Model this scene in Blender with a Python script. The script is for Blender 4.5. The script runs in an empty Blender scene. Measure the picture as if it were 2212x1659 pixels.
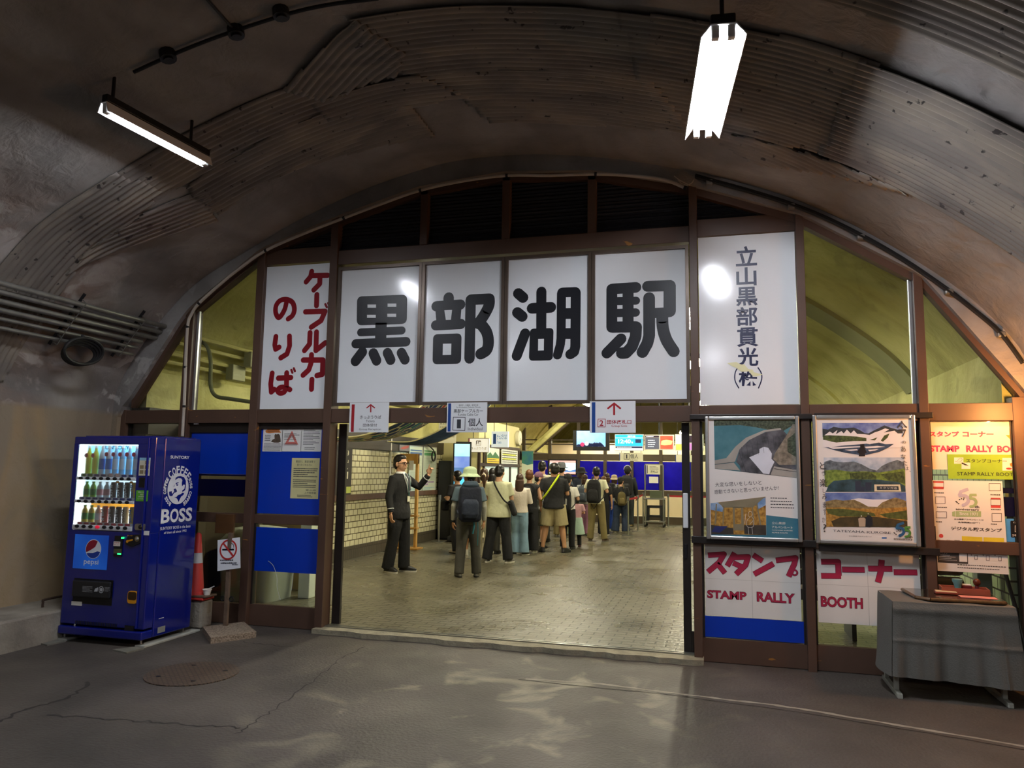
import bpy, bmesh, math, random
from mathutils import Vector, Matrix
S = bpy.context.scene
COL = S.collection
PI = math.pi
random.seed(7)
R = math.radians
# ---------------------------------------------------------------- camera, world, exposure
F_PX, YAW, PITCH, ROLL = 1609.62, R(15.601), R(6.602), R(0.843)
CAM = Vector((0, -6.838, 1.559))
_f = Vector((-math.sin(YAW)*math.cos(PITCH), math.cos(YAW)*math.cos(PITCH), math.sin(PITCH)))
_r = Vector((math.cos(YAW), math.sin(YAW), 0)); _u = _r.cross(_f)
RT = _r*math.cos(ROLL)+_u*math.sin(ROLL); UP = -_r*math.sin(ROLL)+_u*math.cos(ROLL)
cd = bpy.data.cameras.new('camera'); cd.sensor_width = 36; cd.lens = F_PX/2212*36; cd.clip_start = .05; cd.clip_end = 200
cam = bpy.data.objects.new('camera', cd); COL.objects.link(cam); S.camera = cam
m3 = Matrix((RT, UP, -_f)).transposed()
cam.matrix_world = Matrix.Translation(CAM) @ m3.to_4x4()
w = bpy.data.worlds.new('world'); S.world = w; w.use_nodes = True
w.node_tree.nodes['Background'].inputs[0].default_value = (.6, .62, .65, 1)
w.node_tree.nodes['Background'].inputs[1].default_value = .02
S.view_settings.view_transform = 'Standard'; S.view_settings.look = 'None'
S.view_settings.gamma = 1; S.view_settings.use_curve_mapping = False
S.view_settings.exposure = 0.0
LAMP_OUT, LAMP_IN, LAMP_WARM = 340.0, 330.0, 900.0    # emission strengths of tunnel tubes, station tubes, warm bulb
cy = S.cycles
cy.max_bounces = 7; cy.diffuse_bounces = 4; cy.glossy_bounces = 3; cy.transmission_bounces = 4; cy.transparent_max_bounces = 10
cy.caustics_reflective = False; cy.caustics_refractive = False
cy.use_denoising = True; cy.sample_clamp_indirect = 4

def ray(px, py): return RT*((px-1106)/F_PX) - UP*((py-829.5)/F_PX) + _f
def fl(px, py, z=0):
    d = ray(px, py); return CAM + d*((z-CAM.z)/d.z)
def at(px, py, y=0):
    d = ray(px, py); return CAM + d*((y-CAM.y)/d.y)
def atx(px, py, x):
    d = ray(px, py); return CAM + d*(x/d.x)

class Fr:                       # a flat face in space: origin, across, up
    def __init__(s, o, u, v):
        s.o, s.u, s.v = Vector(o), Vector(u).normalized(), Vector(v).normalized(); s.n = s.u.cross(s.v)
    def p(s, q, d=0): return s.o + s.u*q[0] + s.v*q[1] + s.n*d
    def px(s, x, y):            # where the sight line of a measured photo point meets this face
        d = ray(x, y); t = (s.o-CAM).dot(s.n)/d.dot(s.n); h = CAM+d*t-s.o
        return (h.dot(s.u), h.dot(s.v))
    def k(s, ox, oy, sc): return lambda x, y: s.px(ox+x/sc, oy+y/sc)
def facade(y): return Fr((0, y, 0), (1, 0, 0), (0, 0, 1))

# ---------------------------------------------------------------- materials
def lin(c):
    if isinstance(c, str):
        c = [int(c[i:i+2], 16)/255 for i in (0, 2, 4)]
    return tuple((x/12.92 if x <= .04045 else ((x+.055)/1.055)**2.4) for x in c[:3]) + (1,)
MATS = {}
def mat(name, col, rough=.6, metal=0, var=.12, scale=6, bump=0, bscale=60, spec=.4, coat=0, emit=0, ecol=None, col2=None, detail=4):
    if name in MATS: return MATS[name]
    m = bpy.data.materials.new(name); m.use_nodes = True; MATS[name] = m
    nt = m.node_tree; N = nt.nodes; L = nt.links; b = N['Principled BSDF']
    tc = N.new('ShaderNodeTexCoord'); nz = N.new('ShaderNodeTexNoise'); nz.inputs['Scale'].default_value = scale; nz.inputs['Detail'].default_value = detail
    L.new(tc.outputs['Object'], nz.inputs['Vector'])
    rp = N.new('ShaderNodeValToRGB'); c = lin(col); c2 = lin(col2) if col2 else None
    e = rp.color_ramp.elements
    e[0].position = .3; e[1].position = .7
    e[0].color = tuple(x*(1-var) for x in c[:3])+(1,); e[1].color = c2 or tuple(min(1, x*(1+var)) for x in c[:3])+(1,)
    L.new(nz.outputs['Fac'], rp.inputs[0]); L.new(rp.outputs[0], b.inputs['Base Color'])
    b.inputs['Roughness'].default_value = rough; b.inputs['Metallic'].default_value = metal
    b.inputs['Specular IOR Level'].default_value = spec
    if coat: b.inputs['Coat Weight'].default_value = coat; b.inputs['Coat Roughness'].default_value = .04
    if bump:
        n2 = N.new('ShaderNodeTexNoise'); n2.inputs['Scale'].default_value = bscale; n2.inputs['Detail'].default_value = 5
        L.new(tc.outputs['Object'], n2.inputs['Vector'])
        bp = N.new('ShaderNodeBump'); bp.inputs['Strength'].default_value = bump; bp.inputs['Distance'].default_value = .02
        L.new(n2.outputs['Fac'], bp.inputs['Height']); L.new(bp.outputs[0], b.inputs['Normal'])
    if emit:
        b.inputs['Emission Strength'].default_value = emit
        if ecol: b.inputs['Emission Color'].default_value = lin(ecol)
        else: L.new(rp.outputs[0], b.inputs['Emission Color'])
    return m
def glass(name, tint='f4f8f6', refl=.9, rough=.0):
    if name in MATS: return MATS[name]
    m = bpy.data.materials.new(name); m.use_nodes = True; MATS[name] = m
    nt = m.node_tree; N = nt.nodes; L = nt.links
    N.remove(N['Principled BSDF']); out = N['Material Output']
    t = N.new('ShaderNodeBsdfTransparent'); t.inputs[0].default_value = lin(tint)
    g = N.new('ShaderNodeBsdfGlossy'); g.inputs['Roughness'].default_value = rough
    fr = N.new('ShaderNodeFresnel'); fr.inputs[0].default_value = 1.45
    nz = N.new('ShaderNodeTexNoise'); nz.inputs['Scale'].default_value = 3
    mu = N.new('ShaderNodeMath'); mu.operation = 'MULTIPLY'; mu.inputs[1].default_value = refl
    mx = N.new('ShaderNodeMixShader')
    L.new(fr.outputs[0], mu.inputs[0]); L.new(mu.outputs[0], mx.inputs[0]); L.new(t.outputs[0], mx.inputs[1]); L.new(g.outputs[0], mx.inputs[2]); L.new(mx.outputs[0], out.inputs[0])
    return m
def nodes_mat(name, fn):        # free-form material: fn(N, L, bsdf, coord_output)
    m = bpy.data.materials.new(name); m.use_nodes = True; MATS[name] = m
    nt = m.node_tree; tc = nt.nodes.new('ShaderNodeTexCoord')
    fn(nt.nodes, nt.links, nt.nodes['Principled BSDF'], tc.outputs['Object']); return m
def ramp(N, L, src, stops):
    r = N.new('ShaderNodeValToRGB'); e = r.color_ramp.elements
    while len(e) < len(stops): e.new(.5)
    for k, (p, c) in enumerate(stops): e[k].position = p; e[k].color = lin(c)
    L.new(src, r.inputs[0]); return r.outputs[0]
def noise(N, L, co, sc, det=5, dist=0, stretch=None):
    n = N.new('ShaderNodeTexNoise'); n.inputs['Scale'].default_value = sc; n.inputs['Detail'].default_value = det; n.inputs['Distortion'].default_value = dist
    if stretch:
        mp = N.new('ShaderNodeMapping'); mp.inputs['Scale'].default_value = stretch; L.new(co, mp.inputs[0]); co = mp.outputs[0]
    L.new(co, n.inputs['Vector']); return n.outputs['Fac']
def mix(N, L, fac, a, b, mode='MIX'):
    m = N.new('ShaderNodeMixRGB'); m.blend_type = mode
    for k, v in ((0, fac), (1, a), (2, b)):
        if hasattr(v, 'is_output') or hasattr(v, 'links'): L.new(v, m.inputs[k])
        else: m.inputs[k].default_value = v if k == 0 else lin(v)
    return m.outputs[0]
def bump(N, L, b, h, st=.4, dist=.02):
    bp = N.new('ShaderNodeBump'); bp.inputs['Strength'].default_value = st; bp.inputs['Distance'].default_value = dist
    L.new(h, bp.inputs['Height']); L.new(bp.outputs[0], b.inputs['Normal'])

# ---------------------------------------------------------------- mesh builder
_TXT = {}
def text_geo(body, bold=0):
    if (body, bold) in _TXT: return _TXT[(body, bold)]
    c = bpy.data.curves.new('lettering', 'FONT'); c.body = body; c.size = 1; c.resolution_u = 3; c.offset = bold; c.fill_mode = 'FRONT'
    o = bpy.data.objects.new('lettering', c); COL.objects.link(o); bpy.context.view_layer.update()
    me = o.evaluated_get(bpy.context.evaluated_depsgraph_get()).to_mesh()
    vs = [(v.co.x, v.co.y) for v in me.vertices]; fs = [tuple(p.vertices) for p in me.polygons]
    bpy.data.objects.remove(o); bpy.data.curves.remove(c)
    x0 = min(v[0] for v in vs); x1 = max(v[0] for v in vs); y0 = min(v[1] for v in vs); y1 = max(v[1] for v in vs)
    g = ([((v[0]-x0)/max(1e-6, x1-x0), (v[1]-y0)/max(1e-6, y1-y0)) for v in vs], fs, (x1-x0)/max(1e-6, y1-y0)); _TXT[(body, bold)] = g
    return g
class MB:
    def __init__(s): s.v = []; s.f = []
    def add(s, vs, fs):
        k = len(s.v); s.v += [tuple(v) for v in vs]; s.f += [tuple(i+k for i in f) for f in fs]; return s
    def box(s, a, b, M=None):
        (x0, y0, z0), (x1, y1, z1) = a, b
        vs = [Vector(p) for p in ((x0,y0,z0),(x1,y0,z0),(x1,y1,z0),(x0,y1,z0),(x0,y0,z1),(x1,y0,z1),(x1,y1,z1),(x0,y1,z1))]
        if M: vs = [M @ v for v in vs]
        return s.add(vs, [(3,2,1,0),(4,5,6,7),(0,1,5,4),(1,2,6,5),(2,3,7,6),(3,0,4,7)])
    def bbox(s, a, b, r=.01, M=None):      # box with chamfered edges
        bm = bmesh.new(); bmesh.ops.create_cube(bm, size=1)
        for v in bm.verts: v.co = Vector([(a[i]+b[i])/2+v.co[i]*(b[i]-a[i]) for i in range(3)])
        bmesh.ops.bevel(bm, geom=bm.edges[:], offset=r, segments=2, affect='EDGES', profile=.5)
        if M: bm.transform(M)
        bm.verts.index_update(); s.add([v.co[:] for v in bm.verts], [tuple(v.index for v in f.verts) for f in bm.faces]); bm.free(); return s
    def bm(s, bm):
        bm.verts.index_update(); s.add([v.co[:] for v in bm.verts], [tuple(v.index for v in f.verts) for f in bm.faces]); bm.free(); return s
    def tube(s, pts, r, n=8, cap=True, closed=False):
        pts = [Vector(p) for p in pts]; m = len(pts); rr = r if isinstance(r, (list, tuple)) else [r]*m
        t0 = (pts[1]-pts[0]).normalized(); ref = Vector((0, 0, 1)) if abs(t0.z) < .9 else Vector((1, 0, 0))
        vs = []; nrm = (ref - t0*ref.dot(t0)).normalized()
        for i, p in enumerate(pts):
            t = (pts[min(i+1, m-1)]-pts[max(i-1, 0)]) if not closed else (pts[(i+1) % m]-pts[i-1])
            t = t.normalized() if t.length > 1e-9 else t0
            nrm = nrm - t*nrm.dot(t); nrm = nrm.normalized() if nrm.length > 1e-6 else t.orthogonal().normalized()
            bn = t.cross(nrm)
            for k in range(n):
                a = 2*PI*k/n; vs.append(p+(nrm*math.cos(a)+bn*math.sin(a))*rr[i])
        fs = []
        for i in range(m if closed else m-1):
            j = (i+1) % m
            for k in range(n): fs.append((i*n+k, i*n+(k+1) % n, j*n+(k+1) % n, j*n+k))
        if cap and not closed: fs += [tuple(range(n))[::-1], tuple((m-1)*n+k for k in range(n))]
        return s.add(vs, fs)
    def rings(s, rg, n=20, cap=True, M=None, power=2.0):     # rg: (x, y, z, rx, ry) stacked upright rings
        vs = []; fs = []
        for (x, y, z, rx, ry) in rg:
            for k in range(n):
                a = 2*PI*k/n; c, q = math.cos(a), math.sin(a); e = 2/power
                v = Vector((x+rx*math.copysign(abs(c)**e, c), y+ry*math.copysign(abs(q)**e, q), z)); vs.append(M @ v if M else v)
        for i in range(len(rg)-1):
            for k in range(n): fs.append((i*n+k, i*n+(k+1) % n, (i+1)*n+(k+1) % n, (i+1)*n+k))
        if cap: fs += [tuple(range(n))[::-1], tuple((len(rg)-1)*n+k for k in range(n))]
        return s.add(vs, fs)
    def ell(s, c, r, M=None, u=16, v=10):
        vs = []; fs = []
        for i in range(v+1):
            th = PI*i/v
            for k in range(u):
                a = 2*PI*k/u; p = Vector((r[0]*math.sin(th)*math.cos(a), r[1]*math.sin(th)*math.sin(a), r[2]*math.cos(th)))
                if M: p = M @ p
                vs.append(p+Vector(c))
        for i in range(v):
            for k in range(u): fs.append((i*u+k, (i+1)*u+k, (i+1)*u+(k+1) % u, i*u+(k+1) % u))
        return s.add(vs, fs)
    def grid(s, fn, nu, nv):
        vs = [fn(i/nu, j/nv) for j in range(nv+1) for i in range(nu+1)]
        return s.add(vs, [(j*(nu+1)+i, j*(nu+1)+i+1, (j+1)*(nu+1)+i+1, (j+1)*(nu+1)+i) for j in range(nv) for i in range(nu)])
    # ---- flat artwork on a face
    def poly(s, fr, pts, d=0, th=0):
        n = len(pts); a = sum(pts[i][0]*pts[(i+1) % n][1]-pts[(i+1) % n][0]*pts[i][1] for i in range(n))
        if a < 0: pts = pts[::-1]
        if not th: return s.add([fr.p(q, d) for q in pts], [tuple(range(n))])
        vs = [fr.p(q, d-th) for q in pts]+[fr.p(q, d) for q in pts]
        return s.add(vs, [tuple(range(n))[::-1], tuple(range(n, 2*n))]+[(i, (i+1) % n, n+(i+1) % n, n+i) for i in range(n)])
    def rect(s, fr, a, b, d=0, th=0): return s.poly(fr, [(a[0], a[1]), (b[0], a[1]), (b[0], b[1]), (a[0], b[1])], d, th)
    def rrect(s, fr, q, r, d=0, th=0):     # rounded quad from four corners
        out = []; n = len(q)
        for i in range(n):
            p, a, b = Vector(q[i]), Vector(q[i-1]), Vector(q[(i+1) % n])
            ea, eb = (a-p).normalized()*r, (b-p).normalized()*r
            for t in (0, .15, .3, .5, .7, .85, 1): out.append(tuple(p+ea*(1-t)**2+eb*t*t))
        return s.poly(fr, out, d, th)
    def disc(s, fr, c, r, d=0, n=20, ry=None, th=0): return s.poly(fr, [(c[0]+r*math.cos(2*PI*k/n), c[1]+(ry or r)*math.sin(2*PI*k/n)) for k in range(n)], d, th)
    def ring(s, fr, c, r0, r1, d=0, n=32, a0=0, a1=2*PI, ky=1):
        vs = []
        for k in range(n+1):
            a = a0+(a1-a0)*k/n
            for r in (r0, r1): vs.append(fr.p((c[0]+r*math.cos(a), c[1]+r*math.sin(a)*ky), d))
        return s.add(vs, [(2*k, 2*k+1, 2*k+3, 2*k+2) for k in range(n)])
    def lift(s):                # neighbouring strokes lie a hair apart so they never share a plane
        s.k = getattr(s, 'k', 0) % 16+1; return s.k*5e-5
    def stroke(s, fr, pts, w, d=0, cap=True, smooth=False):
        pts = [Vector(p) for p in pts]
        if smooth and len(pts) > 2: pts = cr(pts, 6)
        d0 = d
        for a, b in zip(pts, pts[1:]):
            d = d0+s.lift(); t = (b-a); t = t.normalized() if t.length > 1e-9 else Vector((1, 0)); n = Vector((-t.y, t.x))*w/2
            s.add([fr.p(q, d) for q in (a-n, b-n, b+n, a+n)], [(0, 1, 2, 3)])
        for p in (pts if cap else pts[1:-1]): s.disc(fr, p, w/2, d0+s.lift(), 14)
        return s
    def text(s, fr, body, a, b, d=0, bold=0, keep=False, align='C', rot=0):   # lettering fitted into the box a..b
        vs, fs, asp = text_geo(body, bold)
        w, h = b[0]-a[0], b[1]-a[1]; x0 = a[0]
        if keep and w > asp*h: x0 += {'L': 0, 'C': .5, 'R': 1}[align]*(w-asp*h); w = asp*h
        elif keep: y = w/asp; a = (a[0], a[1]+(h-y)/2); h = y
        c, q = math.cos(rot), math.sin(rot); mx_, my_ = x0+w/2, a[1]+h/2
        return s.add([fr.p((mx_+(v[0]-.5)*w*c-(v[1]-.5)*h*q, my_+(v[0]-.5)*w*q+(v[1]-.5)*h*c), d) for v in vs], fs)
    def lines(s, fr, a, b, rows, d=0, fill=.45, seed=1, ragged=True, gap=.02, cell=None):    # body text too small to read: rows of small dashes
        rnd = random.Random(seed); h = (b[1]-a[1])/rows; cell = cell or h*.8
        for i in range(rows):
            y = b[1]-h*(i+.5); x = a[0]; end = b[0]-(rnd.random()*.4*(b[0]-a[0]) if ragged and rnd.random() < .4 else 0)
            while x < end-cell*.5:
                wd = cell*(.5+.4*rnd.random()); s.rect(fr, (x, y-h*fill/2), (min(x+wd, end), y+h*fill/2*(.6+.4*rnd.random())), d); x += wd+cell*.22
        return s
    def build(s, name, m, parent=None, smooth=False, loc=None):
        me = bpy.data.meshes.new(name); me.from_pydata(s.v, [], s.f)
        o = bpy.data.objects.new(name, me); COL.objects.link(o)
        if m: me.materials.append(m)
        if smooth:
            me.polygons.foreach_set('use_smooth', [True]*len(me.polygons))
            try: me.set_sharp_from_angle(angle=R(40))
            except Exception: pass
        if loc is not None:
            o.location = loc; me.transform(Matrix.Translation(-Vector(loc)))
        if parent is not None: link(o, parent)
        return o
def cr(pts, n=6):              # smooth curve through points
    out = []; P = [Vector(p) for p in pts]
    for i in range(len(P)-1):
        p0, p1, p2, p3 = P[max(i-1, 0)], P[i], P[i+1], P[min(i+2, len(P)-1)]
        for k in range(n):
            t = k/n; out.append(.5*((2*p1)+(p2-p0)*t+(2*p0-5*p1+4*p2-p3)*t*t+(3*p1-p0-3*p2+p3)*t**3))
    out.append(P[-1]); return out
def link(o, parent):
    o.parent = parent; o.matrix_parent_inverse = wm(parent).inverted()
def wm(o):
    M = o.matrix_basis
    return wm(o.parent) @ o.matrix_parent_inverse @ M if o.parent else M
def tag(o, label=None, cat=None, group=None, kind=None):
    for k, v in (('label', label), ('category', cat), ('group', group), ('kind', kind)):
        if v: o[k] = v
    return o
def empty(name, loc, label, cat, group=None):
    o = bpy.data.objects.new(name, None); COL.objects.link(o); o.location = loc; o.empty_display_size = .1
    return tag(o, label, cat, group)
def struct(name, mb, m, parent=None, smooth=False):
    return tag(mb.build(name, m, parent, smooth), kind='structure')
def copy_tree(o, parent=None):
    c = o.copy(); COL.objects.link(c); c.parent = parent
    for ch in list(o.children): copy_tree(ch, c)
    return c
def B(a, b): return MB().box(a, b)
# ================================================================ materials of the setting
def _vault(N, L, b, co):
    sx = N.new('ShaderNodeSeparateXYZ'); L.new(co, sx.inputs[0])
    base = ramp(N, L, noise(N, L, co, 1.3, 8, .6), [(.3, '787472'), (.5, '8e8a87'), (.72, 'a5a09c')])
    st = ramp(N, L, noise(N, L, co, .8, 9, 1.2, (1, .45, 1.6)), [(.42, '000000'), (.62, 'ffffff')])
    c = mix(N, L, st, base, mix(N, L, .5, base, '6a625c'))
    # lime bloom and rust runs along the wall near the corrugated sheets
    def band(a, lo, hi, soft):
        m1 = N.new('ShaderNodeMapRange'); m1.inputs[1].default_value = lo-soft; m1.inputs[2].default_value = lo+soft; L.new(a, m1.inputs[0])
        m2 = N.new('ShaderNodeMapRange'); m2.inputs[1].default_value = hi+soft; m2.inputs[2].default_value = hi-soft; L.new(a, m2.inputs[0])
        mm = N.new('ShaderNodeMath'); mm.operation = 'MULTIPLY'; L.new(m1.outputs[0], mm.inputs[0]); L.new(m2.outputs[0], mm.inputs[1]); return mm.outputs[0]
    def mul(a, q):
        mm = N.new('ShaderNodeMath'); mm.operation = 'MULTIPLY'; L.new(a, mm.inputs[0]); L.new(q, mm.inputs[1]); return mm.outputs[0]
    zone = mul(band(sx.outputs['X'], -7, -5.2, .5), band(sx.outputs['Y'], -3.2, -1.0, .35))
    rust = mul(zone, ramp(N, L, noise(N, L, co, 1.1, 7, .8), [(.45, '000000'), (.62, 'b0b0b0')]))
    c = mix(N, L, rust, c, '957058')
    lime = mul(zone, ramp(N, L, noise(N, L, co, 2.0, 10, 1.2), [(.53, '000000'), (.6, 'e0e0e0')]))
    c = mix(N, L, lime, c, 'b9b2ac')
    edge = mul(mul(band(sx.outputs['Y'], -.3, .2, .1), band(sx.outputs['X'], -7, -5.6, .2)), ramp(N, L, noise(N, L, co, 5, 8, 1.0), [(.56, '000000'), (.63, 'ffffff')]))
    c = mix(N, L, edge, c, 'b4b0ac')
    low = mul(band(sx.outputs['Z'], -1, 2.12, .03), band(sx.outputs['X'], -7, -5.5, .3))
    c = mix(N, L, low, c, ramp(N, L, noise(N, L, co, 1.4, 7, .8, (1, 1, .35)), [(.3, '7a6f60'), (.5, '8f8270'), (.62, 'a08a6c'), (.75, 'a3917c')]))
    L.new(c, b.inputs['Base Color']); b.inputs['Roughness'].default_value = .82; b.inputs['Specular IOR Level'].default_value = .25
    bump(N, L, b, noise(N, L, co, 7, 9, .4), .5, .05)
nodes_mat('tunnel_concrete', _vault)
def _asph(N, L, b, co):
    c = ramp(N, L, noise(N, L, co, 1.1, 7, .5), [(.3, '3f3b36'), (.55, '514b45'), (.75, '605952')])
    pale = ramp(N, L, noise(N, L, co, 2.2, 10, .9), [(.55, '000000'), (.68, 'ffffff')])
    sx = N.new('ShaderNodeSeparateXYZ'); L.new(co, sx.inputs[0])
    def near(o, c0, r):
        a = N.new('ShaderNodeMath'); a.operation = 'SUBTRACT'; L.new(sx.outputs[o], a.inputs[0]); a.inputs[1].default_value = c0
        q = N.new('ShaderNodeMath'); q.operation = 'ABSOLUTE'; L.new(a.outputs[0], q.inputs[0])
        m = N.new('ShaderNodeMapRange'); m.inputs[1].default_value = r; m.inputs[2].default_value = r*.3; L.new(q.outputs[0], m.inputs[0]); return m.outputs[0]
    mu = N.new('ShaderNodeMath'); mu.operation = 'MULTIPLY'; L.new(near('X', -1.5, 2.0), mu.inputs[0]); L.new(near('Y', -1.6, 2.2), mu.inputs[1])
    m2 = N.new('ShaderNodeMath'); m2.operation = 'MULTIPLY'; L.new(mu.outputs[0], m2.inputs[0]); L.new(pale, m2.inputs[1])
    c = mix(N, L, m2.outputs[0], c, '857e6c')
    grain = noise(N, L, co, 90, 3)
    c = mix(N, L, ramp(N, L, grain, [(.3, '000000'), (.7, '4a4a4a')]), c, '7a7268')
    L.new(c, b.inputs['Base Color'])
    L.new(ramp(N, L, noise(N, L, co, 1.6, 6), [(.35, 'b0b0b0'), (.7, 'd0d0d0')]), b.inputs['Roughness'])
    b.inputs['Specular IOR Level'].default_value = .25
    bump(N, L, b, noise(N, L, co, 45, 6), .5, .012)
nodes_mat('asphalt', _asph)
def _brick(N, L, b, co):
    bt = N.new('ShaderNodeTexBrick'); bt.inputs['Scale'].default_value = 1; bt.inputs['Brick Width'].default_value = .2; bt.inputs['Row Height'].default_value = .1; bt.inputs['Mortar Size'].default_value = .007
    bt.inputs['Mortar Smooth'].default_value = .3; bt.inputs['Color1'].default_value = lin('65604f'); bt.inputs['Color2'].default_value = lin('716b58'); bt.inputs['Mortar'].default_value = lin('2c291f')
    L.new(co, bt.inputs['Vector'])
    c = mix(N, L, ramp(N, L, noise(N, L, co, .9, 7, .6), [(.4, '000000'), (.7, '505050')]), bt.outputs['Color'], '857f6a')
    L.new(c, b.inputs['Base Color']); b.inputs['Specular IOR Level'].default_value = .5
    L.new(ramp(N, L, noise(N, L, co, 1.3, 6), [(.3, '7a7a7a'), (.7, 'b0b0b0')]), b.inputs['Roughness'])
    iv = N.new('ShaderNodeMath'); iv.operation = 'SUBTRACT'; iv.inputs[0].default_value = 1; L.new(bt.outputs['Fac'], iv.inputs[1])
    nm = N.new('ShaderNodeMath'); nm.operation = 'MULTIPLY'; nm.inputs[1].default_value = .35; L.new(noise(N, L, co, 25, 4), nm.inputs[0])
    ad = N.new('ShaderNodeMath'); ad.operation = 'ADD'; L.new(iv.outputs[0], ad.inputs[0]); L.new(nm.outputs[0], ad.inputs[1])
    bump(N, L, b, ad.outputs[0], .9, .02)
nodes_mat('brick_paving', _brick)
def tiles(name, c1, c2, mortar, bw, rh, ms, axis, rough=.25):
    def fn(N, L, b, co):
        sx = N.new('ShaderNodeSeparateXYZ'); cx = N.new('ShaderNodeCombineXYZ'); L.new(co, sx.inputs[0]); L.new(sx.outputs[axis], cx.inputs[0]); L.new(sx.outputs['Z'], cx.inputs[1])
        bt = N.new('ShaderNodeTexBrick'); bt.inputs['Scale'].default_value = 1; bt.inputs['Brick Width'].default_value = bw; bt.inputs['Row Height'].default_value = rh; bt.inputs['Mortar Size'].default_value = ms
        bt.inputs['Color1'].default_value = lin(c1); bt.inputs['Color2'].default_value = lin(c2); bt.inputs['Mortar'].default_value = lin(mortar); bt.inputs['Mortar Smooth'].default_value = .1
        L.new(cx.outputs[0], bt.inputs['Vector']); L.new(bt.outputs['Color'], b.inputs['Base Color']); b.inputs['Roughness'].default_value = rough
        iv = N.new('ShaderNodeMath'); iv.operation = 'SUBTRACT'; iv.inputs[0].default_value = 1; L.new(bt.outputs['Fac'], iv.inputs[1]); bump(N, L, b, iv.outputs[0], .5, .006)
    return nodes_mat(name, fn)
T_CREAM = tiles('cream_wall_tile', 'd6d0ae', 'c9c29c', '5d5540', .16, .105, .008, 'Y')
T_CREAMX = tiles('cream_end_tile', 'd6d0ae', 'c9c29c', '5d5540', .16, .105, .008, 'X')
T_GREEN = tiles('pale_green_tile', 'b7c49a', 'aebb90', '4a4a38', .16, .105, .008, 'Y')
T_BASE = tiles('dark_base_tile', '4c463a', '564f42', '2c2820', .07, .16, .006, 'Y', .35)
def _yvault(N, L, b, co):
    c = ramp(N, L, noise(N, L, co, .9, 8, .8), [(.3, 'aaa362'), (.5, 'c6bf7a'), (.72, 'd6cf90')])
    st = ramp(N, L, noise(N, L, co, 2.3, 9, 1.5, (1, .5, 1)), [(.58, '000000'), (.66, 'a0a0a0')])
    c = mix(N, L, st, c, '8b8450')
    L.new(c, b.inputs['Base Color']); b.inputs['Roughness'].default_value = .8
    bump(N, L, b, noise(N, L, co, 6, 9, .5), .6, .05)
nodes_mat('station_vault', _yvault)
def _brown(N, L, b, co):
    c = ramp(N, L, noise(N, L, co, 2, 5), [(.3, '4f3b30'), (.7, '5b4539')])
    chip = ramp(N, L, noise(N, L, co, 7, 4, .3, (.6, 1, 2.6)), [(.71, '000000'), (.73, 'ffffff')])
    c = mix(N, L, chip, c, '9a6a30')
    dust = ramp(N, L, noise(N, L, co, 60, 2), [(.72, '000000'), (.78, '707070')])
    c = mix(N, L, dust, c, '8a7a6a')
    L.new(c, b.inputs['Base Color']); b.inputs['Roughness'].default_value = .42; b.inputs['Specular IOR Level'].default_value = .35
nodes_mat('brown_paint', _brown)
BROWN = MATS['brown_paint']
def _corr(N, L, b, co):
    c = ramp(N, L, noise(N, L, co, 1.6, 7, .6, (1, 2.5, 1)), [(.3, '66605b'), (.5, '7d766f'), (.68, '93897c')])
    spot = ramp(N, L, noise(N, L, co, 14, 4, .2), [(.66, '000000'), (.7, 'ffffff')])
    c = mix(N, L, spot, c, '332e2c')
    rust = ramp(N, L, noise(N, L, co, .9, 6), [(.56, '000000'), (.7, '909090')])
    c = mix(N, L, rust, c, '6a4f48')
    L.new(c, b.inputs['Base Color']); b.inputs['Roughness'].default_value = .55; b.inputs['Specular IOR Level'].default_value = .4
nodes_mat('corrugated_panel', _corr)
STEEL = mat('brushed_steel', 'a9a9a4', .3, .9, .05, 20)
ALU = mat('aluminium', 'c9cac8', .32, .85, .04, 20)
BLACK = mat('black_paint', '17171a', .45, 0, .2, 12)
DARKB = mat('dark_bronze', '241f1c', .4, 0, .15, 8)
WHITE = mat('white_board', 'eceef0', .22, 0, .015, 3, spec=.5)
PAPER = mat('white_paper', 'e9e6e0', .6, 0, .02, 5)
BLUEF = mat('blue_film', '0a38b4', .3, 0, .03, 3)
NAVYF = mat('navy_film', '06062c', .3, 0, .05, 3)
RUB = mat('black_rubber', '1a1a1a', .6, 0, .1, 10)
CONC = mat('grey_concrete', '8a8276', .85, 0, .2, 4, .5, 30, col2='a0988a')
CREAM = mat('cream_plaster', 'd2c98c', .75, 0, .06, 2)
GLASS = glass('window_glass')
INK = mat('black_ink', '14151c', .4, 0, .1, 8)
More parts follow.
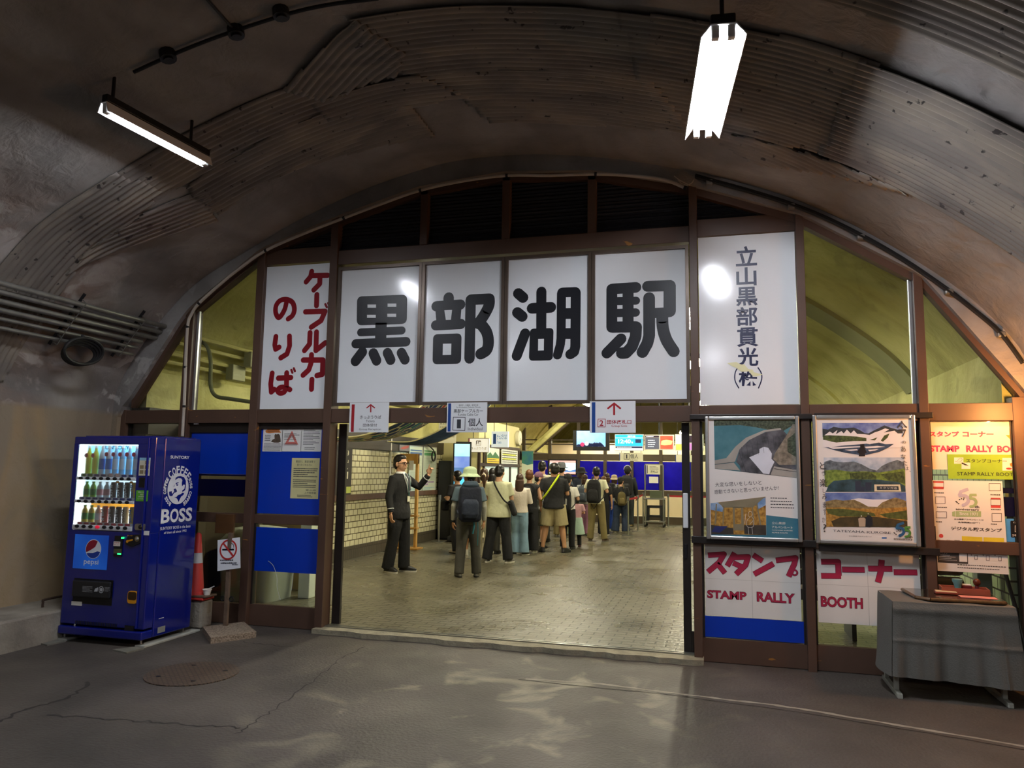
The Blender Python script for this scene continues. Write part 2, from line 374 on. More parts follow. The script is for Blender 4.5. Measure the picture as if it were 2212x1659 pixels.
# ================================================================ tunnel shell
PROF = [(-6.45,-.1),(-6.47,1.0),(-6.462,2.087),(-6.415,2.396),(-6.21,2.756),(-5.932,3.112),(-5.481,3.533),(-4.858,3.858),(-4.254,4.148),(-3.56,4.403),(-2.941,4.56),(-2.442,4.634),(-1.722,4.618),(-1.038,4.515),(-.602,4.412),(-.019,4.236),(.612,3.984),(1.203,3.644),(1.855,3.141),(2.206,2.757),(2.361,2.488),(2.5,2.0),(2.52,1.0),(2.5,-.1)]
_arc = [0]
for _a, _b in zip(PROF, PROF[1:]): _arc.append(_arc[-1]+math.dist(_a, _b))
_cur = cr([(x, 0, z) for x, z in PROF], 8)
_cs = []
for i in range(len(PROF)-1):
    for k in range(8): _cs.append(_arc[i]+(_arc[i+1]-_arc[i])*k/8)
_cs.append(_arc[-1])
def prof(s):                    # point and inward normal at arc length s
    s = max(0, min(_arc[-1]-1e-6, s)); lo, hi = 0, len(_cs)-1
    while hi-lo > 1:
        m_ = (lo+hi)//2
        if _cs[m_] <= s: lo = m_
        else: hi = m_
    t = (s-_cs[lo])/(_cs[hi]-_cs[lo]); p = _cur[lo].lerp(_cur[hi], t)
    a, b = _cur[max(lo-1, 0)], _cur[min(hi+1, len(_cur)-1)]; tg = (b-a).normalized()
    return p, Vector((tg.z, 0, -tg.x))
def vp(s, y, off=0):
    p, n = prof(s); q = p+n*off; return Vector((q.x, y, q.z))
def vault(name, s0, s1, y0, y1, m, ny=8, off=0):
    n = max(4, int((s1-s0)/.12)); mb = MB().grid(lambda a, b: vp(s0+(s1-s0)*a, y0+(y1-y0)*b, off), n, ny)
    return struct(name, mb, m, smooth=True)
VC = MATS['tunnel_concrete']
vault('wall_left', 0, 2.5, -13, 0, VC); vault('ceiling', 2.5, 12.72, -13, 0, VC, 12); vault('wall_right', 12.72, 15.33, -13, 0, VC)
_back = MB().poly(Fr((0, -13, 0), (1, 0, 0), (0, 0, 1)), [(p[0], p[1]) for p in PROF]); struct('wall_back', _back, VC)
# station hall behind the front: vault, side walls
YV = MATS['station_vault']
IY1 = 24
vault('ceiling_station', 2.2, 13.1, .12, IY1, YV, 20, .05)
def arch_band(name, y0, y1, off, m, s0=2.6, s1=12.6):
    n = 90; mb = MB()
    mb.grid(lambda a, b: vp(s0+(s1-s0)*a, y0+(y1-y0)*b, off), n, 1)
    for y in (y0, y1): mb.grid(lambda a, b: vp(s0+(s1-s0)*a, y, .05+(off-.05)*b), n, 1)
    return struct(name, mb, m, smooth=True)
GREY = mat('grey_green_render', '8e8d66', .8, 0, .08, 2)
for i, (a, b) in enumerate(((2.6, 3.25), (7.3, 7.9), (12.2, 12.8), (18.5, 19.1))): arch_band('trim_%d' % (40+i), a, b, .1, GREY if i == 0 else YV)
# side walls of the station: tile, rail and base
XL, XR = -6.18, 2.22
WALLM = mat('dark_brown_panel', '3a332c', .5, 0, .1, 3)
struct('wall_station_left', B((XL-.3, .1, 0), (XL, IY1, 1.9)), T_CREAM)
struct('trim_20', B((XL-.3, .1, 1.9), (XL+.03, IY1, 2.2)), WALLM)
struct('trim_21', B((XL, .12, 1.0), (XL+.045, IY1, 1.1)), mat('worn_brown_rail', '5c4436', .45, 0, .2, 6))
struct('baseboard_left', B((XL, .12, 0), (XL+.02, 15.4, .22)), T_BASE)
struct('wall_ledge_left', B((XL-.35, .1, 2.2), (XL-.02, IY1, 2.62)), YV)
struct('wall_station_right', B((XR, .1, 0), (XR+.3, 15.4, 2.1)), T_GREEN)
struct('wall_ledge_right', B((XR+.02, .1, 2.1), (XR+.35, IY1, 2.7)), YV)
struct('floor', B((-6.7, -13, -.25), (2.7, .03, -.05)), MATS['asphalt'])
struct('floor_station', B((-6.7, .03, -.25), (2.7, IY1, 0)), MATS['brick_paving'])
struct('wall_station_end', B((-6.7, IY1, -.2), (2.7, IY1+.1, 4.8)), CREAM)
# asphalt seams, cracks and the concrete lip of the doorway
FLR = bpy.data.objects['floor']
CRK = mat('tar_crack', '2b2725', .8, 0, .2, 20)
FP = Fr((0, 0, -.05), (1, 0, 0), (0, 1, 0))
def fpx(*pts): return [tuple(fl(x, y, -.05).xy) for x, y in pts]
def crack(pts, w_, mt=CRK, d=.0015, jit=.02, seed=3):
    rnd = random.Random(seed); P = cr([Vector((x, y, 0)) for x, y in fpx(*pts)], 8); mb = MB(); vs = []
    for i, p in enumerate(P):
        t = (P[min(i+1, len(P)-1)]-P[max(i-1, 0)]).normalized(); n = Vector((-t.y, t.x, 0)); o = rnd.uniform(-jit, jit); ww = w_*(.35+.65*rnd.random())
        vs += [FP.p((p+n*(o-ww/2))[:2], d), FP.p((p+n*(o+ww/2))[:2], d)]
    mb.add(vs, [(2*i, 2*i+1, 2*i+3, 2*i+2) for i in range(len(P)-1)])
    return tag(mb.build('asphalt_crack', mt, FLR))
crack([(-5, 1560), (60, 1532), (140, 1510), (190, 1480), (190, 1472)], .035)
crack([(100, 1545), (230, 1553), (330, 1560), (430, 1567), (520, 1572)], .022, seed=5)
crack([(510, 1585), (550, 1560), (610, 1520), (690, 1460), (740, 1420), (790, 1398)], .014, seed=6)
crack([(520, 1385), (560, 1391), (630, 1398)], .012, seed=7)
SEAM = mat('pale_seam', '8f897c', .8, 0, .15, 12)
crack([(1135, 1467), (1280, 1476), (1420, 1493), (1560, 1510), (1700, 1527), (1900, 1560), (2212, 1612)], .05, SEAM, .001, .006, 9)
crack([(1120, 1468), (1300, 1487), (1440, 1500), (1560, 1517), (1700, 1535), (1980, 1580), (2212, 1620)], .015, CRK, .002, .006, 10)
LIP = mat('worn_concrete_lip', '8f8873', .8, 0, .25, 9, .5, 40)
mb = MB(); rnd = random.Random(4); n = 40
top = [(-3.86+(3.7*i/n), -.005) for i in range(n+1)]; low = [(-3.86+(3.7*i/n), -.13-.05*rnd.random()) for i in range(n+1)]
mb.poly(FP, low+top[::-1], .046, .05); struct('trim_30', mb, LIP)
mb = MB(); mb.box((-3.8, .0, -.02), (-.19, .022, .006)); mb.box((-3.8, .05, -.02), (-.19, .07, .006)); struct('trim_31', mb, STEEL)
# low concrete ledge along the foot of the tunnel wall, with two iron rungs
struct('trim_32', MB().bbox((-6.6, -9, -.1), (-5.87, -.35, .222), .02), CONC)
IRON = mat('rusty_iron', '4a3a30', .6, .3, .25, 12)
for i, (x, y) in enumerate(((-6.12, -1.75), (-6.12, -.95))):
    o = MB().tube(cr([(x, y-.16, .2), (x, y-.16, .27), (x, y-.14, .29), (x, y+.14, .29), (x, y+.16, .27), (x, y+.16, .2)], 3), .011).build('iron_rung', IRON)
    tag(o, ('rusty iron rung on the concrete ledge, nearer the viewer', 'rusty iron rung on the concrete ledge, close beside the vending machine')[i], 'handle', 'iron rungs on the ledge')
# bulkhead ring between tunnel and glazing
GLZ = [(-6.39, -.1), (-6.39, 2.15), (-6.274, 2.254), (-5.671, 3.137), (-5.532, 3.288), (-4.693, 3.878), (-3.764, 4.177), (-2.896, 4.403), (-1.994, 4.475), (-1.099, 4.399), (-.198, 4.17), (.716, 3.823), (1.645, 3.224), (2.296, 2.308), (2.4, 2.15), (2.42, -.1)]
def gz(x):
    for (a, za), (b, zb) in zip(GLZ[1:], GLZ[2:]):
        if a <= x <= b: return za+(zb-za)*(x-a)/(b-a)
    return 2.2
def hit(ang, poly, c=(-2.0, 1.6)):
    d = (math.cos(ang), math.sin(ang)); best = None
    for (ax, az), (bx, bz) in zip(poly, poly[1:]):
        ex, ez = bx-ax, bz-az; det = d[0]*-ez+ex*d[1]
        if abs(det) < 1e-9: continue
        rx, rz = ax-c[0], az-c[1]; t = (rx*-ez+ex*rz)/det; u = (d[0]*rz-d[1]*rx)/det
        if t > 0 and -1e-6 <= u <= 1+1e-6 and (best is None or t < best): best = t
    return (c[0]+d[0]*best, c[1]+d[1]*best)
mb = MB(); vs = []; N_ = 140; cur2 = [(p.x, p.z) for p in _cur]
for i in range(N_+1):
    a = PI+.36-(PI+.72)*i/N_; o, q = hit(a, cur2), hit(a, GLZ); ox, oz = o[0]+(o[0]+2)*.03, o[1]+(o[1]-1.6)*.03
    vs += [(ox, -.1, oz), (q[0], -.1, q[1]), (q[0], .06, q[1])]
mb.add(vs, [(3*i, 3*i+1, 3*i+4, 3*i+3) for i in range(N_)]+[(3*i+1, 3*i+2, 3*i+5, 3*i+4) for i in range(N_)])
struct('wall_bulkhead', mb, VC)
# corrugated sheets on the roof
CEIL = bpy.data.objects['ceiling']
def sheet(poly, off, rot, label, pitch=.062, amp=.011):
    off = off*.5
    ss = [p[0] for p in poly]; ys = [p[1] for p in poly]; c0 = (sum(ss)/len(ss), sum(ys)/len(ys))
    def inside(q):
        r = False; j = len(poly)-1
        for i in range(len(poly)):
            (xi, yi), (xj, yj) = poly[i], poly[j]
            if (yi > q[1]) != (yj > q[1]) and q[0] < (xj-xi)*(q[1]-yi)/(yj-yi)+xi: r = not r
            j = i
        return r
    ca, sa = math.cos(rot), math.sin(rot); rad = max(math.dist(c0, p) for p in poly)+.05
    du, dv = .045, pitch/5; nu, nv = int(2*rad/du), int(2*rad/dv); vid = {}; mb = MB(); fs = []
    def P(i, j):
        if (i, j) in vid: return vid[(i, j)]
        u, v = -rad+i*du, -rad+j*dv; s_, y_ = c0[0]+u*ca-v*sa, c0[1]+u*sa+v*ca
        mb.v.append(tuple(vp(s_, y_, off+amp*math.sin(2*PI*v/pitch)))); vid[(i, j)] = len(mb.v)-1; return vid[(i, j)]
    for i in range(nu):
        for j in range(nv):
            u, v = -rad+(i+.5)*du, -rad+(j+.5)*dv
            if inside((c0[0]+u*ca-v*sa, c0[1]+u*sa+v*ca)): fs.append((P(i, j), P(i+1, j), P(i+1, j+1), P(i, j+1)))
    mb.f = fs; o = mb.build('corrugated_sheet', MATS['corrugated_panel'], smooth=False)
    for p in o.data.polygons: p.use_smooth = True
    sm = o.modifiers.new('thickness', 'SOLIDIFY'); sm.thickness = .006
    o['label'] = label; link(o, CEIL); return o
sheet([(2.4, -2.1), (4.86, -2.09), (4.9, -1.62), (4.53, -1.5), (3.3, -1.42), (2.4, -1.45)], .03, 0, 'corrugated roof sheet lowest on the curve, crossed by the bundle of pipes')
sheet([(3.6, -1.52), (4.6, -1.5), (5.19, -1.34), (4.87, -.85)], .04, .3, 'small slanting corrugated sheet below the far end of the single tube lamp')
sheet([(4.7, -2.08), (6.45, -2.03), (6.95, -1.5), (5.3, -1.45), (4.85, -1.6)], .028, .03, 'corrugated roof sheet directly behind the single tube lamp')
sheet([(5.05, -1.5), (6.6, -1.6), (7.21, -1.32), (7.2, -.71), (5.5, -1.01), (4.95, -.9)], .045, .02, 'corrugated roof sheet with a square cut corner above the first kanji')
sheet([(6.43, -2.03), (7.33, -2.53), (7.5, -2.05), (7.3, -1.78), (6.6, -1.7)], .05, -.55, 'corrugated roof sheet whose ribs run aslant to the others')
sheet([(7.28, -2.54), (9.2, -2.53), (9.3, -1.7), (7.5, -1.6), (7.28, -1.9)], .03, 0, 'dark spotted corrugated roof sheet at the crown of the tunnel')
sheet([(6.5, -1.75), (7.5, -1.75), (7.75, -1.34), (7.2, -1.28), (6.5, -1.45)], .055, .04, 'short corrugated roof sheet overlapping beside the bare square patch')
sheet([(7.5, -1.72), (9.3, -1.75), (9.6, -.95), (8.65, -.84), (7.78, -.85), (7.68, -1.35)], .04, .02, 'corrugated roof sheet at the crown nearest the dark louvres')
sheet([(9.15, -2.54), (10.7, -2.55), (10.6, -1.25), (10.0, -1.05), (9.5, -.97), (9.2, -1.7)], .034, .01, 'corrugated roof sheet behind the double tube lamp')
sheet([(10.6, -2.55), (12.9, -2.57), (12.9, -1.3), (11.2, -1.22), (10.55, -1.2)], .046, -.02, 'long corrugated roof sheet running down towards the stamp booth')
sheet([(9.55, -1.1), (11.25, -1.22), (10.1, -.66)], .058, .22, 'narrow wedge of corrugated sheet above the tall company sign')
sheet([(9.3, -3.0), (12.9, -2.85), (12.9, -4.6), (9.3, -4.6)], .03, 0, 'corrugated roof sheet nearest the viewer, past a bare concrete strip')
# pipes along the left wall, hung on brackets
GALV = mat('galvanised_pipe', '8d8c86', .42, .7, .18, 9)
sv = [3.40, 3.32, 3.235, 3.15, 3.06, 2.965]
od = ['topmost', 'second from the top', 'third from the top', 'fourth from the top', 'second from the bottom', 'bottom one']
for i, s_ in enumerate(sv):
    e = -.02 if i < 3 else -.25
    pts = [vp(s_, -7.5, .097), vp(s_, -1.2, .097), vp(s_, -.6, .097), vp(s_, e, .09)]
    tag(MB().tube(pts, .026 if i < 4 else .019, 10).build('conduit_pipe', GALV, smooth=True), 'grey steel pipe along the tunnel wall, %s of six' % od[i], 'pipe', 'pipes along the tunnel wall')
for y, w_ in ((-1.22, 'beside the coiled cable'), (-.45, 'where the pipes enter the ring')):
    r_ = empty('pipe_bracket', vp(3.2, y), 'black steel bracket holding the wall pipes, %s' % w_, 'bracket', 'pipe brackets')
    mb = MB(); mb.tube([vp(3.5, y, .045), vp(2.88, y, .045)], .02, 4); mb.build('rail', BLACK, r_)
    for s_ in sv: MB().tube([vp(s_+.045, y, .06), vp(s_+.042, y, .134), vp(s_-.042, y, .134), vp(s_-.045, y, .06)], .005, 6).build('clamp', GALV, r_)
c0 = vp(2.95, -.98, .2); mb = MB()
for k in range(4):
    a, b_ = .19+.012*k, .1+.008*k
    mb.tube([c0+Vector((.02*k-.05, a*math.cos(t), b_*math.sin(t)-.04+.01*k))+Vector((.35*b_*math.sin(t), 0, 0)) for t in [2*PI*j/28 for j in range(28)]], .016, 7, closed=True)
mb.tube([c0+Vector((0, .1, .05)), c0+Vector((0, .0, .12)), vp(3.1, -1.05, .16)], .014)
tag(mb.build('cable_coil', RUB, smooth=True), 'coil of thick black cable hanging from the wall pipes', 'cable')
# black ceiling conduit with junction boxes
r_ = empty('ceiling_conduit', vp(6.5, -2.8), 'thin black conduit with round boxes across the upper tunnel roof', 'conduit')
MB().tube([vp(5.75+.08*i, -2.84+.006*i, .03) for i in range(24)], .013).build('pipe', BLACK, r_, True)
MB().tube([vp(6.53, -2.77, .03), vp(6.6, -3.4, .03), vp(6.62, -4.6, .03)], .011).build('pipe', BLACK, r_, True)
for s_, y in ((6.03, -2.83), (6.53, -2.77), (6.9, -2.78)):
    p, n = prof(s_); p = Vector((p.x, y, p.z)); MB().tube([p, p+n*.06], .055, 12).tube([p+n*.06, p+n*.075], .035, 12).build('junction_box', BLACK, r_, True)
# ================================================================ fluorescent lamps in the tunnel
def tube_mat(name, col, st): return mat(name, col, .4, 0, 0.0, 1, emit=st, ecol=col)
TUBE = tube_mat('lit_tube', 'f2f6ff', LAMP_OUT)
REFL = mat('white_enamel', 'e8e8e6', .35, 0, .03, 5)
def lamp(c, yaw, L_, ntube, label, wid, rods, tm, roof=None, cat='lamp', group='tunnel lamps', tr=.016):
    r_ = empty('fluorescent_lamp', c, label, cat, group); M = Matrix.Translation(c) @ Matrix.Rotation(yaw, 4, 'Z'); h = L_/2
    mb = MB()                       # folded reflector: flat top and two sloping wings, lies above the tubes
    for a, b in (((-wid/2, .0), (-wid*.28, .07)), ((-wid*.28, .07), (wid*.28, .07)), ((wid*.28, .07), (wid/2, .0))):
        mb.add([M @ Vector(q) for q in ((a[0], -h, a[1]), (b[0], -h, b[1]), (b[0], h, b[1]), (a[0], h, a[1]))], [(0, 1, 2, 3)])
    o = mb.build('reflector', REFL, r_); q = o.modifiers.new('thickness', 'SOLIDIFY'); q.thickness = .006
    MB().bbox((-wid*.27, -h*.99, .075), (wid*.27, h*.99, .13), .008, M).build('housing', BLACK if rods else REFL, r_)
    for k in range(ntube):
        x = 0 if ntube == 1 else (-.5+k)*wid*.34
        MB().tube([M @ Vector((x, -h+.045, .02)), M @ Vector((x, h-.045, .02))], tr, 10).build('tube', tm, r_, True)
        for e in (-1, 1): MB().bbox((x-.02, e*(h-.03)-.02, -.005), (x+.02, e*(h-.03)+.02, .075), .006, M).build('socket', REFL, r_)
    for yy, zt in rods:
        p = M @ Vector((0, yy, .12)); MB().tube([p, Vector((p.x, p.y, zt))], .012, 8).build('rod', BLACK, r_)
    return r_
yaw_r = math.atan2(.14, 1.24)*1.0
lamp(Vector((-.012, -2.36, 3.86)), yaw_r, 1.25, 2, 'double white tube lamp glaring under the roof above the station name', .24, ((-.56, 4.24), (.5, 4.24)), TUBE)
lamp(Vector((-3.99, -2.43, 3.96)), -.09, .98, 1, 'single white tube lamp glaring below the roof conduit', .1, ((-.42, 4.26), (.3, 4.26)), TUBE, tr=.024)
lamp(Vector((-.1, -8.6, 3.9)), 0, 1.25, 2, 'double tube lamp further along the tunnel behind the viewer', .13, ((-.5, 4.25), (.5, 4.25)), TUBE)
lamp(Vector((-4.0, -7.6, 3.9)), 0, 1.25, 1, 'single tube lamp further along the tunnel behind the viewer', .075, ((-.5, 4.25), (.5, 4.25)), TUBE)
# warm bulb in a bracket lamp on the wall past the stamp booth
r_ = empty('bracket_lamp', (2.48, -.65, 2.15), 'warm bulb lamp on the wall past the stamp booth', 'lamp')
MB().tube([(2.5, -.65, 2.2), (2.36, -.65, 2.25), (2.3, -.65, 2.2)], .012).build('arm', BLACK, r_)
MB().rings([(2.3, -.65, 2.2, .025, .025), (2.3, -.65, 2.15, .03, .03)], 12).build('socket', BLACK, r_)
MB().ell((2.3, -.65, 2.1), (.04, .04, .055)).build('bulb', tube_mat('warm_bulb', 'ffb060', LAMP_WARM), r_, True)
# ================================================================ station front: posts, beams, panes
_tn = [1]
def trim(a, b, m=BROWN, r=.004):
    o = struct('trim_%d' % _tn[0], MB().bbox(a, b, r), m); _tn[0] += 1; return o
X = {'F': (-5.62, -5.52), 'G': (-4.752, -4.66), 'A': (-3.885, -3.80), 'C': (-.238, -.167), 'D': (.673, .741), 'E': (1.585, 1.657)}
_tn[0] = 50
for k, (a, b) in X.items(): trim((a, -.06, -.06), (b, .1, gz((a+b)/2)+.04))
trim((-6.40, -.05, -.06), (-6.33, .08, 2.16)); trim((2.26, -.05, -.06), (2.40, .08, 2.2))
HB0, HB1 = 2.012, 2.155
for a, b in ((-6.36, -5.62), (-5.52, -4.752), (-4.66, -3.885), (-3.8, -.238), (-.167, .673), (.741, 1.585), (1.657, 2.3)): trim((a, -.045, HB0), (b, .07, HB1))
for (ax, az), (bx, bz) in zip(GLZ[2:], GLZ[3:-1]):      # sloping head bars that follow the arch
    mb = MB().poly(facade(-.04), [(ax, az+.03), (bx, bz+.03), (bx, bz-.07), (ax, az-.07)], 0, .1); struct('trim_%d' % _tn[0], mb, BROWN); _tn[0] += 1
zt = 3.66
trim((-3.8, -.035, zt), (-.238, .06, zt+.15)); trim((-4.66, -.035, at(650, 570).z), (-3.885, .06, at(650, 570).z+.16)); trim((-.167, -.035, at(1612, 507).z), (.673, .06, at(1612, 507).z+.16))
MX = [at(x, 700).x for x in (912, 1091, 1279)]
for x in MX: trim((x-.04, -.04, zt+.15), (x+.04, .06, gz(x)+.03))
LOUV = mat('dark_louvre', '1c1a1d', .5, 0, .15, 5)
edges = [-4.66, -3.885, None, -3.8]+MX+[-.238, None, -.167, .673]
mb = None
for a, b in zip(edges, edges[1:]):
    if a is None or b is None: continue
    z0 = zt+.14; z1 = max(gz(a), gz(b), gz((a+b)/2))+.05; n = int((z1-z0)/.008)
    mb = MB().grid(lambda u, v: Vector((a+(b-a)*u, .03+.009*math.sin(2*PI*(v*(z1-z0))/.036), z0+(z1-z0)*v)), 1, n)
    struct('trim_%d' % _tn[0], mb, LOUV, smooth=True); _tn[0] += 1
# glass panes
_wn = [1]
def pane(x0, x1, z0, z1, y=.02, m=GLASS, name=None):
    o = struct('window_%d' % _wn[0], MB().box((x0, y, z0), (x1, y+.006, z1)), m); _wn[0] += 1; return o
pane(-6.34, -5.62, HB1, 3.15); pane(-5.52, -4.752, HB1, 3.9); pane(.741, 1.585, HB1, 3.85); pane(1.657, 2.3, HB1, 3.25)
for a, b in ((-5.52, -5.49), (-4.79, -4.752), (1.555, 1.585)):   # bright aluminium glazing beads
    z1 = gz((a+b)/2)-.05; o = struct('trim_%d' % _tn[0], MB().bbox((a, .0, HB1), (b, .03, z1), .004), ALU); _tn[0] += 1
def frame2(x0, x1, z0, z1, wd, y0, y1, m, name='frame', parent=None):
    mb = MB(); mb.box((x0, y0, z0), (x0+wd, y1, z1)); mb.box((x1-wd, y0, z0), (x1, y1, z1)); mb.box((x0+wd, y0, z0), (x1-wd, y1, z0+wd)); mb.box((x0+wd, y0, z1-wd), (x1-wd, y1, z1)); return mb.build(name, m, parent)
# ---- left doors (fixed leaves) with blue film
FZ = lambda x, y: at(x, y).z
def leaf(n, x0, x1, films, rail, base, extra=()):
    r_ = struct('door_%d' % n, MB().box((x0, .0, base[0]), (x1, .05, base[1])), BROWN)
    MB().bbox((x0, -.005, rail[0]), (x1, .055, rail[1]), .004).build('rail', BROWN, r_)
    MB().box((x0, .02, base[1]), (x1, .026, HB0)).build('pane', GLASS, r_)
    for a, b, m in films: MB().box((x0, .014, a), (x1, .018, b)).build('film', m, r_)
    for a in (x0, x1-.02): MB().box((a, .0, base[1]), (a+.02, .05, HB0)).build('glazing_bead', DARKB, r_)
    return r_
gx0, gx1 = -4.66, -3.885
d1 = leaf(1, gx0, gx1, ((FZ(620, 1111), FZ(620, 916), BLUEF), (FZ(620, 1237), FZ(620, 1141), BLUEF)), (FZ(620, 1133), FZ(620, 1113)), (-.045, FZ(620, 1310)))
MB().box((gx0, -.002, HB0-.06), (gx1, .05, HB0)).build('head_rail', DARKB, d1)
d2 = leaf(2, -5.52, -4.752, ((FZ(470, 1024), FZ(470, 933), BLUEF), (FZ(470, 1028), FZ(470, 1024.5), NAVYF), (FZ(470, 1072), FZ(470, 1035), NAVYF)), (FZ(470, 1128), FZ(470, 1107)), (-.045, FZ(470, 1301)))
MB().box((-5.52, -.002, HB0-.1), (-4.752, .05, HB0)).build('head_rail', DARKB, d2)
a, b = at(468, 1110, -.02), at(505, 1153, -.02); MB().bbox((a.x, -.035, b.z), (b.x, -.005, a.z), .004).build('push_plate', mat('wood_grain_plate', '4e3521', .4, 0, .3, 3, col2='6b4a2c'), d2)
a, b = at(420, 906, -.02), at(428, 917, -.02); tag(MB().bbox((a.x, -.03, b.z), (b.x, -.002, a.z), .004).build('door_contact', WHITE, d2), 'small white door contact')
d3 = leaf(3, -6.33, -5.62, (), (.9, 1.0), (-.045, .2))
# sliding door leaf parked at the right of the opening, and the open leaf's edge at the left
x0, x1 = at(1474, 1100, .1).x, at(1491, 1100, .1).x
d4 = struct('door_4', MB().bbox((x0, .09, .0), (x1, .13, HB0), .004), DARKB)
MB().box((x1, .105, .18), (.6, .111, HB0-.1)).build('pane', GLASS, d4); MB().box((x1, .09, .0), (.6, .13, .18)).build('bottom_rail', DARKB, d4)
a, b = at(1475, 1065, .08), at(1487, 1141, .08); tag(MB().bbox((a.x, .07, b.z), (b.x, .09, a.z), .008).build('pull_plate', WHITE, d4), 'white pull plate')
a, b = at(1478, 1175, .08), at(1485, 1207, .08); MB().bbox((a.x, .075, b.z), (b.x, .09, a.z), .004).build('handle', BLACK, d4)
struct('door_5', MB().bbox((-3.8, .13, .0), (-3.71, .17, HB0), .004), DARKB)
# ---- right leaves below the beam
def low(px, py): return at(px, py).z
d6 = leaf(6, -.167, .673, ((low(1630, 1383), low(1630, 1337), BLUEF),), (low(1630, 1180), low(1630, 1166)), (-.045, low(1630, 1385)))
d7 = leaf(7, .741, 1.585, (), (low(1870, 1190), low(1870, 1176)), (-.045, low(1830, 1398)))
d8 = leaf(8, 1.657, 2.27, ((low(2190, 1066), low(2190, 1055), NAVYF), (low(2190, 1116), low(2190, 1074), NAVYF)), (low(2190, 1200), low(2190, 1172)), (-.045, .2))
# ================================================================ sign panels above the doorway
SIGNW = mat('sign_white', 'eef0f2', .14, 0, .012, 2, spec=.5)
BEAD = mat('bronze_frame', '5d5046', .35, .4, .12, 6)
def panel(x0, x1, z0, z1, label, frame=BEAD, group='white sign panels over the doorway', y=-.012, fw=.03, cat='sign'):
    r_ = empty('station_sign', (x0, y, z0), label, cat, group)
    MB().box((x0, y, z0), (x1, y+.02, z1)).build('panel', SIGNW, r_)
    if frame: frame2(x0-fw, x1+fw, z0-fw, z1+fw, fw, y-.03, y+.03, frame, 'frame', r_)
    return r_
FS = facade(-.0125)
def art(parent, name, m, fn, fr=FS):
    mb = MB(); fn(mb, fr); return mb.build(name, m, parent)
xs = [-3.76, MX[0]-.032, MX[0]+.032, MX[1]-.032, MX[1]+.032, MX[2]-.032, MX[2]+.032, -.275]
zb, ztop = 2.215, 3.60
lab = ['white glossy sign panel with the first big black kanji, four dots at its foot', 'white glossy sign panel with the second big black kanji, beside the four dotted one', 'white glossy sign panel with the third big black kanji, three water strokes', 'white glossy sign panel with the fourth big black kanji, the word for station']
P4 = [panel(xs[2*i], xs[2*i+1], zb, ztop, lab[i], fw=.03) for i in range(4)]
K1 = FS.k(740, 590, 5.978); K2 = FS.k(1090, 590, 5.53)
def wpx(K, w): a, b = K(600, 600), K(600+w, 600); return b[0]-a[0]
def st(mb, K, w, *pts, smooth=False, cap=True, d=.001): mb.stroke(FS, [K(*p) for p in pts], wpx(K, w), d, cap, smooth)
def q4(mb, K, pts, r=None, d=.001):
    P = [K(*p) for p in pts]
    mb.rrect(FS, P, wpx(K, r), d) if r else mb.poly(FS, P, d)
def R4(a, b, c, d): return [(a, b), (c, b), (c, d), (a, d)]
mb = MB(); K = K1
q4(mb, K, [(188, 302), (836, 277), (829, 655), (183, 676)], 70)
q4(mb, K, [(425, 640), (572, 640), (565, 860), (420, 860)]); st(mb, K, 97, (235, 765), (765, 741)); st(mb, K, 114, (170, 912), (820, 886))
st(mb, K, 128, (255, 1020), (168, 1135)); st(mb, K, 124, (397, 1035), (440, 1130)); st(mb, K, 122, (580, 1030), (622, 1122)); st(mb, K, 120, (760, 1028), (806, 1118))
mb.build('lettering', INK, P4[0])
mb = MB()
for r_ in ((323, 406, 433, 448), (582, 393, 695, 435), (317, 538, 430, 577), (578, 525, 693, 565)): q4(mb, K, R4(*r_), d=.002)
mb.build('counter', SIGNW, P4[0])
mb = MB()
st(mb, K, 130, (1370, 318), (1370, 400)); st(mb, K, 122, (1210, 428), (1522, 407)); st(mb, K, 118, (1258, 450), (1275, 650)); st(mb, K, 118, (1475, 440), (1458, 640)); st(mb, K, 122, (1205, 674), (1527, 657))
q4(mb, K, [(1170, 790), (1538, 777), (1530, 1170), (1162, 1178)], 60)
st(mb, K, 126, (1655, 345), (1640, 1100)); st(mb, K, 126, (1658, 343), (1895, 332))
st(mb, K, 132, (1895, 335), (1890, 420), (1830, 540), (1755, 650), smooth=True); st(mb, K, 132, (1770, 640), (1855, 750), (1884, 880), (1862, 990), (1785, 1043), smooth=True)
mb.build('lettering', INK, P4[1])
mb = MB(); q4(mb, K, [(1315, 480), (1415, 475), (1400, 603), (1335, 605)], d=.002); q4(mb, K, [(1297, 912), (1406, 910), (1402, 1055), (1293, 1058)], d=.002); mb.build('counter', SIGNW, P4[1])
mb = MB(); K = K2
st(mb, K, 130, (163, 243), (221, 293)); st(mb, K, 130, (152, 470), (212, 519)); st(mb, K, 124, (245, 722), (145, 988))
st(mb, K, 122, (440, 222), (438, 720)); st(mb, K, 130, (328, 421), (552, 409)); q4(mb, K, [(304, 664), (586, 655), (575, 1042), (290, 1047)], 50)
st(mb, K, 108, (680, 240), (675, 780), (665, 860), (632, 978)); st(mb, K, 118, (688, 232), (845, 226)); st(mb, K, 118, (850, 232), (845, 880), (830, 940), (785, 970)); st(mb, K, 128, (690, 484), (840, 482), cap=False); st(mb, K, 128, (690, 722), (840, 721), cap=False)
mb.build('lettering', INK, P4[2])
mb = MB(); q4(mb, K, [(402, 787), (471, 785), (469, 923), (400, 925)], d=.002); mb.build('counter', SIGNW, P4[2])
mb = MB()
st(mb, K, 126, (1281, 190), (1281, 645)); st(mb, K, 126, (1281, 190), (1567, 171)); st(mb, K, 126, (1475, 200), (1475, 640), cap=False); st(mb, K, 94, (1300, 336), (1570, 330)); st(mb, K, 98, (1300, 478), (1566, 471)); st(mb, K, 130, (1283, 646), (1565, 642))
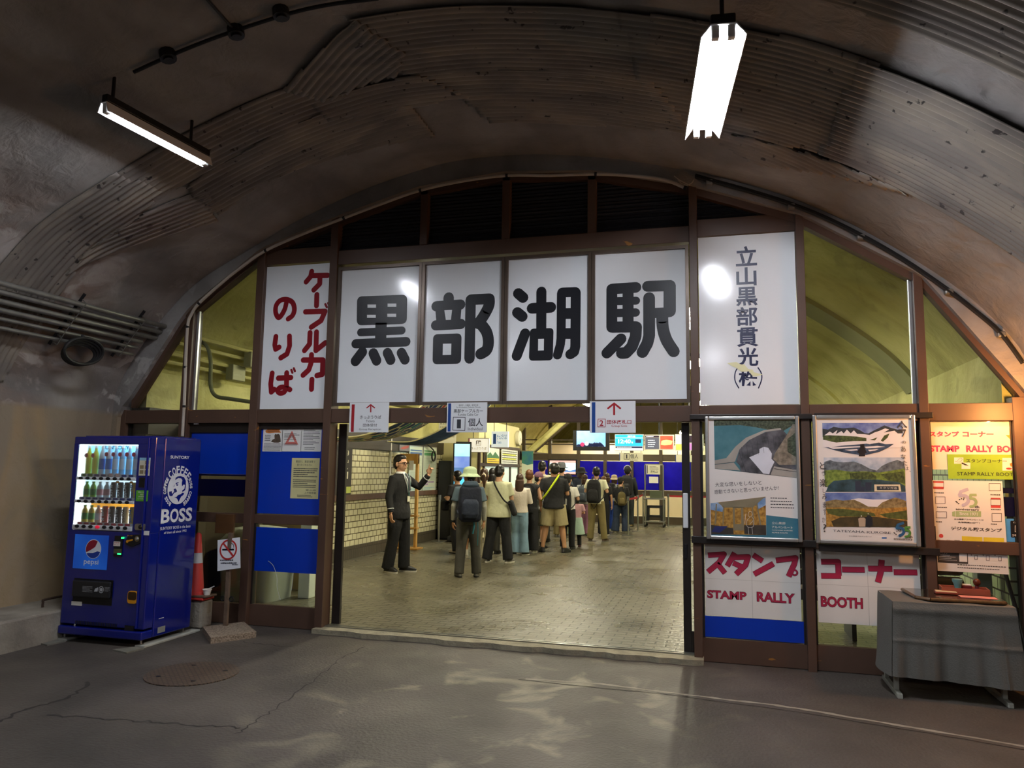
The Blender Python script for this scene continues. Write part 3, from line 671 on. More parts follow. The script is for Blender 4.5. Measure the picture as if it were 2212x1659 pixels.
st(mb, K, 132, (1572, 645), (1565, 760), (1520, 880), (1450, 953), (1400, 955)); st(mb, K, 126, (1390, 785), (1222, 955))
st(mb, K, 128, (1710, 158), (1960, 150)); st(mb, K, 136, (1972, 152), (1972, 455)); st(mb, K, 132, (1726, 296), (1727, 750), (1705, 840), (1647, 945)); st(mb, K, 116, (1740, 480), (1960, 468)); st(mb, K, 132, (1883, 520), (1892, 660), (1935, 800), (2020, 935), smooth=True)
mb.build('lettering', INK, P4[3])
zl = at(650, 573).z
PL = panel(at(566, 800).x, -3.895, HB1+.005, zl, 'tall white sign panel with two columns of red kana', None)
RED = mat('crimson_paint', '86121f', .35, 0, .06, 4); K = FS.k(560, 560, 5.353); mb = MB()
for pts in ([(607, 142), (595, 200), (543, 262)], [(612, 190), (792, 187)], [(703, 200), (700, 285), (632, 355)], [(667, 410), (663, 537)], [(536, 608), (762, 602), (715, 710), (602, 785)], [(588, 850), (583, 980), (524, 1055)], [(663, 842), (656, 1055), (765, 967)], [(510, 1166), (737, 1166), (730, 1330), (667, 1345)], [(605, 1105), (600, 1200), (573, 1280), (507, 1340)], [(610, 1390), (605, 1502)],
            [(193, 895), (180, 990), (190, 1040), (230, 1017)], [(350, 890), (352, 1000), (322, 1095), (250, 1140)], [(150, 1318), (133, 1440), (140, 1535), (173, 1505)], [(222, 1375), (366, 1368)], [(318, 1315), (315, 1480)]): st(mb, K, 57, *pts)
st(mb, K, 55, (320, 480), (290, 590), (230, 675), (192, 620), (195, 540), (240, 480), (315, 465), (385, 500), (407, 580), (385, 650), (335, 690), smooth=True)
st(mb, K, 54, (315, 1480), (290, 1535), (240, 1548), (212, 1520), (240, 1485), (290, 1480), (357, 1508), smooth=True)
for a, b in (((765, 520), (782, 555)), ((797, 507), (815, 545)), ((372, 1280), (384, 1312)), ((400, 1262), (413, 1295))): st(mb, K, 25, a, b)
mb.build('lettering', RED, PL)
PR = panel(-.16, .668, HB1+.005, at(1612, 508).z, 'tall white sign panel with one column of navy company characters, torn at the foot', None)
NAVYI = mat('navy_ink', '161a44', .35, 0, .06, 4); K = FS.k(1560, 520, 5.03); mb = MB()
for ch, (x0, y0, x1, y1) in (('立', (150, 52, 375, 280)), ('山', (155, 283, 370, 495)), ('黒', (152, 497, 382, 712)), ('部', (155, 714, 382, 928)), ('貫', (160, 938, 392, 1155)), ('光', (167, 1157, 390, 1365)), ('株', (180, 1400, 385, 1580))):
    mb.text(FS, ch, K(x0, y1), K(x1, y0), .001, .022)
st(mb, K, 13, (165, 1385), (140, 1440), (140, 1520), (180, 1600), smooth=True); st(mb, K, 13, (390, 1380), (425, 1440), (428, 1510), (395, 1600), smooth=True)
mb.build('lettering', NAVYI, PR)
mb = MB(); mb.poly(FS, [K(*p) for p in ((55, 1330), (150, 1318), (205, 1345), (240, 1345), (285, 1395), (330, 1400), (345, 1430), (440, 1455), (370, 1475), (330, 1470), (290, 1420), (210, 1425), (150, 1380), (110, 1365))], .0025)
tag(mb.build('torn_patch', mat('torn_yellow', 'e8e6b8', .5, 0, .05, 4), PR), 'pale yellow torn patch')
# ================================================================ hanging direction signs on the beam
def board(name, fr, tl, br, label, m=WHITE, th=.012, cat='sign', group=None, tilt=0, d=.0):
    a, b = fr.px(*tl), fr.px(*br); r_ = empty(name, fr.p((a[0], b[1])), label, cat, group)
    MB().rect(fr, (a[0], b[1]), (b[0], a[1]), d, th).build('board', m, r_); return r_
FH = facade(-.075)
def boxtext(mb, fr, body, tl, br, d=.001, bold=0, rot=0): a, b = fr.px(*tl), fr.px(*br); mb.text(fr, body, (a[0], b[1]), (b[0], a[1]), d, bold, rot=rot)
GREYI = mat('grey_ink', '3a3c42', .45, 0, .05, 4); SIGNRED = mat('sign_red', 'a8222c', .4, 0, .05, 4); SIGNBLUE = mat('sign_blue', '1c4690', .4, 0, .05, 4)
def arrow(mb, fr, x, y0, y1, w, lw):
    s_ = lambda q: fr.px(*q); ww = s_((x+lw, y0))[0]-s_((x, y0))[0]
    mb.stroke(fr, [s_((x, y0+lw*.4)), s_((x, y1))], ww, .001, False); mb.stroke(fr, [s_((x-w, y0+w*.8)), s_((x, y0)), s_((x+w, y0+w*.8))], ww*.9, .001)
s1 = board('hanging_sign', FH, (756, 870), (838, 934), 'small white sign with a red bar and up arrow, ticket sales and group reception', group='white direction signs on the doorway beam')
K = lambda x, y: (680+x/7.9, 780+y/7.9)
mb = MB(); a, b = FH.px(*K(633, 740)), FH.px(*K(672, 1208)); mb.rect(FH, (a[0], b[1]), (a[0]+.032, a[1]), .001); arrow(mb, FH, K(955, 0)[0], K(0, 745)[1], K(0, 875)[1], 8.2, 2.8); mb.build('red_marks', SIGNRED, s1)
mb = MB(); boxtext(mb, FH, 'きっぷうりば', K(775, 928), K(1132, 985), bold=.01); boxtext(mb, FH, 'Tickets', K(873, 1003), K(1020, 1043)); boxtext(mb, FH, '団体受付', K(825, 1068), K(1062, 1120), bold=.008); boxtext(mb, FH, 'Group Reception', K(757, 1148), K(1128, 1188)); mb.build('lettering', GREYI, s1)
s2 = board('hanging_sign', FH, (966, 870), (1051, 934), 'small white sign with a blue bar and boxed number one for individual passengers', group='white direction signs on the doorway beam')
K = lambda x, y: (800+x/3.95, 860+y/3.95)
mb = MB(); a, b = FH.px(*K(665, 45)), FH.px(*K(690, 285)); mb.rect(FH, (a[0], b[1]), (a[0]+.03, a[1]), .001); mb.build('blue_bar', SIGNBLUE, s2)
mb = MB(); boxtext(mb, FH, '黒部平・大観峰・室堂方面', K(755, 54), K(920, 68)); boxtext(mb, FH, 'For Kurobedaira, Daikanbo, Murodo', K(735, 73), K(940, 84)); boxtext(mb, FH, '黒部ケーブルカー', K(712, 94), K(960, 124), bold=.012); boxtext(mb, FH, 'Kurobe Cable Car', K(748, 130), K(922, 150)); boxtext(mb, FH, '1', K(740, 182), K(772, 258)); boxtext(mb, FH, '個人', K(835, 172), K(960, 240), bold=.012); boxtext(mb, FH, 'Individual', K(833, 250), K(957, 275))
q = [FH.px(*K(*p)) for p in ((708, 163), (810, 165), (806, 277), (704, 273))]; mb.stroke(FH, q+[q[0]], .006, .001); mb.build('lettering', GREYI, s2)
s3 = board('hanging_sign', FH, (1274, 867), (1373, 935), 'small white sign with a blue bar, red up arrow and boxed number two, group gate', group='white direction signs on the doorway beam')
K = lambda x, y: (1100+x/4.367, 860+y/4.367)
mb = MB(); a, b = FH.px(*K(780, 40)), FH.px(*K(812, 325)); mb.rect(FH, (a[0], b[1]), (a[0]+.032, a[1]), .001); mb.build('blue_bar', SIGNBLUE, s3)
mb = MB(); arrow(mb, FH, K(990, 0)[0], K(0, 50)[1], K(0, 160)[1], 13, 4.4); boxtext(mb, FH, '2', K(852, 208), K(888, 262), bold=.02); boxtext(mb, FH, '団体改札口', K(922, 205), K(1152, 244), bold=.014); boxtext(mb, FH, 'Group Gate', K(965, 252), K(1112, 278))
q = [FH.px(*K(*p)) for p in ((838, 198), (908, 198), (906, 272), (836, 270))]; mb.stroke(FH, q+[q[0]], .005, .001); mb.build('red_marks', SIGNRED, s3)
# ================================================================ conduits and cables over the ring
CONDU = mat('cream_conduit', 'b9b0a4', .45, 0, .08, 6)
r_ = empty('cream_conduit', at(398, 870, -.125), 'thin cream conduit clipped along the top of the station front', 'conduit')
pth = [(392, 1010), (394, 945), (398, 870), (402, 760), (406, 700), (413, 680), (430, 655), (480, 610), (520, 578), (574, 541), (660, 503), (743, 471), (830, 438), (908, 411), (1000, 391), (1095, 379), (1190, 379), (1287, 376), (1380, 381), (1440, 390), (1480, 406)]
MB().tube(cr([at(x, y, -.125) for x, y in pth], 4), .016, 8).build('tube', CONDU, r_, True)
for x, y in ((394, 945), (398, 878), (400, 793), (405, 706), (430, 655), (574, 541), (743, 471), (908, 411), (1095, 379), (1287, 376), (1480, 406)):
    i = min(range(len(pth)), key=lambda k: abs(pth[k][0]-x)+abs(pth[k][1]-y)); j = min(i+1, len(pth)-1); t = at(*pth[j], -.125)-at(*pth[max(j-1, 0)], -.125); p = at(x, y, -.125)
    MB().tube([p-t.normalized()*.012, p+t.normalized()*.012], .02, 8).build('clip', BLACK, r_, True)
r_ = empty('black_cable', at(1700, 430, -.12), 'thick black cable clipped along the ring above the stamp booth', 'cable')
pth = [(x-3, y+6) for x, y in ((1505, 372), (1540, 382), (1620, 404), (1700, 429), (1780, 460), (1860, 499), (1950, 550), (2050, 618), (2110, 664), (2165, 712), (2212, 775))]
for k in range(2): MB().tube(cr([at(x, y+k*4, -.13-.02*k) for x, y in pth], 4), .014, 7).build('strand', RUB, r_, True)
for x, y in ((1535, 388), (1712, 440), (1862, 506), (2052, 624), (2165, 716)): p = at(x-3, y+6, -.13); MB().bbox(p-Vector((.03, .03, .025)), p+Vector((.03, .025, .02)), .008).build('clip', GALV, r_)
mb = MB(); mb.tube(cr([at(x, y, -.13) for x, y in ((1456, 380), (1470, 390), (1490, 400))], 4), .005, 6); mb.tube(cr([at(x, y, -.13) for x, y in ((1465, 389), (1478, 400), (1493, 396), (1499, 388))], 4), .004, 6)
tag(mb.build('loose_wire', CONDU), 'loose pale wire ends above the fourth kanji panel', 'wire')
# ================================================================ notices on the left door film
FN = facade(.0125)
def notice(tl, br, label, m=PAPER, name='notice', group=None, fr=FN, rad=None, d=.001):
    a, b = fr.px(*tl), fr.px(*br); r_ = empty(name, fr.p((a[0], b[1])), label, 'notice', group); mb = MB()
    q = [(a[0], a[1]), (b[0], a[1]), (b[0], b[1]), (a[0], b[1])]
    mb.rrect(fr, q, rad, d, .002) if rad else mb.poly(fr, q, d, .002)
    mb.build('sheet', m, r_); return r_, (a[0], b[1]), (b[0], a[1])
def sub(a, b, u0, v0, u1, v1): return (a[0]+(b[0]-a[0])*u0, a[1]+(b[1]-a[1])*v0), (a[0]+(b[0]-a[0])*u1, a[1]+(b[1]-a[1])*v1)
ORA = mat('notice_orange', 'd8803a', .5, 0, .05, 5); NRED = mat('notice_red', 'b8302c', .5, 0, .05, 5); LG = mat('notice_green', '7d9a3c', .5, 0, .05, 5); FUR = mat('bear_brown', '5a4a3c', .6, 0, .2, 30); PINK = mat('pale_red', 'd6776c', .5, 0, .05, 5)
r1, a, b = notice((570, 914), (609, 975.5), 'paper notice with a brown bear and green heading, first of three in a row')
art(r1, 'heading', LG, lambda m, f: m.rect(f, *sub(a, b, .06, .9, .94, .97), .002), FN); art(r1, 'burst', ORA, lambda m, f: m.poly(f, [sub(a, b, u, v, 1, 1)[0] for u, v in ((.1, .72), (.2, .78), (.22, .86), (.4, .8), (.55, .87), (.65, .8), (.9, .84), (.82, .74), (.92, .66), (.6, .66), (.3, .64), (.15, .66))], .002), FN)
art(r1, 'bear', FUR, lambda m, f: m.poly(f, [sub(a, b, u, v, 1, 1)[0] for u, v in ((.42, .34), (.5, .42), (.6, .45), (.58, .56), (.62, .62), (.68, .6), (.8, .62), (.86, .57), (.9, .45), (.92, .34), (.8, .31), (.6, .31))], .002), FN)
art(r1, 'lettering', GREYI, lambda m, f: (m.lines(f, *sub(a, b, .06, .03, .94, .29), 6, .002, seed=2), m.lines(f, *sub(a, b, .22, .68, .82, .78), 2, .0025, seed=5), m.lines(f, *sub(a, b, .1, .36, .4, .6), 4, .002, seed=6)), FN)
r2, a, b = notice((611, 913), (650, 975.5), 'paper notice with a large red triangle, middle of three in a row', rad=.012)
art(r2, 'triangle', PINK, lambda m, f: m.poly(f, [sub(a, b, u, v, 1, 1)[0] for u, v in ((.5, .72), (.85, .24), (.15, .24))], .002), FN); art(r2, 'triangle_centre', PAPER, lambda m, f: m.poly(f, [sub(a, b, u, v, 1, 1)[0] for u, v in ((.5, .55), (.66, .33), (.34, .33))], .0025), FN)
art(r2, 'heading', NRED, lambda m, f: m.text(f, '通行困難!', *sub(a, b, .14, .77, .86, .87), .002), FN); art(r2, 'lettering', GREYI, lambda m, f: (m.lines(f, *sub(a, b, .12, .4, .9, .64), 5, .003, seed=3), m.lines(f, *sub(a, b, .1, .2, .8, .3), 3, .003, seed=4)), FN)
r3, a, b = notice((652, 912.5), (693, 975.5), 'paper notice with an orange heading and close print, last of three in a row', rad=.012)
art(r3, 'heading', ORA, lambda m, f: m.text(f, '緊急情報!!', *sub(a, b, .12, .84, .88, .95), .002, .02), FN); art(r3, 'lettering', GREYI, lambda m, f: (m.lines(f, *sub(a, b, .12, .22, .92, .8), 11, .002, seed=8), m.lines(f, *sub(a, b, .2, .05, .7, .16), 2, .002, seed=9)), FN)
YEL = mat('yellow_paper', 'dbd39a', .55, 0, .04, 5)
r4, a, b = notice((631, 989), (687, 1078), 'yellow paper notice about fishing, taped to the blue door film', YEL)
def yl(m, f):
    m.text(f, '黒部川、黒部湖等で', *sub(a, b, .15, .88, .85, .94), .002); m.text(f, '釣りをされる方に', *sub(a, b, .2, .80, .75, .86), .002)
    m.lines(f, *sub(a, b, .08, .52, .94, .76), 5, .002, seed=11); m.lines(f, *sub(a, b, .08, .26, .9, .48), 5, .002, seed=12); m.text(f, '富山県', *sub(a, b, .55, .19, .92, .23), .002); m.text(f, '上市警察署', *sub(a, b, .5, .12, .92, .17), .002); m.lines(f, *sub(a, b, .25, .03, .92, .1), 2, .002, seed=13)
art(r4, 'lettering', GREYI, yl, FN)
mb = MB(); P = [FN.px(480+x/7.9, 1080+y/7.9) for x, y in ((790, 1040), (835, 1075), (880, 1130), (920, 1240), (940, 1340), (940, 1480), (960, 1570), (985, 1659), (1000, 1700))]; mb.stroke(FN, P, .006, .004, True, True)
P = [FN.px(480+x/7.9, 1080+y/7.9) for x, y in ((1213, 1260), (1212, 1340), (1195, 1480), (1170, 1610))]; mb.stroke(FN, P, .003, .004, True, True)
mb.build('glass_crack', mat('cracked_glass', 'e6ece6', .2, 0, .05, 9), d1)
# ================================================================ poster frames on the right
FPO = facade(-.1)
def C(name, h, rough=.5, var=.1, scale=8, **k): return mat(name, h, rough, 0, var, scale, **k)
trim((-.25, -.085, at(1600, 907).z), (.76, -.06, at(1600, 896).z), DARKB); trim((-.25, -.085, at(1600, 1175).z), (.76, -.06, at(1600, 1160).z), DARKB)
trim((.78, -.085, at(1860, 905).z), (1.68, -.06, at(1860, 893).z), DARKB); trim((.78, -.085, at(1860, 1192).z), (1.68, -.06, at(1860, 1176).z), DARKB)
def snap(x0, x1, z0, z1, label):
    r_ = empty('poster_frame', (x0, -.1, z0), label, 'poster', 'framed posters beside the doorway')
    MB().box((x0+.01, -.1, z0+.01), (x1-.01, -.087, z1-.01)).build('backing', BLACK, r_)
    mb = MB()
    for a, b in (((x0, z0), (x0+.032, z1)), ((x1-.032, z0), (x1, z1)), ((x0+.032, z0), (x1-.032, z0+.032)), ((x0+.032, z1-.032), (x1-.032, z1))): mb.bbox((a[0], -.118, a[1]), (b[0], -.086, b[1]), .008)
    mb.build('frame', ALU, r_); return r_
POSTW = mat('poster_paper', 'e6e2de', .3, 0, .02, 3, coat=.3)
p1 = snap(-.122, .652, .997, 2.052, 'silver framed poster of a curved dam with white spray and a cable car cabin')
p2 = snap(.757, 1.54, .997, 2.058, 'silver framed poster with three mountain lake photos stacked in three seasons')
def inner(p, x0, x1, z0, z1): MB().box((x0+.025, -.102, z0+.025), (x1-.025, -.1, z1-.025)).build('paper', POSTW, p)
inner(p1, -.122, .652, .997, 2.052); inner(p2, .757, 1.54, .997, 2.058)
FA = facade(-.1022)
_layer = [0]
def paint(parent, name, m, K, polys, fr=FA, d=None):
    if d is None: _layer[0] += 1; d = .0004+.0003*_layer[0]
    mb = MB()
    for pts in polys: mb.poly(fr, [K(*p) for p in pts], d)
    return mb.build(name, m, parent)
K = FA.k(1520, 900, 6.145); _layer[0] = 0
lake = C('lake_teal', '3a6f7c', col2='5d8c94', scale=5); forest = C('forest_dark', '2b3329', var=.5, scale=60, col2='56604a'); dam = C('dam_dark', '3b3c42', var=.3, scale=14, col2='64646a'); road = C('dam_crest', 'a39e96'); cliff = C('cliff_brown', '6d6456', var=.3, scale=25, col2='9a8f7e'); spray = C('water_spray', 'd5d8e2', var=.05)  # print colours of the dam picture, dark grey for the dam wall
paint(p1, 'photo', lake, K, [[(135, 45), (1212, 40), (1238, 815), (148, 692)]])
paint(p1, 'photo', forest, K, [[(135, 46), (1212, 41), (1212, 110), (1150, 135), (1050, 195), (850, 172), (700, 142), (480, 112), (135, 122)]])
paint(p1, 'photo', dam, K, [[(430, 600), (480, 420), (640, 285), (850, 195), (1040, 168), (1110, 240), (1100, 600), (1236, 650), (1238, 812), (700, 755), (490, 730), (480, 650)]])
paint(p1, 'photo', cliff, K, [[(950, 480), (1105, 240), (1180, 100), (1213, 100), (1230, 640), (1000, 640), (920, 560)]])
paint(p1, 'photo', forest, K, [[(1110, 300), (1213, 215), (1228, 540), (1115, 470)]])
paint(p1, 'photo', road, K, [[(145, 580), (300, 550), (420, 400), (560, 280), (800, 180), (1020, 150), (1030, 175), (820, 203), (600, 312), (475, 435), (415, 598), (148, 632)], [(890, 760), (935, 655), (1232, 700), (1237, 812), (890, 772)], [(148, 640), (400, 610), (485, 715), (148, 690)]])
paint(p1, 'photo', spray, K, [[(605, 540), (740, 482), (740, 430), (800, 400), (860, 415), (905, 490), (900, 560), (940, 600), (890, 700), (870, 765), (790, 755), (700, 650)]])
mb = MB()
for i in range(7): mb.stroke(FA, [K(500+i*70, 400-i*25), K(520+i*70, 560-i*20)], .002, .0035)
for p in ([(930, 655), (885, 770)], [(940, 655), (1230, 705)], [(940, 690), (1230, 735)], [(148, 634), (420, 600)], [(470, 470), (560, 730)]): mb.stroke(FA, [K(*q) for q in p], .003, .0036)
mb.build('photo', C('photo_dark_lines', '2c2d33'), p1)
mb = MB(); HI = C('handwriting_ink', '3a3a3e')
boxr = lambda mb, t, tl, br, rot=0, bold=0, d=.001: mb.text(FA, t, (K(*tl)[0], K(*br)[1]), (K(*br)[0], K(*tl)[1]), d, bold, rot=rot)
boxr(mb, '大変な思いをしないと', (150, 855), (770, 925), .07); boxr(mb, '感動できないと思っていませんか?', (140, 935), (1000, 1010), .09)
mb.lines(FA, K(890, 1225), K(1195, 1065), 4, .001, .3, 21); mb.build('lettering', HI, p1)
aut = C('autumn_hills', '96692c', var=.35, scale=40, col2='c79a48'); cab = C('cabin_olive', '857c64'); cabd = C('cabin_dark', '3f3a33', var=.3); skyb = C('sky_blue', '5c8abf', col2='a9bdd4', scale=12)
paint(p1, 'photo', aut, K, [[(92, 1150), (822, 1063), (830, 1570), (100, 1560)]])
paint(p1, 'photo', skyb, K, [[(92, 1148), (200, 1138), (260, 1210), (250, 1265), (92, 1235)], [(690, 1150), (820, 1068), (824, 1175), (730, 1225)]])
paint(p1, 'photo', cab, K, [[(190, 1142), (812, 1065), (655, 1205), (270, 1208)], [(385, 1200), (525, 1200), (535, 1510), (395, 1510)], [(160, 1160), (178, 1160), (165, 1425), (145, 1425)], [(258, 1190), (275, 1190), (262, 1435), (250, 1435)], [(640, 1200), (655, 1200), (670, 1440), (655, 1440)], [(695, 1150), (715, 1150), (765, 1440), (745, 1440)]])
paint(p1, 'photo', aut, K, [[(412, 1215), (495, 1215), (500, 1425), (415, 1425)]])
paint(p1, 'photo', cabd, K, [[(98, 1435), (390, 1480), (400, 1560), (100, 1560)], [(535, 1440), (828, 1440), (830, 1570), (540, 1555)]])
paint(p1, 'photo', C('seat_navy', '262f66'), K, [[(150, 1455), (325, 1452), (215, 1540), (105, 1528)]])
mb = MB(); WHL = C('white_line', 'e8e6e0')
for p in ([(600, 1265), (590, 1310), (620, 1330), (645, 1300), (630, 1260), (600, 1265)], [(615, 1335), (575, 1380), (580, 1460), (655, 1460), (665, 1370), (640, 1335)], [(590, 1465), (600, 1560)], [(640, 1465), (650, 1560)], [(560, 1290), (545, 1420)], [(655, 1380), (620, 1420)]): mb.stroke(FA, [K(*q) for q in p], .0022, .008, True, True)
mb.build('drawing', WHL, p1)
paint(p1, 'panel', C('teal_panel', '347086', scale=4, col2='4a8296'), K, [[(830, 1308), (1252, 1355), (1262, 1620), (100, 1592), (100, 1562), (832, 1572)]], d=.001)
mb = MB(); boxr(mb, '立山黒部', (905, 1393), (1085, 1433), d=.002); boxr(mb, 'アルペンルート', (905, 1450), (1182, 1490), d=.002, bold=.01); boxr(mb, 'TATEYAMA KUROBE', (905, 1500), (1182, 1520), d=.002, bold=.02); boxr(mb, 'ALPINE ROUTE', (905, 1532), (1115, 1552), d=.002, bold=.02); boxr(mb, '立山黒部アルペンルート', (150, 1576), (345, 1592), d=.002); mb.build('lettering', WHL, p1)
# second poster
K = FA.k(1750, 900, 5.925); _layer[0] = 0
sky1 = C('sky_violet', '5866aa', col2='8fa3cc', scale=14); rock = C('rock_dark', '333a3f', var=.3, scale=40); snow = C('snow_white', 'e6e2e2', var=.03); green = C('pine_green', '37442a', var=.5, scale=50, col2='5c6c3a'); water = C('dark_water', '27394a', var=.3, scale=20, col2='4b5f7c')
L3 = lambda m, *polys, n='photo': paint(p2, n, m, K, polys)
L3(sky1, [(155, 82), (1180, 80), (1186, 250), (160, 250)])
L3(rock, [(158, 155), (230, 165), (300, 130), (420, 150), (560, 138), (640, 175), (700, 212), (745, 215), (820, 175), (950, 112), (1040, 145), (1184, 185), (1186, 240), (1000, 270), (160, 260)])
L3(snow, [(190, 235), (250, 190), (290, 215), (350, 170), (330, 225), (400, 185), (430, 215), (470, 165), (520, 215), (560, 175), (600, 220), (690, 225), (760, 235), (830, 200), (880, 185), (960, 150), (1010, 165), (940, 205), (1080, 180), (1120, 215), (1186, 215), (1186, 400), (1010, 400), (690, 505), (650, 505), (175, 395), (165, 330), (165, 250)])
L3(green, [(164, 240), (250, 238), (420, 245), (600, 255), (720, 275), (720, 312), (560, 312), (335, 332), (270, 320), (240, 310), (164, 295)], [(950, 240), (1015, 216), (990, 270), (930, 322), (905, 305)], [(760, 300), (860, 265), (830, 305)])
L3(water, [(172, 388), (260, 395), (400, 372), (560, 360), (720, 345), (760, 352), (880, 332), (960, 352), (1070, 350), (1000, 398), (890, 450), (720, 490), (640, 492), (450, 462), (300, 425)])
L3(snow, [(240, 395), (420, 385), (640, 378), (640, 392), (430, 405), (300, 415)], [(690, 385), (860, 375), (960, 385), (840, 400), (720, 405)], [(440, 425), (600, 415), (610, 430), (520, 440)], [(740, 425), (880, 415), (830, 435), (760, 445)])
mb = MB(); mb.disc(FA, K(668, 372), .0045, .0036); mb.poly(FA, [K(*q) for q in ((640, 352), (692, 352), (697, 395), (725, 462), (700, 470), (702, 506), (622, 506), (625, 470), (598, 455), (640, 395))], .0036); mb.build('photo', C('silhouette', '211d20'), p2)
_layer[0] = 0
L3(C('sky_pale', '8fa9c6', col2='d9dee3', scale=10), [(173, 523), (1205, 522), (1215, 720), (180, 720)])
L3(C('hill_grey', '4a5560', var=.3, scale=30, col2='77838a'), [(180, 580), (255, 555), (300, 572), (430, 585), (560, 574), (660, 610), (760, 665), (850, 690), (920, 630), (1000, 590), (1120, 553), (1205, 590), (1215, 740), (180, 740)])
L3(C('meadow_green', '55722f', var=.4, scale=30, col2='8aa04a'), [(182, 690), (330, 680), (520, 705), (700, 700), (880, 715), (1050, 690), (1215, 660), (1220, 900), (190, 900)])
L3(green, [(500, 720), (760, 710), (850, 760), (840, 800), (520, 800)], [(900, 740), (1200, 700), (1218, 860), (1000, 815)])
L3(C('tarn', '22383c', var=.25, scale=15, col2='3d5a66'), [(235, 880), (300, 822), (520, 802), (860, 805), (1130, 838), (1218, 890), (1222, 962), (200, 962)])
mb = MB()
for x, y, c, h in ((612, 805, 25, 150), (745, 820, 28, 130), (672, 875, 18, 85)): mb.disc(FA, K(x, y), .0028, .003); mb.poly(FA, [K(*q) for q in ((x-c*1.5, y+20), (x+c*1.5, y+20), (x+c*1.3, y+h), (x-c*1.3, y+h))], .003)
mb.build('photo', C('silhouette_blue', '2d3446'), p2)
paint(p2, 'photo', C('plank_sign', 'd8cfb0'), K, [[(820, 868), (1150, 868), (1165, 958), (822, 958)]], d=.0032); paint(p2, 'photo', C('plank_dark', '2e3a44'), K, [[(850, 890), (1128, 890), (1135, 940), (855, 940)]], d=.0036)
mb = MB(); boxr(mb, 'ミクリガ池', (890, 898), (1110, 930), d=.004); boxr(mb, 'TATEYAMA', (880, 872), (1110, 886), d=.004); mb.build('lettering', WHL, p2)
_layer[0] = 0
L3(C('sky_deep', '4a60a4', col2='8ba0cc', scale=9), [(192, 975), (1225, 968), (1240, 1200), (200, 1200)])
L3(snow, [(520, 1060), (620, 1045), (800, 1060), (1010, 1058), (960, 1120), (850, 1160), (720, 1150)])
L3(C('hill_tan', '7d6a46', var=.4, scale=40, col2='a08e62'), [(195, 1085), (330, 1060), (420, 1075), (560, 1062), (650, 1100), (740, 1150), (860, 1155), (920, 1100), (1010, 1060), (1090, 1035), (1160, 1055), (1228, 1080), (1240, 1250), (200, 1250)])
L3(aut, [(200, 1165), (400, 1160), (740, 1180), (1238, 1160), (1245, 1415), (205, 1410)])
L3(C('moss_band', '535a2b', var=.35, scale=40), [(202, 1180), (420, 1180), (620, 1205), (820, 1235), (840, 1275), (560, 1280), (360, 1275), (230, 1240)], [(880, 1250), (1238, 1200), (1245, 1320), (1000, 1300)])
L3(C('tarn_brown', '34301f', var=.3, scale=14, col2='56492a'), [(270, 1340), (380, 1290), (620, 1280), (840, 1282), (1060, 1310), (1243, 1340), (1246, 1416), (300, 1408)])
mb = MB(); mb.poly(FA, [K(*q) for q in ((615, 1305), (640, 1292), (690, 1292), (712, 1310), (705, 1408), (625, 1408))], .003); mb.build('photo', C('coat_beige', 'b8a48c'), p2)
mb = MB(); mb.poly(FA, [K(*q) for q in ((705, 1300), (735, 1262), (765, 1262), (795, 1290), (800, 1385), (770, 1415), (715, 1412))], .003); mb.build('photo', C('coat_black', '22242a'), p2)
mb = MB(); mb.disc(FA, K(655, 1272), .0046, .003); mb.disc(FA, K(742, 1243), .0036, .003); mb.build('photo', C('hat_white', 'e0dcd0'), p2)
mb = MB(); boxr(mb, 'TATEYAMA KUROBE', (292, 1448), (1032, 1502), rot=-.008, d=.0008); boxr(mb, '立山黒部アルペンルート', (495, 1520), (790, 1545), d=.0008)
for t, x0, y0, x1, y1 in (('今', 1105, 50, 1245, 260), ('の', 1168, 308, 1225, 345), ('あ', 1160, 375, 1222, 450), ('な', 1160, 480, 1222, 540), ('た', 1180, 560, 1242, 625), ('は', 1205, 640, 1262, 685), ('、', 1268, 690, 1284, 712), ('ど', 120, 580, 225, 670), ('う', 145, 695, 205, 755), ('楽', 120, 795, 215, 900), ('し', 160, 920, 200, 978), ('み', 150, 992, 212, 1060), ('ま', 160, 1090, 210, 1165), ('す', 165, 1180, 205, 1260), ('か', 150, 1285, 195, 1355), ('?', 165, 1375, 210, 1475)): boxr(mb, t, (x0, y0), (x1, y1), d=.006)
mb.build('lettering', HI, p2)
GRN = C('anniversary_green', '3f7d3c', scale=3, col2='62963c'); BLU = C('anniversary_blue', '2c4f96', scale=3, col2='2f6f7a')
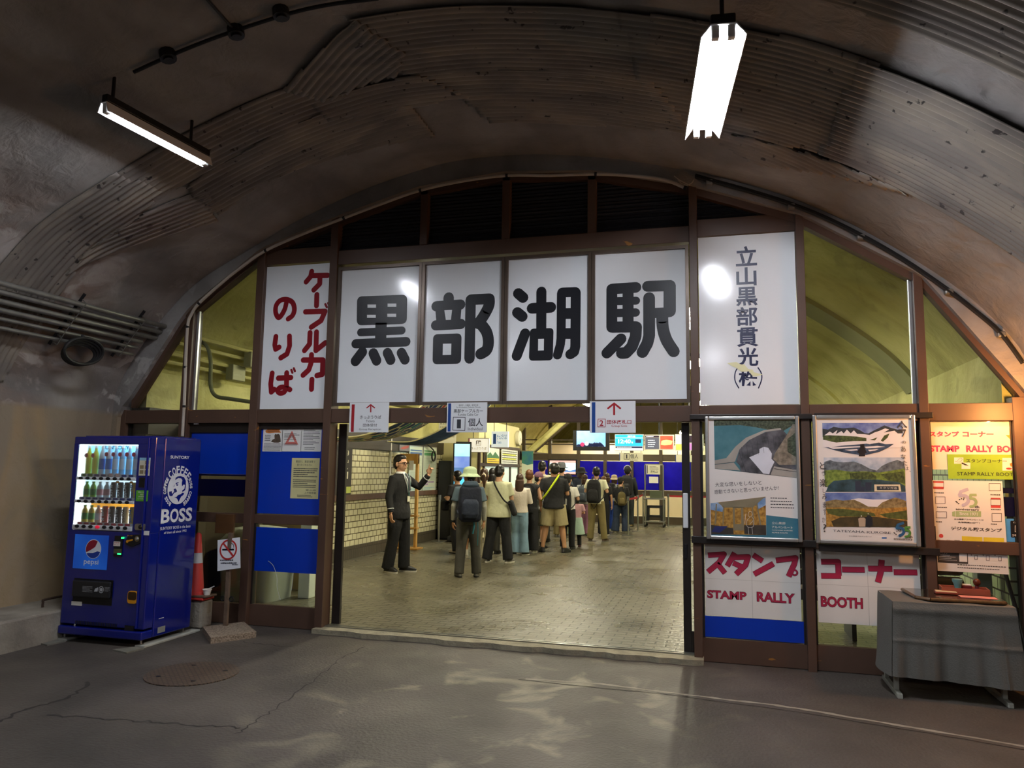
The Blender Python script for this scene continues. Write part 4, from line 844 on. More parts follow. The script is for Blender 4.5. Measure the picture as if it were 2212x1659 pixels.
def logo55(parent, K, fr, sc, d, g=GRN, b=BLU, txt=HI):      # two interlocking fives: a green one and a blue to green one
    mb = MB(); s_ = lambda pts: [K(x*sc[2]+sc[0], y*sc[2]+sc[1]) for x, y in pts]; w_ = abs(K(34*sc[2], 0)[0]-K(0, 0)[0])
    mb.stroke(fr, s_([(130, 12), (55, 40), (38, 82)]), w_, d, False); mb.stroke(fr, s_([(38, 82), (95, 80), (130, 112), (118, 155), (72, 180)]), w_, d, False, True); mb.build('emblem', b, parent)
    mb = MB(); mb.stroke(fr, s_([(215, 72), (155, 72), (148, 108)]), w_*.85, d+.0003, False); mb.stroke(fr, s_([(148, 108), (190, 112), (208, 145), (190, 180), (148, 192)]), w_*.85, d+.0003, False, True); mb.build('emblem', g, parent)
    mb = MB()
    for x, y in ((40, 120), (60, 112), (85, 105), (80, 120), (15, 150), (30, 162), (5, 140)): mb.disc(fr, K(x*sc[2]+sc[0], y*sc[2]+sc[1]), w_*.22, d+.0006, 8)
    a, b_ = K(sc[0], 235*sc[2]+sc[1]), K(sc[0]+240*sc[2], 212*sc[2]+sc[1]); mb.text(fr, 'anniversary', a, b_, d, .02); a, b_ = K(sc[0]+192*sc[2], 206*sc[2]+sc[1]), K(sc[0]+240*sc[2], 180*sc[2]+sc[1]); mb.text(fr, 'th', a, b_, d, .03); mb.build('lettering', txt, parent)
logo55(p2, K, FA, (1068, 1345, 1.0), .005)
paint(p2, 'button', C('link_blue', '4a76b4'), K, [[(918, 1542), (980, 1542), (980, 1562), (918, 1562)]], d=.0008)
# ---- stamp rally paper sheets on the glass
FG = facade(.0115); MAG = C('magenta_print', 'b02848', var=.05); MAGD = C('dark_outline', '5c1626')
def sheet4(x0, x1, z0, z1, label):
    r_ = empty('paper_sign', (x0, .01, z0), label, 'sign', 'stamp booth paper signs in the windows')
    MB().box((x0, .0115, z0), (x1, .0135, z1)).build('sheet', PAPER, r_)
    mb = MB(); xm, zm = (x0+x1)/2, z0+(z1-z0)*.51; mb.rect(FG, (xm-.0015, z0), (xm+.0015, z1), .0006); mb.rect(FG, (x0, zm-.001), (x1, zm+.001), .0006); mb.build('fold', C('fold_grey', 'b9b5ae'), r_); return r_
a, b = FG.px(1524, 1329), FG.px(1727, 1181); sh1 = sheet4(a[0], b[0], a[1], b[1], 'white paper window sign with three magenta kana and stamp rally in capitals')
K = FG.k(1480, 860, 2.44)
def dbl(parent, K, w_, strokes, rings=()):
    for m, ex, d in ((MAGD, .006, .0012), (MAG, 0, .0032)):
        mb = MB()
        for pts in strokes: mb.stroke(FG, [K(*p) for p in pts], w_+ex, d, False)
        for pts in strokes:
            for p in pts[1:-1]: mb.disc(FG, K(*p), (w_+ex)/2, d+mb.lift(), 12)
        for c, r0, r1 in rings: mb.ring(FG, K(*c), r0-ex/2, r1+ex/2, d)
        mb.build('lettering', m, parent)
dbl(sh1, K, .041, [[(120, 828), (205, 822), (180, 865), (120, 916)], [(168, 870), (210, 922)], [(262, 815), (222, 885)], [(250, 840), (332, 836), (318, 880), (268, 928)], [(252, 868), (308, 893)], [(358, 826), (408, 858)], [(363, 928), (466, 872)], [(478, 855), (582, 842), (575, 875), (545, 940)]], [((577, 920), .016, .026)])
def bigtext(parent, t, tl, bl, br, K):
    a = K(*bl); z1 = K(*tl)[1]; x1 = K(*br)[0]
    for m, ex, bo, d in ((MAGD, .004, .05, .0012), (MAG, 0, .028, .0032)):
        mb = MB(); mb.text(FG, t, (a[0]-ex, a[1]-ex), (x1+ex, z1+ex), d, bo); mb.build('lettering', m, parent)
bigtext(sh1, 'STAMP', (118, 1012), (118, 1052), (322, 1062), K); bigtext(sh1, 'RALLY', (380, 1022), (380, 1070), (578, 1082), K)
a, b = FG.px(1768, 1344), FG.px(1985, 1192); sh2 = sheet4(a[0], b[0], a[1], b[1], 'white paper window sign reading booth, partly hidden behind the grey table')
K = FG.k(1660, 1080, 5.53)
dbl(sh2, K, .042, [[(627, 738), (830, 738), (838, 905)], [(628, 905), (866, 908)], [(877, 830), (1148, 834)], [(1190, 818), (1480, 824)], [(1352, 715), (1340, 860), (1308, 982)], [(1495, 862), (1776, 866)]])
bigtext(sh2, 'BOOTH', (632, 1150), (632, 1270), (1125, 1300), K)
paint(sh2, 'arrow', C('amber_print', 'd9a01e'), K, [[(1300, 1212), (1480, 1215), (1480, 1180), (1560, 1280), (1480, 1370), (1480, 1330), (1305, 1332)]], FG, .0012)
CREAMP = mat('cream_paper', 'e9dcc8', .32, 0, .03, 4, coat=.3)
K = FG.k(1990, 880, 4.482); a, b = K(62, 600), (2.26, K(0, 100)[1])
r_ = empty('paper_sign', (a[0], .01, a[1]), 'glossy cream paper sign in magenta with an orange down arrow', 'sign', 'stamp booth paper signs in the windows'); MB().box((a[0], .0115, a[1]), (b[0], .0135, b[1])).build('sheet', CREAMP, r_)
PK = C('pink_print', 'd83a62'); BT = lambda mb, t, tl, br, d=.001, bold=0: mb.text(FG, t, (K(*tl)[0], K(*br)[1]), (K(*br)[0], K(*tl)[1]), d, bold)
mb = MB(); BT(mb, 'スタンプ', (72, 232), (368, 285), bold=.05); BT(mb, 'コーナー', (398, 232), (702, 288), bold=.05); BT(mb, 'STAMP', (80, 368), (372, 432), bold=.045); BT(mb, 'RALLY', (432, 368), (700, 434), bold=.045); BT(mb, 'BOOTH', (733, 370), (1060, 438), bold=.045); mb.build('lettering', PK, r_)
paint(r_, 'arrow', C('amber_arrow', 'e0952c'), K, [[(853, 200), (907, 200), (907, 268), (945, 268), (882, 330), (817, 268), (853, 268)]], FG, .001)
a, b = K(262, 690), (2.25, K(0, 452)[1]); r_ = empty('paper_sign', (a[0], .008, a[1]), 'lime green stamp rally booth card with small bird pictures', 'sign', 'stamp booth paper signs in the windows')
MB().box((a[0], .0075, a[1]), (b[0], .0095, b[1])).build('sheet', C('lime_card', '8fb534', .4), r_); FG2 = facade(.0074)
K = FG2.k(1990, 880, 4.482); mb = MB(); BT2 = lambda mb, t, tl, br, d=.001, bold=0: mb.text(FG2, t, (K(*tl)[0], K(*br)[1]), (K(*br)[0], K(*tl)[1]), d, bold)
BT2(mb, 'スタンプコーナー', (432, 498), (830, 538), bold=.01, d=.002); BT2(mb, 'STAMP RALLY BOOTH', (348, 625), (930, 666), d=.002); mb.build('lettering', C('dark_green_ink', '2b3324'), r_)
paint(r_, 'picture', C('picture_cream', 'ece2d0'), K, [[(318, 485), (408, 485), (408, 545), (318, 545)], [(390, 535), (475, 535), (475, 595), (390, 595)], [(785, 488), (942, 488), (942, 612), (785, 612)]], FG2, .001)
paint(r_, 'picture', C('stamp_orange', 'e07a2a'), K, [[(855, 545), (890, 530), (895, 498), (922, 498), (915, 530), (930, 545), (920, 575), (865, 572)]], FG2, .002); paint(r_, 'picture', C('swallow_black', '23232a'), K, [[(395, 545), (415, 540), (460, 565), (420, 560)]], FG2, .002)
mb = MB(); mb.disc(FG2, K(848, 593), .02, .002, 20, .008); mb.build('picture', C('stamp_red', 'd0403a'), r_)
mb = MB(); mb.stroke(FG2, [K(*p) for p in ((325, 520), (345, 522), (365, 498), (385, 490), (395, 505), (380, 525), (345, 530))], .002, .002, True, True); mb.build('picture', C('outline_brown', '6a5a4a'), r_)
# the anniversary poster hanging a little crooked
FK = Fr(FG.p(FG.px(2012, 1037), .03), (1, 0, -.012), (0, -.05, 1)); K = FK.k(1990, 880, 4.482)
q = [K(92, 705), K(783, 708), K(838, 1610), K(135, 1580)]; r_ = empty('paper_poster', FK.p(q[3]), 'crumpled white anniversary poster with small train pictures, hanging above the table', 'poster')
mb = MB().poly(FK, q, 0, .002); mb.build('sheet', PAPER, r_)
PB = lambda mb, t, tl, br, d=.001, bold=0: mb.text(FK, t, (K(*tl)[0], K(*br)[1]), (K(*br)[0], K(*tl)[1]), d, bold)
LIL = C('pale_lilac', 'c3bcd0'); PGR = C('pale_green', 'a9bf8a'); logo55(r_, K, FK, (330, 775, .95), .001, PGR, LIL, C('soft_black', '45423f'))
mb = MB(); PB(mb, '立山黒部アルペンルートは', (312, 1070), (598, 1094), bold=.02); PB(mb, '全線開業55周年!', (348, 1100), (560, 1124), bold=.02); PB(mb, 'デジタル駅スタンプ', (280, 1150), (775, 1203), bold=.035)
for x, y, n in ((125, 822, 6), (150, 962, 6), (137, 1103, 8), (668, 835, 6), (672, 978, 7), (668, 1120, 8)): mb.lines(FK, K(x, y+12), K(x+100, y-4), 1, .001, .6, n)
for x in (158, 235, 315): mb.lines(FK, K(x, 1292), K(x+58, 1280), 1, .001, .7, x); mb.lines(FK, K(x, 1366), K(x+58, 1354), 1, .001, .7, x+1)
mb.lines(FK, K(340, 1560), K(820, 1525), 2, .001, .3, 5); mb.rect(FK, K(150, 1500), K(440, 1388), .001); mb.build('lettering', C('soft_black', '45423f'), r_)
mb = MB(); PB(mb, 'エキタグ', (160, 1393), (250, 1415), .002, .03); mb.lines(FK, K(165, 1480), K(335, 1425), 4, .002, .25, 8); mb.rect(FK, K(358, 1490), K(432, 1405), .002); mb.build('lettering', PAPER, r_)
mb = MB()
for (x0, y0, x1, y1) in ((115, 715, 216, 790), (670, 870, 765, 965)): mb.rect(FK, K(x0, y1), K(x1, y1-22), .001); mb.rect(FK, K(x0, y0+14), K(x1, y0), .001)
for x, y in ((185, 1243), (187, 1325), (265, 1325), (538, 1335), (752, 1340)): mb.disc(FK, K(x, y), .016, .001)
for x in (402, 612): mb.rect(FK, K(x, 1330), K(x+70, 1318), .001); mb.rect(FK, K(x, 1350), K(x+70, 1338), .001)
mb.build('picture', C('print_red', 'd04a44'), r_)
mb = MB(); [mb.stroke(FK, [K(x0, y0), K(x1, y0), K(x1, y1), K(x0, y1), K(x0, y0)], .003, .0012) for x0, y0, x1, y1 in ((115, 715, 216, 780), (655, 730, 765, 800), (135, 865, 228, 930), (140, 1010, 240, 1068), (680, 1020, 772, 1098), (670, 880, 765, 940), (505, 1430, 535, 1465), (618, 1430, 650, 1475), (738, 1440, 765, 1478))]; [mb.disc(FK, K(x, 1425), .004, .0012) for x in (475, 590, 705)]; mb.build('picture', C('line_dark', '5a4a48'), r_)
mb = MB(); mb.rect(FK, K(386, 1290), K(583, 1250), .001); mb.rect(FK, K(597, 1295), K(793, 1258), .001); mb.build('picture', C('print_yellow', 'e6d23a'), r_)
mb = MB(); mb.poly(FK, [K(*p) for p in ((295, 1010), (325, 1000), (325, 1055), (295, 1050))], .001); mb.poly(FK, [K(*p) for p in ((330, 1000), (575, 1000), (575, 1055), (330, 1058))], .001); mb.build('ribbon', PGR, r_)
mb = MB(); PB(mb, 'Since 1971', (365, 1010), (540, 1045), .002, .02); mb.build('lettering', PAPER, r_)
K = FG.k(1990, 880, 4.482); a, b = K(812, 1300), (2.24, K(0, 1055)[1]); r_ = empty('paper_sign', (a[0], .01, a[1]), 'sky blue notice with a black picture square on the end window', 'sign', 'stamp booth paper signs in the windows')
MB().box((a[0], .0115, a[1]), (b[0], .0135, b[1])).build('sheet', C('sky_blue_card', '4f9be0', .4), r_)
mb = MB(); mb.rrect(FG, [K(862, 1098), K(1060, 1100), K(1060, 1262), K(868, 1260)], .01, .001); mb.build('picture', BLACK, r_)
mb = MB(); mb.text(FG, 'エキタグ', K(880, 1250), K(962, 1228), .002, .03); mb.text(FG, 'ピッとタッチ', K(890, 1122), K(985, 1108), .002, .02); q = [K(908, 1145), K(968, 1145), K(968, 1205), K(908, 1205)]; mb.stroke(FG, q+[q[0]], .004, .002); mb.disc(FG, K(985, 1235), .016, .002); mb.build('lettering', PAPER, r_)
# ================================================================ table with grey cloth and stamp tray
GREYL = mat('grey_green_enamel', 'a9aba0', .45, .1, .08, 8)
TX0, TX1, TY0, TY1, TZ = 1.222, 1.97, -.62, -.1, .635
t = empty('folding_table', ((TX0+TX1)/2, -.36, -.05), 'low folding table with grey steel feet under a grey cloth', 'table')
MB().bbox((TX0+.01, TY0+.01, TZ-.03), (TX1-.01, TY1-.01, TZ), .006).build('table_top', mat('laminate_brown', '6a5a48', .4, 0, .1, 5), t)
for x in (1.235, 1.94):
    mb = MB(); mb.bbox((x-.018, -.645, -.05), (x+.018, -.09, -.015), .004); mb.build('foot', GREYL, t)
    mb = MB(); mb.bbox((x-.016, -.54, -.015), (x+.016, -.5, TZ-.03), .004); mb.bbox((x-.016, -.2, -.015), (x+.016, -.16, TZ-.03), .004); mb.build('leg', GREYL, t)
    MB().tube([(x, -.5, .12), (x, -.2, .02)], .006, 6).build('brace', GREYL, t)
# cloth: a grid that lies on the top and hangs at the sides with soft folds
CL = mat('grey_cloth', '65645e', .85, 0, .05, 3, .25, 90)
def cloth(u, v):
    rnd = math.sin
    sx, sy = -.035+(u)*(TX1-TX0+.09), v
    hx = .0; x = TX0-.012+u*(TX1-TX0+.05)
    f = .012*rnd(u*9+.4)+.008*rnd(u*23+1)+.006*rnd(u*41)
    if v < .3: return Vector((x, TY1-(TY1-TY0)*(v/.3), TZ+.006+.003*rnd(u*14+v*20)))
    w_ = (v-.3)/.7; drop = TZ+.004-(TZ-.105+.03*u)*w_
    crease = .006*math.exp(-((w_-.52)/.025)**2)+.01*math.exp(-((u-.28)/.012)**2)*w_*.5+.01*math.exp(-((u-.86)/.01)**2)*w_
    return Vector((x+.05*(u-.5)*w_*(1+u), TY0-.014-f*w_*1.2-.035*w_*(.3+u*.6)-crease-.012*math.exp(-((w_-.1)/.06)**2), drop))
mb = MB().grid(cloth, 90, 80)
def side(x, sg):
    def fn(u, v):
        y = TY1+.0-(TY1-TY0+.02)*u; b = .02+.05*math.sin(u*PI)*v+(.09*v if sg > 0 else .01*v)
        return Vector((x+sg*b*(v**.6), y-.02*v, TZ+.005-(TZ-.12+(.03 if sg > 0 else .02)*v)*v))
    return fn
mb.grid(side(TX0-.012, -1), 20, 24); mb.grid(side(TX1+.038, 1), 20, 24)
o = tag(mb.build('tablecloth', CL, smooth=True), 'grey cloth draped over the folding table, creased from folding', 'tablecloth')
BW = mat('burr_lacquer', '2a1f17', .18, 0, .3, 14, spec=.6, coat=.5)
r_ = empty('lacquer_board', (1.62, -.38, TZ+.012), 'dark lacquered wooden board on the grey tablecloth', 'board')
q = [(1.39, -.10), (1.99, -.16), (1.97, -.56), (1.48, -.575), (1.40, -.5)]
FT = Fr((0, 0, TZ+.012), (1, 0, 0), (0, 1, 0)); MB().poly(FT, q, .022, .022).build('board_top', BW, r_)
mb = MB(); P = q+[q[0]]
for a, b in zip(P, P[1:]): mb.tube([(a[0], a[1], TZ+.022), (b[0], b[1], TZ+.022)], .0125, 8)
mb.build('edge_roll', mat('golden_brown_edge', '5a4022', .3, 0, .4, 25, spec=.5), r_)
TB = TZ+.036; TRAY = mat('red_wood_tray', '8f4a34', .5, 0, .1, 12)
r_ = empty('stamp_tray', (1.81, -.27, TB), 'shallow red wooden tray holding rubber stamps on the lacquered board', 'tray'); mb = MB(); M = Matrix.Translation((1.79, -.25, TB)) @ Matrix.Rotation(-.12, 4, 'Z')
mb.box((-.16, -.08, 0), (.16, .08, .006), M); mb.box((-.16, -.08, .006), (.16, -.072, .045), M); mb.box((-.16, .072, .006), (.16, .08, .045), M); mb.box((-.16, -.072, .006), (-.152, .072, .045), M); mb.box((.152, -.072, .006), (.16, .072, .045), M); mb.build('tray_body', TRAY, r_)
def stamp(x, y, label, m1, m2, kind):
    r_ = empty('rubber_stamp', (x, y, TB+.006), label, 'stamp', 'rubber stamps in the red tray'); z = TB+.006
    if kind == 0: MB().rings([(x, y, z, .022, .022), (x, y, z+.03, .02, .02), (x, y, z+.06, .026, .026), (x, y, z+.085, .036, .036), (x, y, z+.1, .036, .036)], 18).build('handle', m1, r_, True)
    elif kind == 1: MB().bbox((x-.035, y-.025, z), (x+.035, y+.025, z+.055), .006).build('handle', m1, r_); MB().box((x-.03, y-.02, z+.055), (x+.03, y+.02, z+.062)).build('label_card', PAPER, r_)
    else: MB().rings([(x, y, z, .05, .035), (x, y, z+.02, .045, .032), (x, y, z+.035, .014, .014), (x, y, z+.06, .012, .012)], 18).build('base', m2, r_, True); MB().ell((x, y, z+.082), (.026, .026, .028)).build('handle', m1, r_, True)
stamp(1.745, -.26, 'teal round handled stamp standing in the red tray', C('teal_plastic', '5f8f8e'), None, 0); stamp(1.81, -.235, 'dark red block stamp with a white card on top', C('maroon_block', '5c1a1e'), None, 1); stamp(1.88, -.25, 'stamp with a brown ball knob at the end of the tray', C('brown_knob', '5a2a18', .25), C('maroon_block', '5c1a1e'), 2)
r_ = empty('ink_pad', (1.64, -.34, TB), 'cream topped ink pad beside the stamp tray', 'ink pad'); M = Matrix.Translation((1.645, -.32, TB)) @ Matrix.Rotation(-.1, 4, 'Z'); MB().bbox((-.075, -.045, 0), (.075, .045, .016), .004, M).build('case', C('ink_case', '8a3a24'), r_); MB().box((-.07, -.04, .016), (.07, .04, .02), M).build('lid', C('cream_lid', 'd8c29a'), r_)
r_ = tag(MB().box((-.12, -.055, 0), (.12, .055, .0015), Matrix.Translation((1.83, -.43, TB)) @ Matrix.Rotation(-.08, 4, 'Z')).build('pink_card', C('pink_card', 'd98a80', .6)), 'salmon pink card lying at the front of the lacquered board', 'card')
# ================================================================ things by the left wall
r_ = empty('manhole_cover', (-3.98, -1.7, -.05), 'round worn iron manhole cover in the asphalt', 'manhole cover')
def _mh(N, L, b, co):
    bt = N.new('ShaderNodeTexBrick'); bt.inputs['Scale'].default_value = 1; bt.inputs['Brick Width'].default_value = .045; bt.inputs['Row Height'].default_value = .022; bt.inputs['Mortar Size'].default_value = .004
    L.new(co, bt.inputs['Vector']); bt.inputs['Color1'].default_value = lin('6a5848'); bt.inputs['Color2'].default_value = lin('5c4c3e'); bt.inputs['Mortar'].default_value = lin('38302a'); L.new(bt.outputs['Color'], b.inputs['Base Color']); b.inputs['Roughness'].default_value = .6; b.inputs['Metallic'].default_value = .2
    iv = N.new('ShaderNodeMath'); iv.operation = 'SUBTRACT'; iv.inputs[0].default_value = 1; L.new(bt.outputs['Fac'], iv.inputs[1]); bump(N, L, b, iv.outputs[0], .8, .01)
nodes_mat('iron_cover', _mh)
MB().rings([(-3.98, -1.7, -.055, .345, .345), (-3.98, -1.7, -.043, .345, .345), (-3.98, -1.7, -.042, .325, .325)], 48).build('cover', MATS['iron_cover'], r_, True)
mb = MB()
for a in (.6, 2.2, 3.9, 5.4): mb.rings([(-3.98+.24*math.cos(a), -1.7+.24*math.sin(a), -.043, .02, .014), (-3.98+.24*math.cos(a), -1.7+.24*math.sin(a), -.0405, .02, .014)], 10)
mb.build('lifting_hole', BLACK, r_)
q = [(-4.87, -.44), (-4.65, -.1), (-4.26, -.46), (-4.49, -.82)]
SLAB = mat('speckled_stone', '7b6b57', .8, 0, .4, 70, .6, 60, col2='a89684')
r_ = empty('no_smoking_stand', (-4.6, -.45, -.05), 'no smoking board on a wooden post in a stone slab', 'sign')
MB().poly(Fr((0, 0, -.05), (1, 0, 0), (0, 1, 0)), q, .055, .055).build('base', SLAB, r_)
WOODP = mat('weathered_post', '6a5746', .8, 0, .25, 8, .3, 40); MB().bbox((-4.725, -.335, .0), (-4.68, -.305, .9), .005).build('post', WOODP, r_)
FS2 = Fr((-4.69, -.338, .69), (1, 0, .05), (-.03, .08, 1)); K = FS2.k(100, 880, 2.963)
qq = [K(1095, 848), K(1235, 833), K(1242, 1030), K(1097, 1046)]; MB().poly(FS2, qq, 0, .008).build('board', WHITE, r_)
mb = MB(); c = K(1165, 910); mb.ring(FS2, c, .083, .1, .002); mb.stroke(FS2, [(c[0]-.06, c[1]+.06), (c[0]+.06, c[1]-.06)], .018, .003, False); mb.build('red_ring', NRED, r_)
mb = MB(); mb.rect(FS2, (c[0]-.07, c[1]-.008), (c[0]+.065, c[1]+.008), .0015); mb.stroke(FS2, [(c[0]-.01, c[1]+.055), (c[0]+.02, c[1]+.045), (c[0]+.03, c[1]+.02)], .006, .0015, True, True); mb.stroke(FS2, [(c[0]+.03, c[1]+.06), (c[0]+.055, c[1]+.045), (c[0]+.06, c[1]+.02)], .006, .0015, True, True); mb.lines(FS2, K(1113, 985), K(1225, 970), 1, .0015, .5, 3); mb.lines(FS2, K(1117, 1003), K(1225, 990), 1, .0015, .6, 4); mb.lines(FS2, K(1190, 1012), K(1228, 1004), 1, .0015, .6, 5); mb.build('lettering', INK, r_)
for e in (-1, 1): mb = MB(); ce = Vector((-4.703+e*.05, -.32, .26)); mb.tube([ce+Vector((.022*math.cos(t), 0, .022*math.sin(t))) for t in [2*PI*k/14 for k in range(14)]], .005, 6, closed=True).tube([ce-Vector((e*.02, 0, 0)), ce-Vector((e*.03, 0, 0))], .005); mb.build('eye_hook', BLACK, r_, True)
r_ = tag(MB().bbox((-5.9, -.33, -.05), (-4.985, -.15, .22), .02).build('concrete_block', CONC), 'pale concrete block behind the blue vending machine', 'block')
RC = mat('cone_red', 'c23a34', .5, 0, .06, 5)
r_ = empty('traffic_cone', (-5.13, -.25, .265), 'red traffic cone with a white band half hidden by the vending machine', 'traffic cone'); cx, cy_ = -5.135, -.245
MB().bbox((cx-.17, cy_-.1, .225), (cx+.17, cy_+.085, .25), .01).build('base', RC, r_); MB().rings([(cx, cy_, .25, .115, .095), (cx, cy_, .29, .11, .09), (cx, cy_, .3, .085, .085), (cx, cy_, .86, .028, .028), (cx, cy_, .88, .015, .015)], 24).build('cone_body', RC, r_, True)
MB().rings([(cx, cy_, .55, .0595, .0595), (cx, cy_, .68, .0465, .0465)], 24, False).build('reflective_band', C('grey_white_band', 'c9c9c9'), r_, True)
tag(MB().bbox((-5.1, -.34, .252), (-4.94, -.16, .272), .006).build('wood_board', C('brown_board', '6a5546')), 'small brown board lying on the cone foot', 'board')
r_ = empty('paper_cup', (-4.99, -.25, .272), 'white ice cream cup with a spoon on the concrete block', 'cup'); MB().rings([(-4.99, -.25, .272, .03, .03), (-4.99, -.25, .325, .042, .042)], 20).rings([(-4.99, -.25, .32, .045, .045), (-4.99, -.25, .328, .045, .045)], 20).build('cup_body', PAPER, r_, True); MB().tube([(-4.99, -.25, .325), (-4.94, -.25, .345), (-4.91, -.25, .36)], .005, 6).build('spoon', PAPER, r_, True)
# ================================================================ vending machine
VB = mat('vending_blue', '061674', .18, 0, .03, 2, spec=.5, coat=.6)
VX0, VX1, VY0, VY1, VZ0, VZ1 = -5.868, -4.945, -1.15, -.53, .015, 1.815
v = empty('vending_machine', ((VX0+VX1)/2, (VY0+VY1)/2, -.05), 'tall dark blue drinks vending machine with a lit display at the tunnel wall', 'vending machine')
FV = facade(VY0); K = FV.k(140, 940, 7.9); K2_ = FV.k(140, 1130, 5.72)
WX0, WX1 = K(170, 900)[0]+.005, K(1200, 900)[0]; WZ1, WZ0 = K(700, 160)[1], K(620, 1628)[1]; IN = .1
mb = MB()      # cabinet with a recess for the lit display
mb.bbox((VX0, VY0+.12, VZ0), (VX1, VY1, VZ1), .012); mb.box((VX0+.03, VY0+.1, VZ1), (VX1-.03, VY1-.05, VZ1+.012)); mb.build('cabinet', VB, v)
mb = MB(); mb.bbox((VX0, VY0, WZ1), (VX1, VY0+.118, VZ1), .01); mb.bbox((VX0, VY0, VZ0+.09), (VX1, VY0+.118, WZ0), .01); mb.bbox((VX0, VY0, WZ0-.01), (WX0, VY0+.118, WZ1+.01), .006); mb.bbox((WX1, VY0, WZ0-.01), (VX1, VY0+.118, WZ1+.01), .006)
o = mb.build('front_door', VB, v)
MB().tube([(VX1-.075, VY0-.004, VZ0+.1), (VX1-.075, VY0-.004, VZ1-.01)], .012, 10).build('door_trim', VB, v, True)
MB().bbox((VX0, VY0-.02, VZ0), (VX1, VY0+.12, VZ0+.075), .012).build('kick_plate', VB, v)
mb = MB(); [mb.box((VX0+.18+i*.018, VY0-.004, VZ0+.095), (VX0+.188+i*.018, VY0+.01, VZ0+.125)) for i in range(26)]; mb.build('vent_grille', BLACK, v)
for x in (VX0+.04, VX1-.04):
    for y in (VY0+.03, VY1-.05): MB().tube([(x, y, -.022), (x, y, VZ0+.02)], .009, 8).tube([(x, y, -.03), (x, y, -.02)], .026, 12).build('foot', STEEL, v, True)
PLK = mat('painted_plank', 'a5a59c', .7, 0, .2, 10)
for i, x in enumerate((VX0+.04, VX1-.03)):
    tag(MB().bbox((x-.05, VY0-.0, -.05), (x+.055, VY1+.12, -.028), .006).build('base_plank', PLK), 'pale plank under the vending machine feet, %s' % ('by the wall ledge', 'on the open side')[i], 'plank', 'planks under the vending machine')
    mb = MB().poly(Fr((0, 0, -.05), (1, 0, 0), (0, 1, 0)), [(x-.13, VY0-.16), (x+.05, VY0-.2), (x+.07, VY0-.02), (x-.06, VY0-.02)], .012, .012); tag(mb.build('ramp_pad', mat('grey_mortar', '6f6d64', .85, 0, .15, 9)), 'flat grey mortar pad before the vending machine, %s' % ('by the wall ledge', 'on the open side')[i], 'pad', 'mortar pads before the vending machine')
# display: backlit panels, shelf rails, buttons
def lit(name, c1, c2, st_): return mat(name, c1, .5, 0, 0, 2.2, emit=st_, col2=c2, detail=1)
FD = facade(VY0+IN)
def zrow(y): return K(700, y)[1]
rows = ((zrow(160), zrow(715), lit('lit_sky_blue', '2a9fe0', '8fd6f6', 1.1)), (zrow(775), zrow(1110), lit('lit_pale_blue', 'a5dcf2', 'e2f4fa', 1.3)), (zrow(1175), zrow(1540), lit('lit_white', 'e8f2f4', 'ffffff', 1.3)))
for z1, z0, m in rows: MB().box((WX0, VY0+IN, z0-.02), (WX1, VY0+IN+.004, z1+.02)).build('backlight', m, v)
MB().rect(FD, (WX0+.1, rows[2][0]-.04), (WX1, rows[2][0]+.005), .002).build('orange_band', lit('lit_orange', 'f2a52a', 'f7bb48', 1.1), v)
MB().box((WX0-.001, VY0+.01, WZ0), (WX0+.004, VY0+IN, WZ1)).build('side_light', lit('lit_cool_white', 'eefaff', 'ffffff', 2.5), v); MB().box((WX0, VY0+.015, WZ1-.006), (WX1, VY0+IN, WZ1)).build('top_light', lit('lit_cool_white', 'eefaff', 'ffffff', 2.5), v)
GT = glass('display_glass', 'fafdff', .6); MB().box((WX0, VY0+.004, WZ0), (WX1, VY0+.008, WZ1)).build('display_glass', GT, v)
PEARL = mat('pearl_plastic', 'd3d6da', .3, 0, .03, 6); PRB = C('price_blue', '2a3c86'); PRR = C('price_red', 'c23a50')
for (y0, y1, py0, py1, pm) in ((715, 768, 672, 708, PRB), (1112, 1165, 1070, 1105, PRB), (1545, 1628, 1505, 1540, PRR)):
    MB().bbox((WX0+.002, VY0-.006, zrow(y1)), (WX1-.002, VY0+IN-.002, zrow(y0)), .006).build('shelf_rail', PEARL, v)
    MB().box((WX0+.04, VY0+.02, zrow(py1)-.004), (WX1-.02, VY0+.026, zrow(py0)+.004)).build('price_rail', PEARL, v)
    for k in range(8):
        x = WX0+(WX1-WX0)*(.093+k*.1145); zc = (zrow(y0)+zrow(min(y1, y0+52)))/2
        MB().ell((x, VY0-.008, zc), (.026, .008, .015), None, 14, 8).build('button', (C('button_red', 'd01f3a', .3, emit=.6) if (k == 3 and y0 > 1500) else C('button_black', '1c1d22', .25)), v, True)
        MB().box((x-.026, VY0+.015, zrow(py1)), (x+.026, VY0+.019, zrow(py0))).build('price_tag', pm, v)
# header lettering of the display
mb = MB(); mb.text(FD, 'SUNTORY', K(500, 235), K(975, 175), .004, .02); mb.build('lettering', C('teal_lettering', '14628a', .5), v)
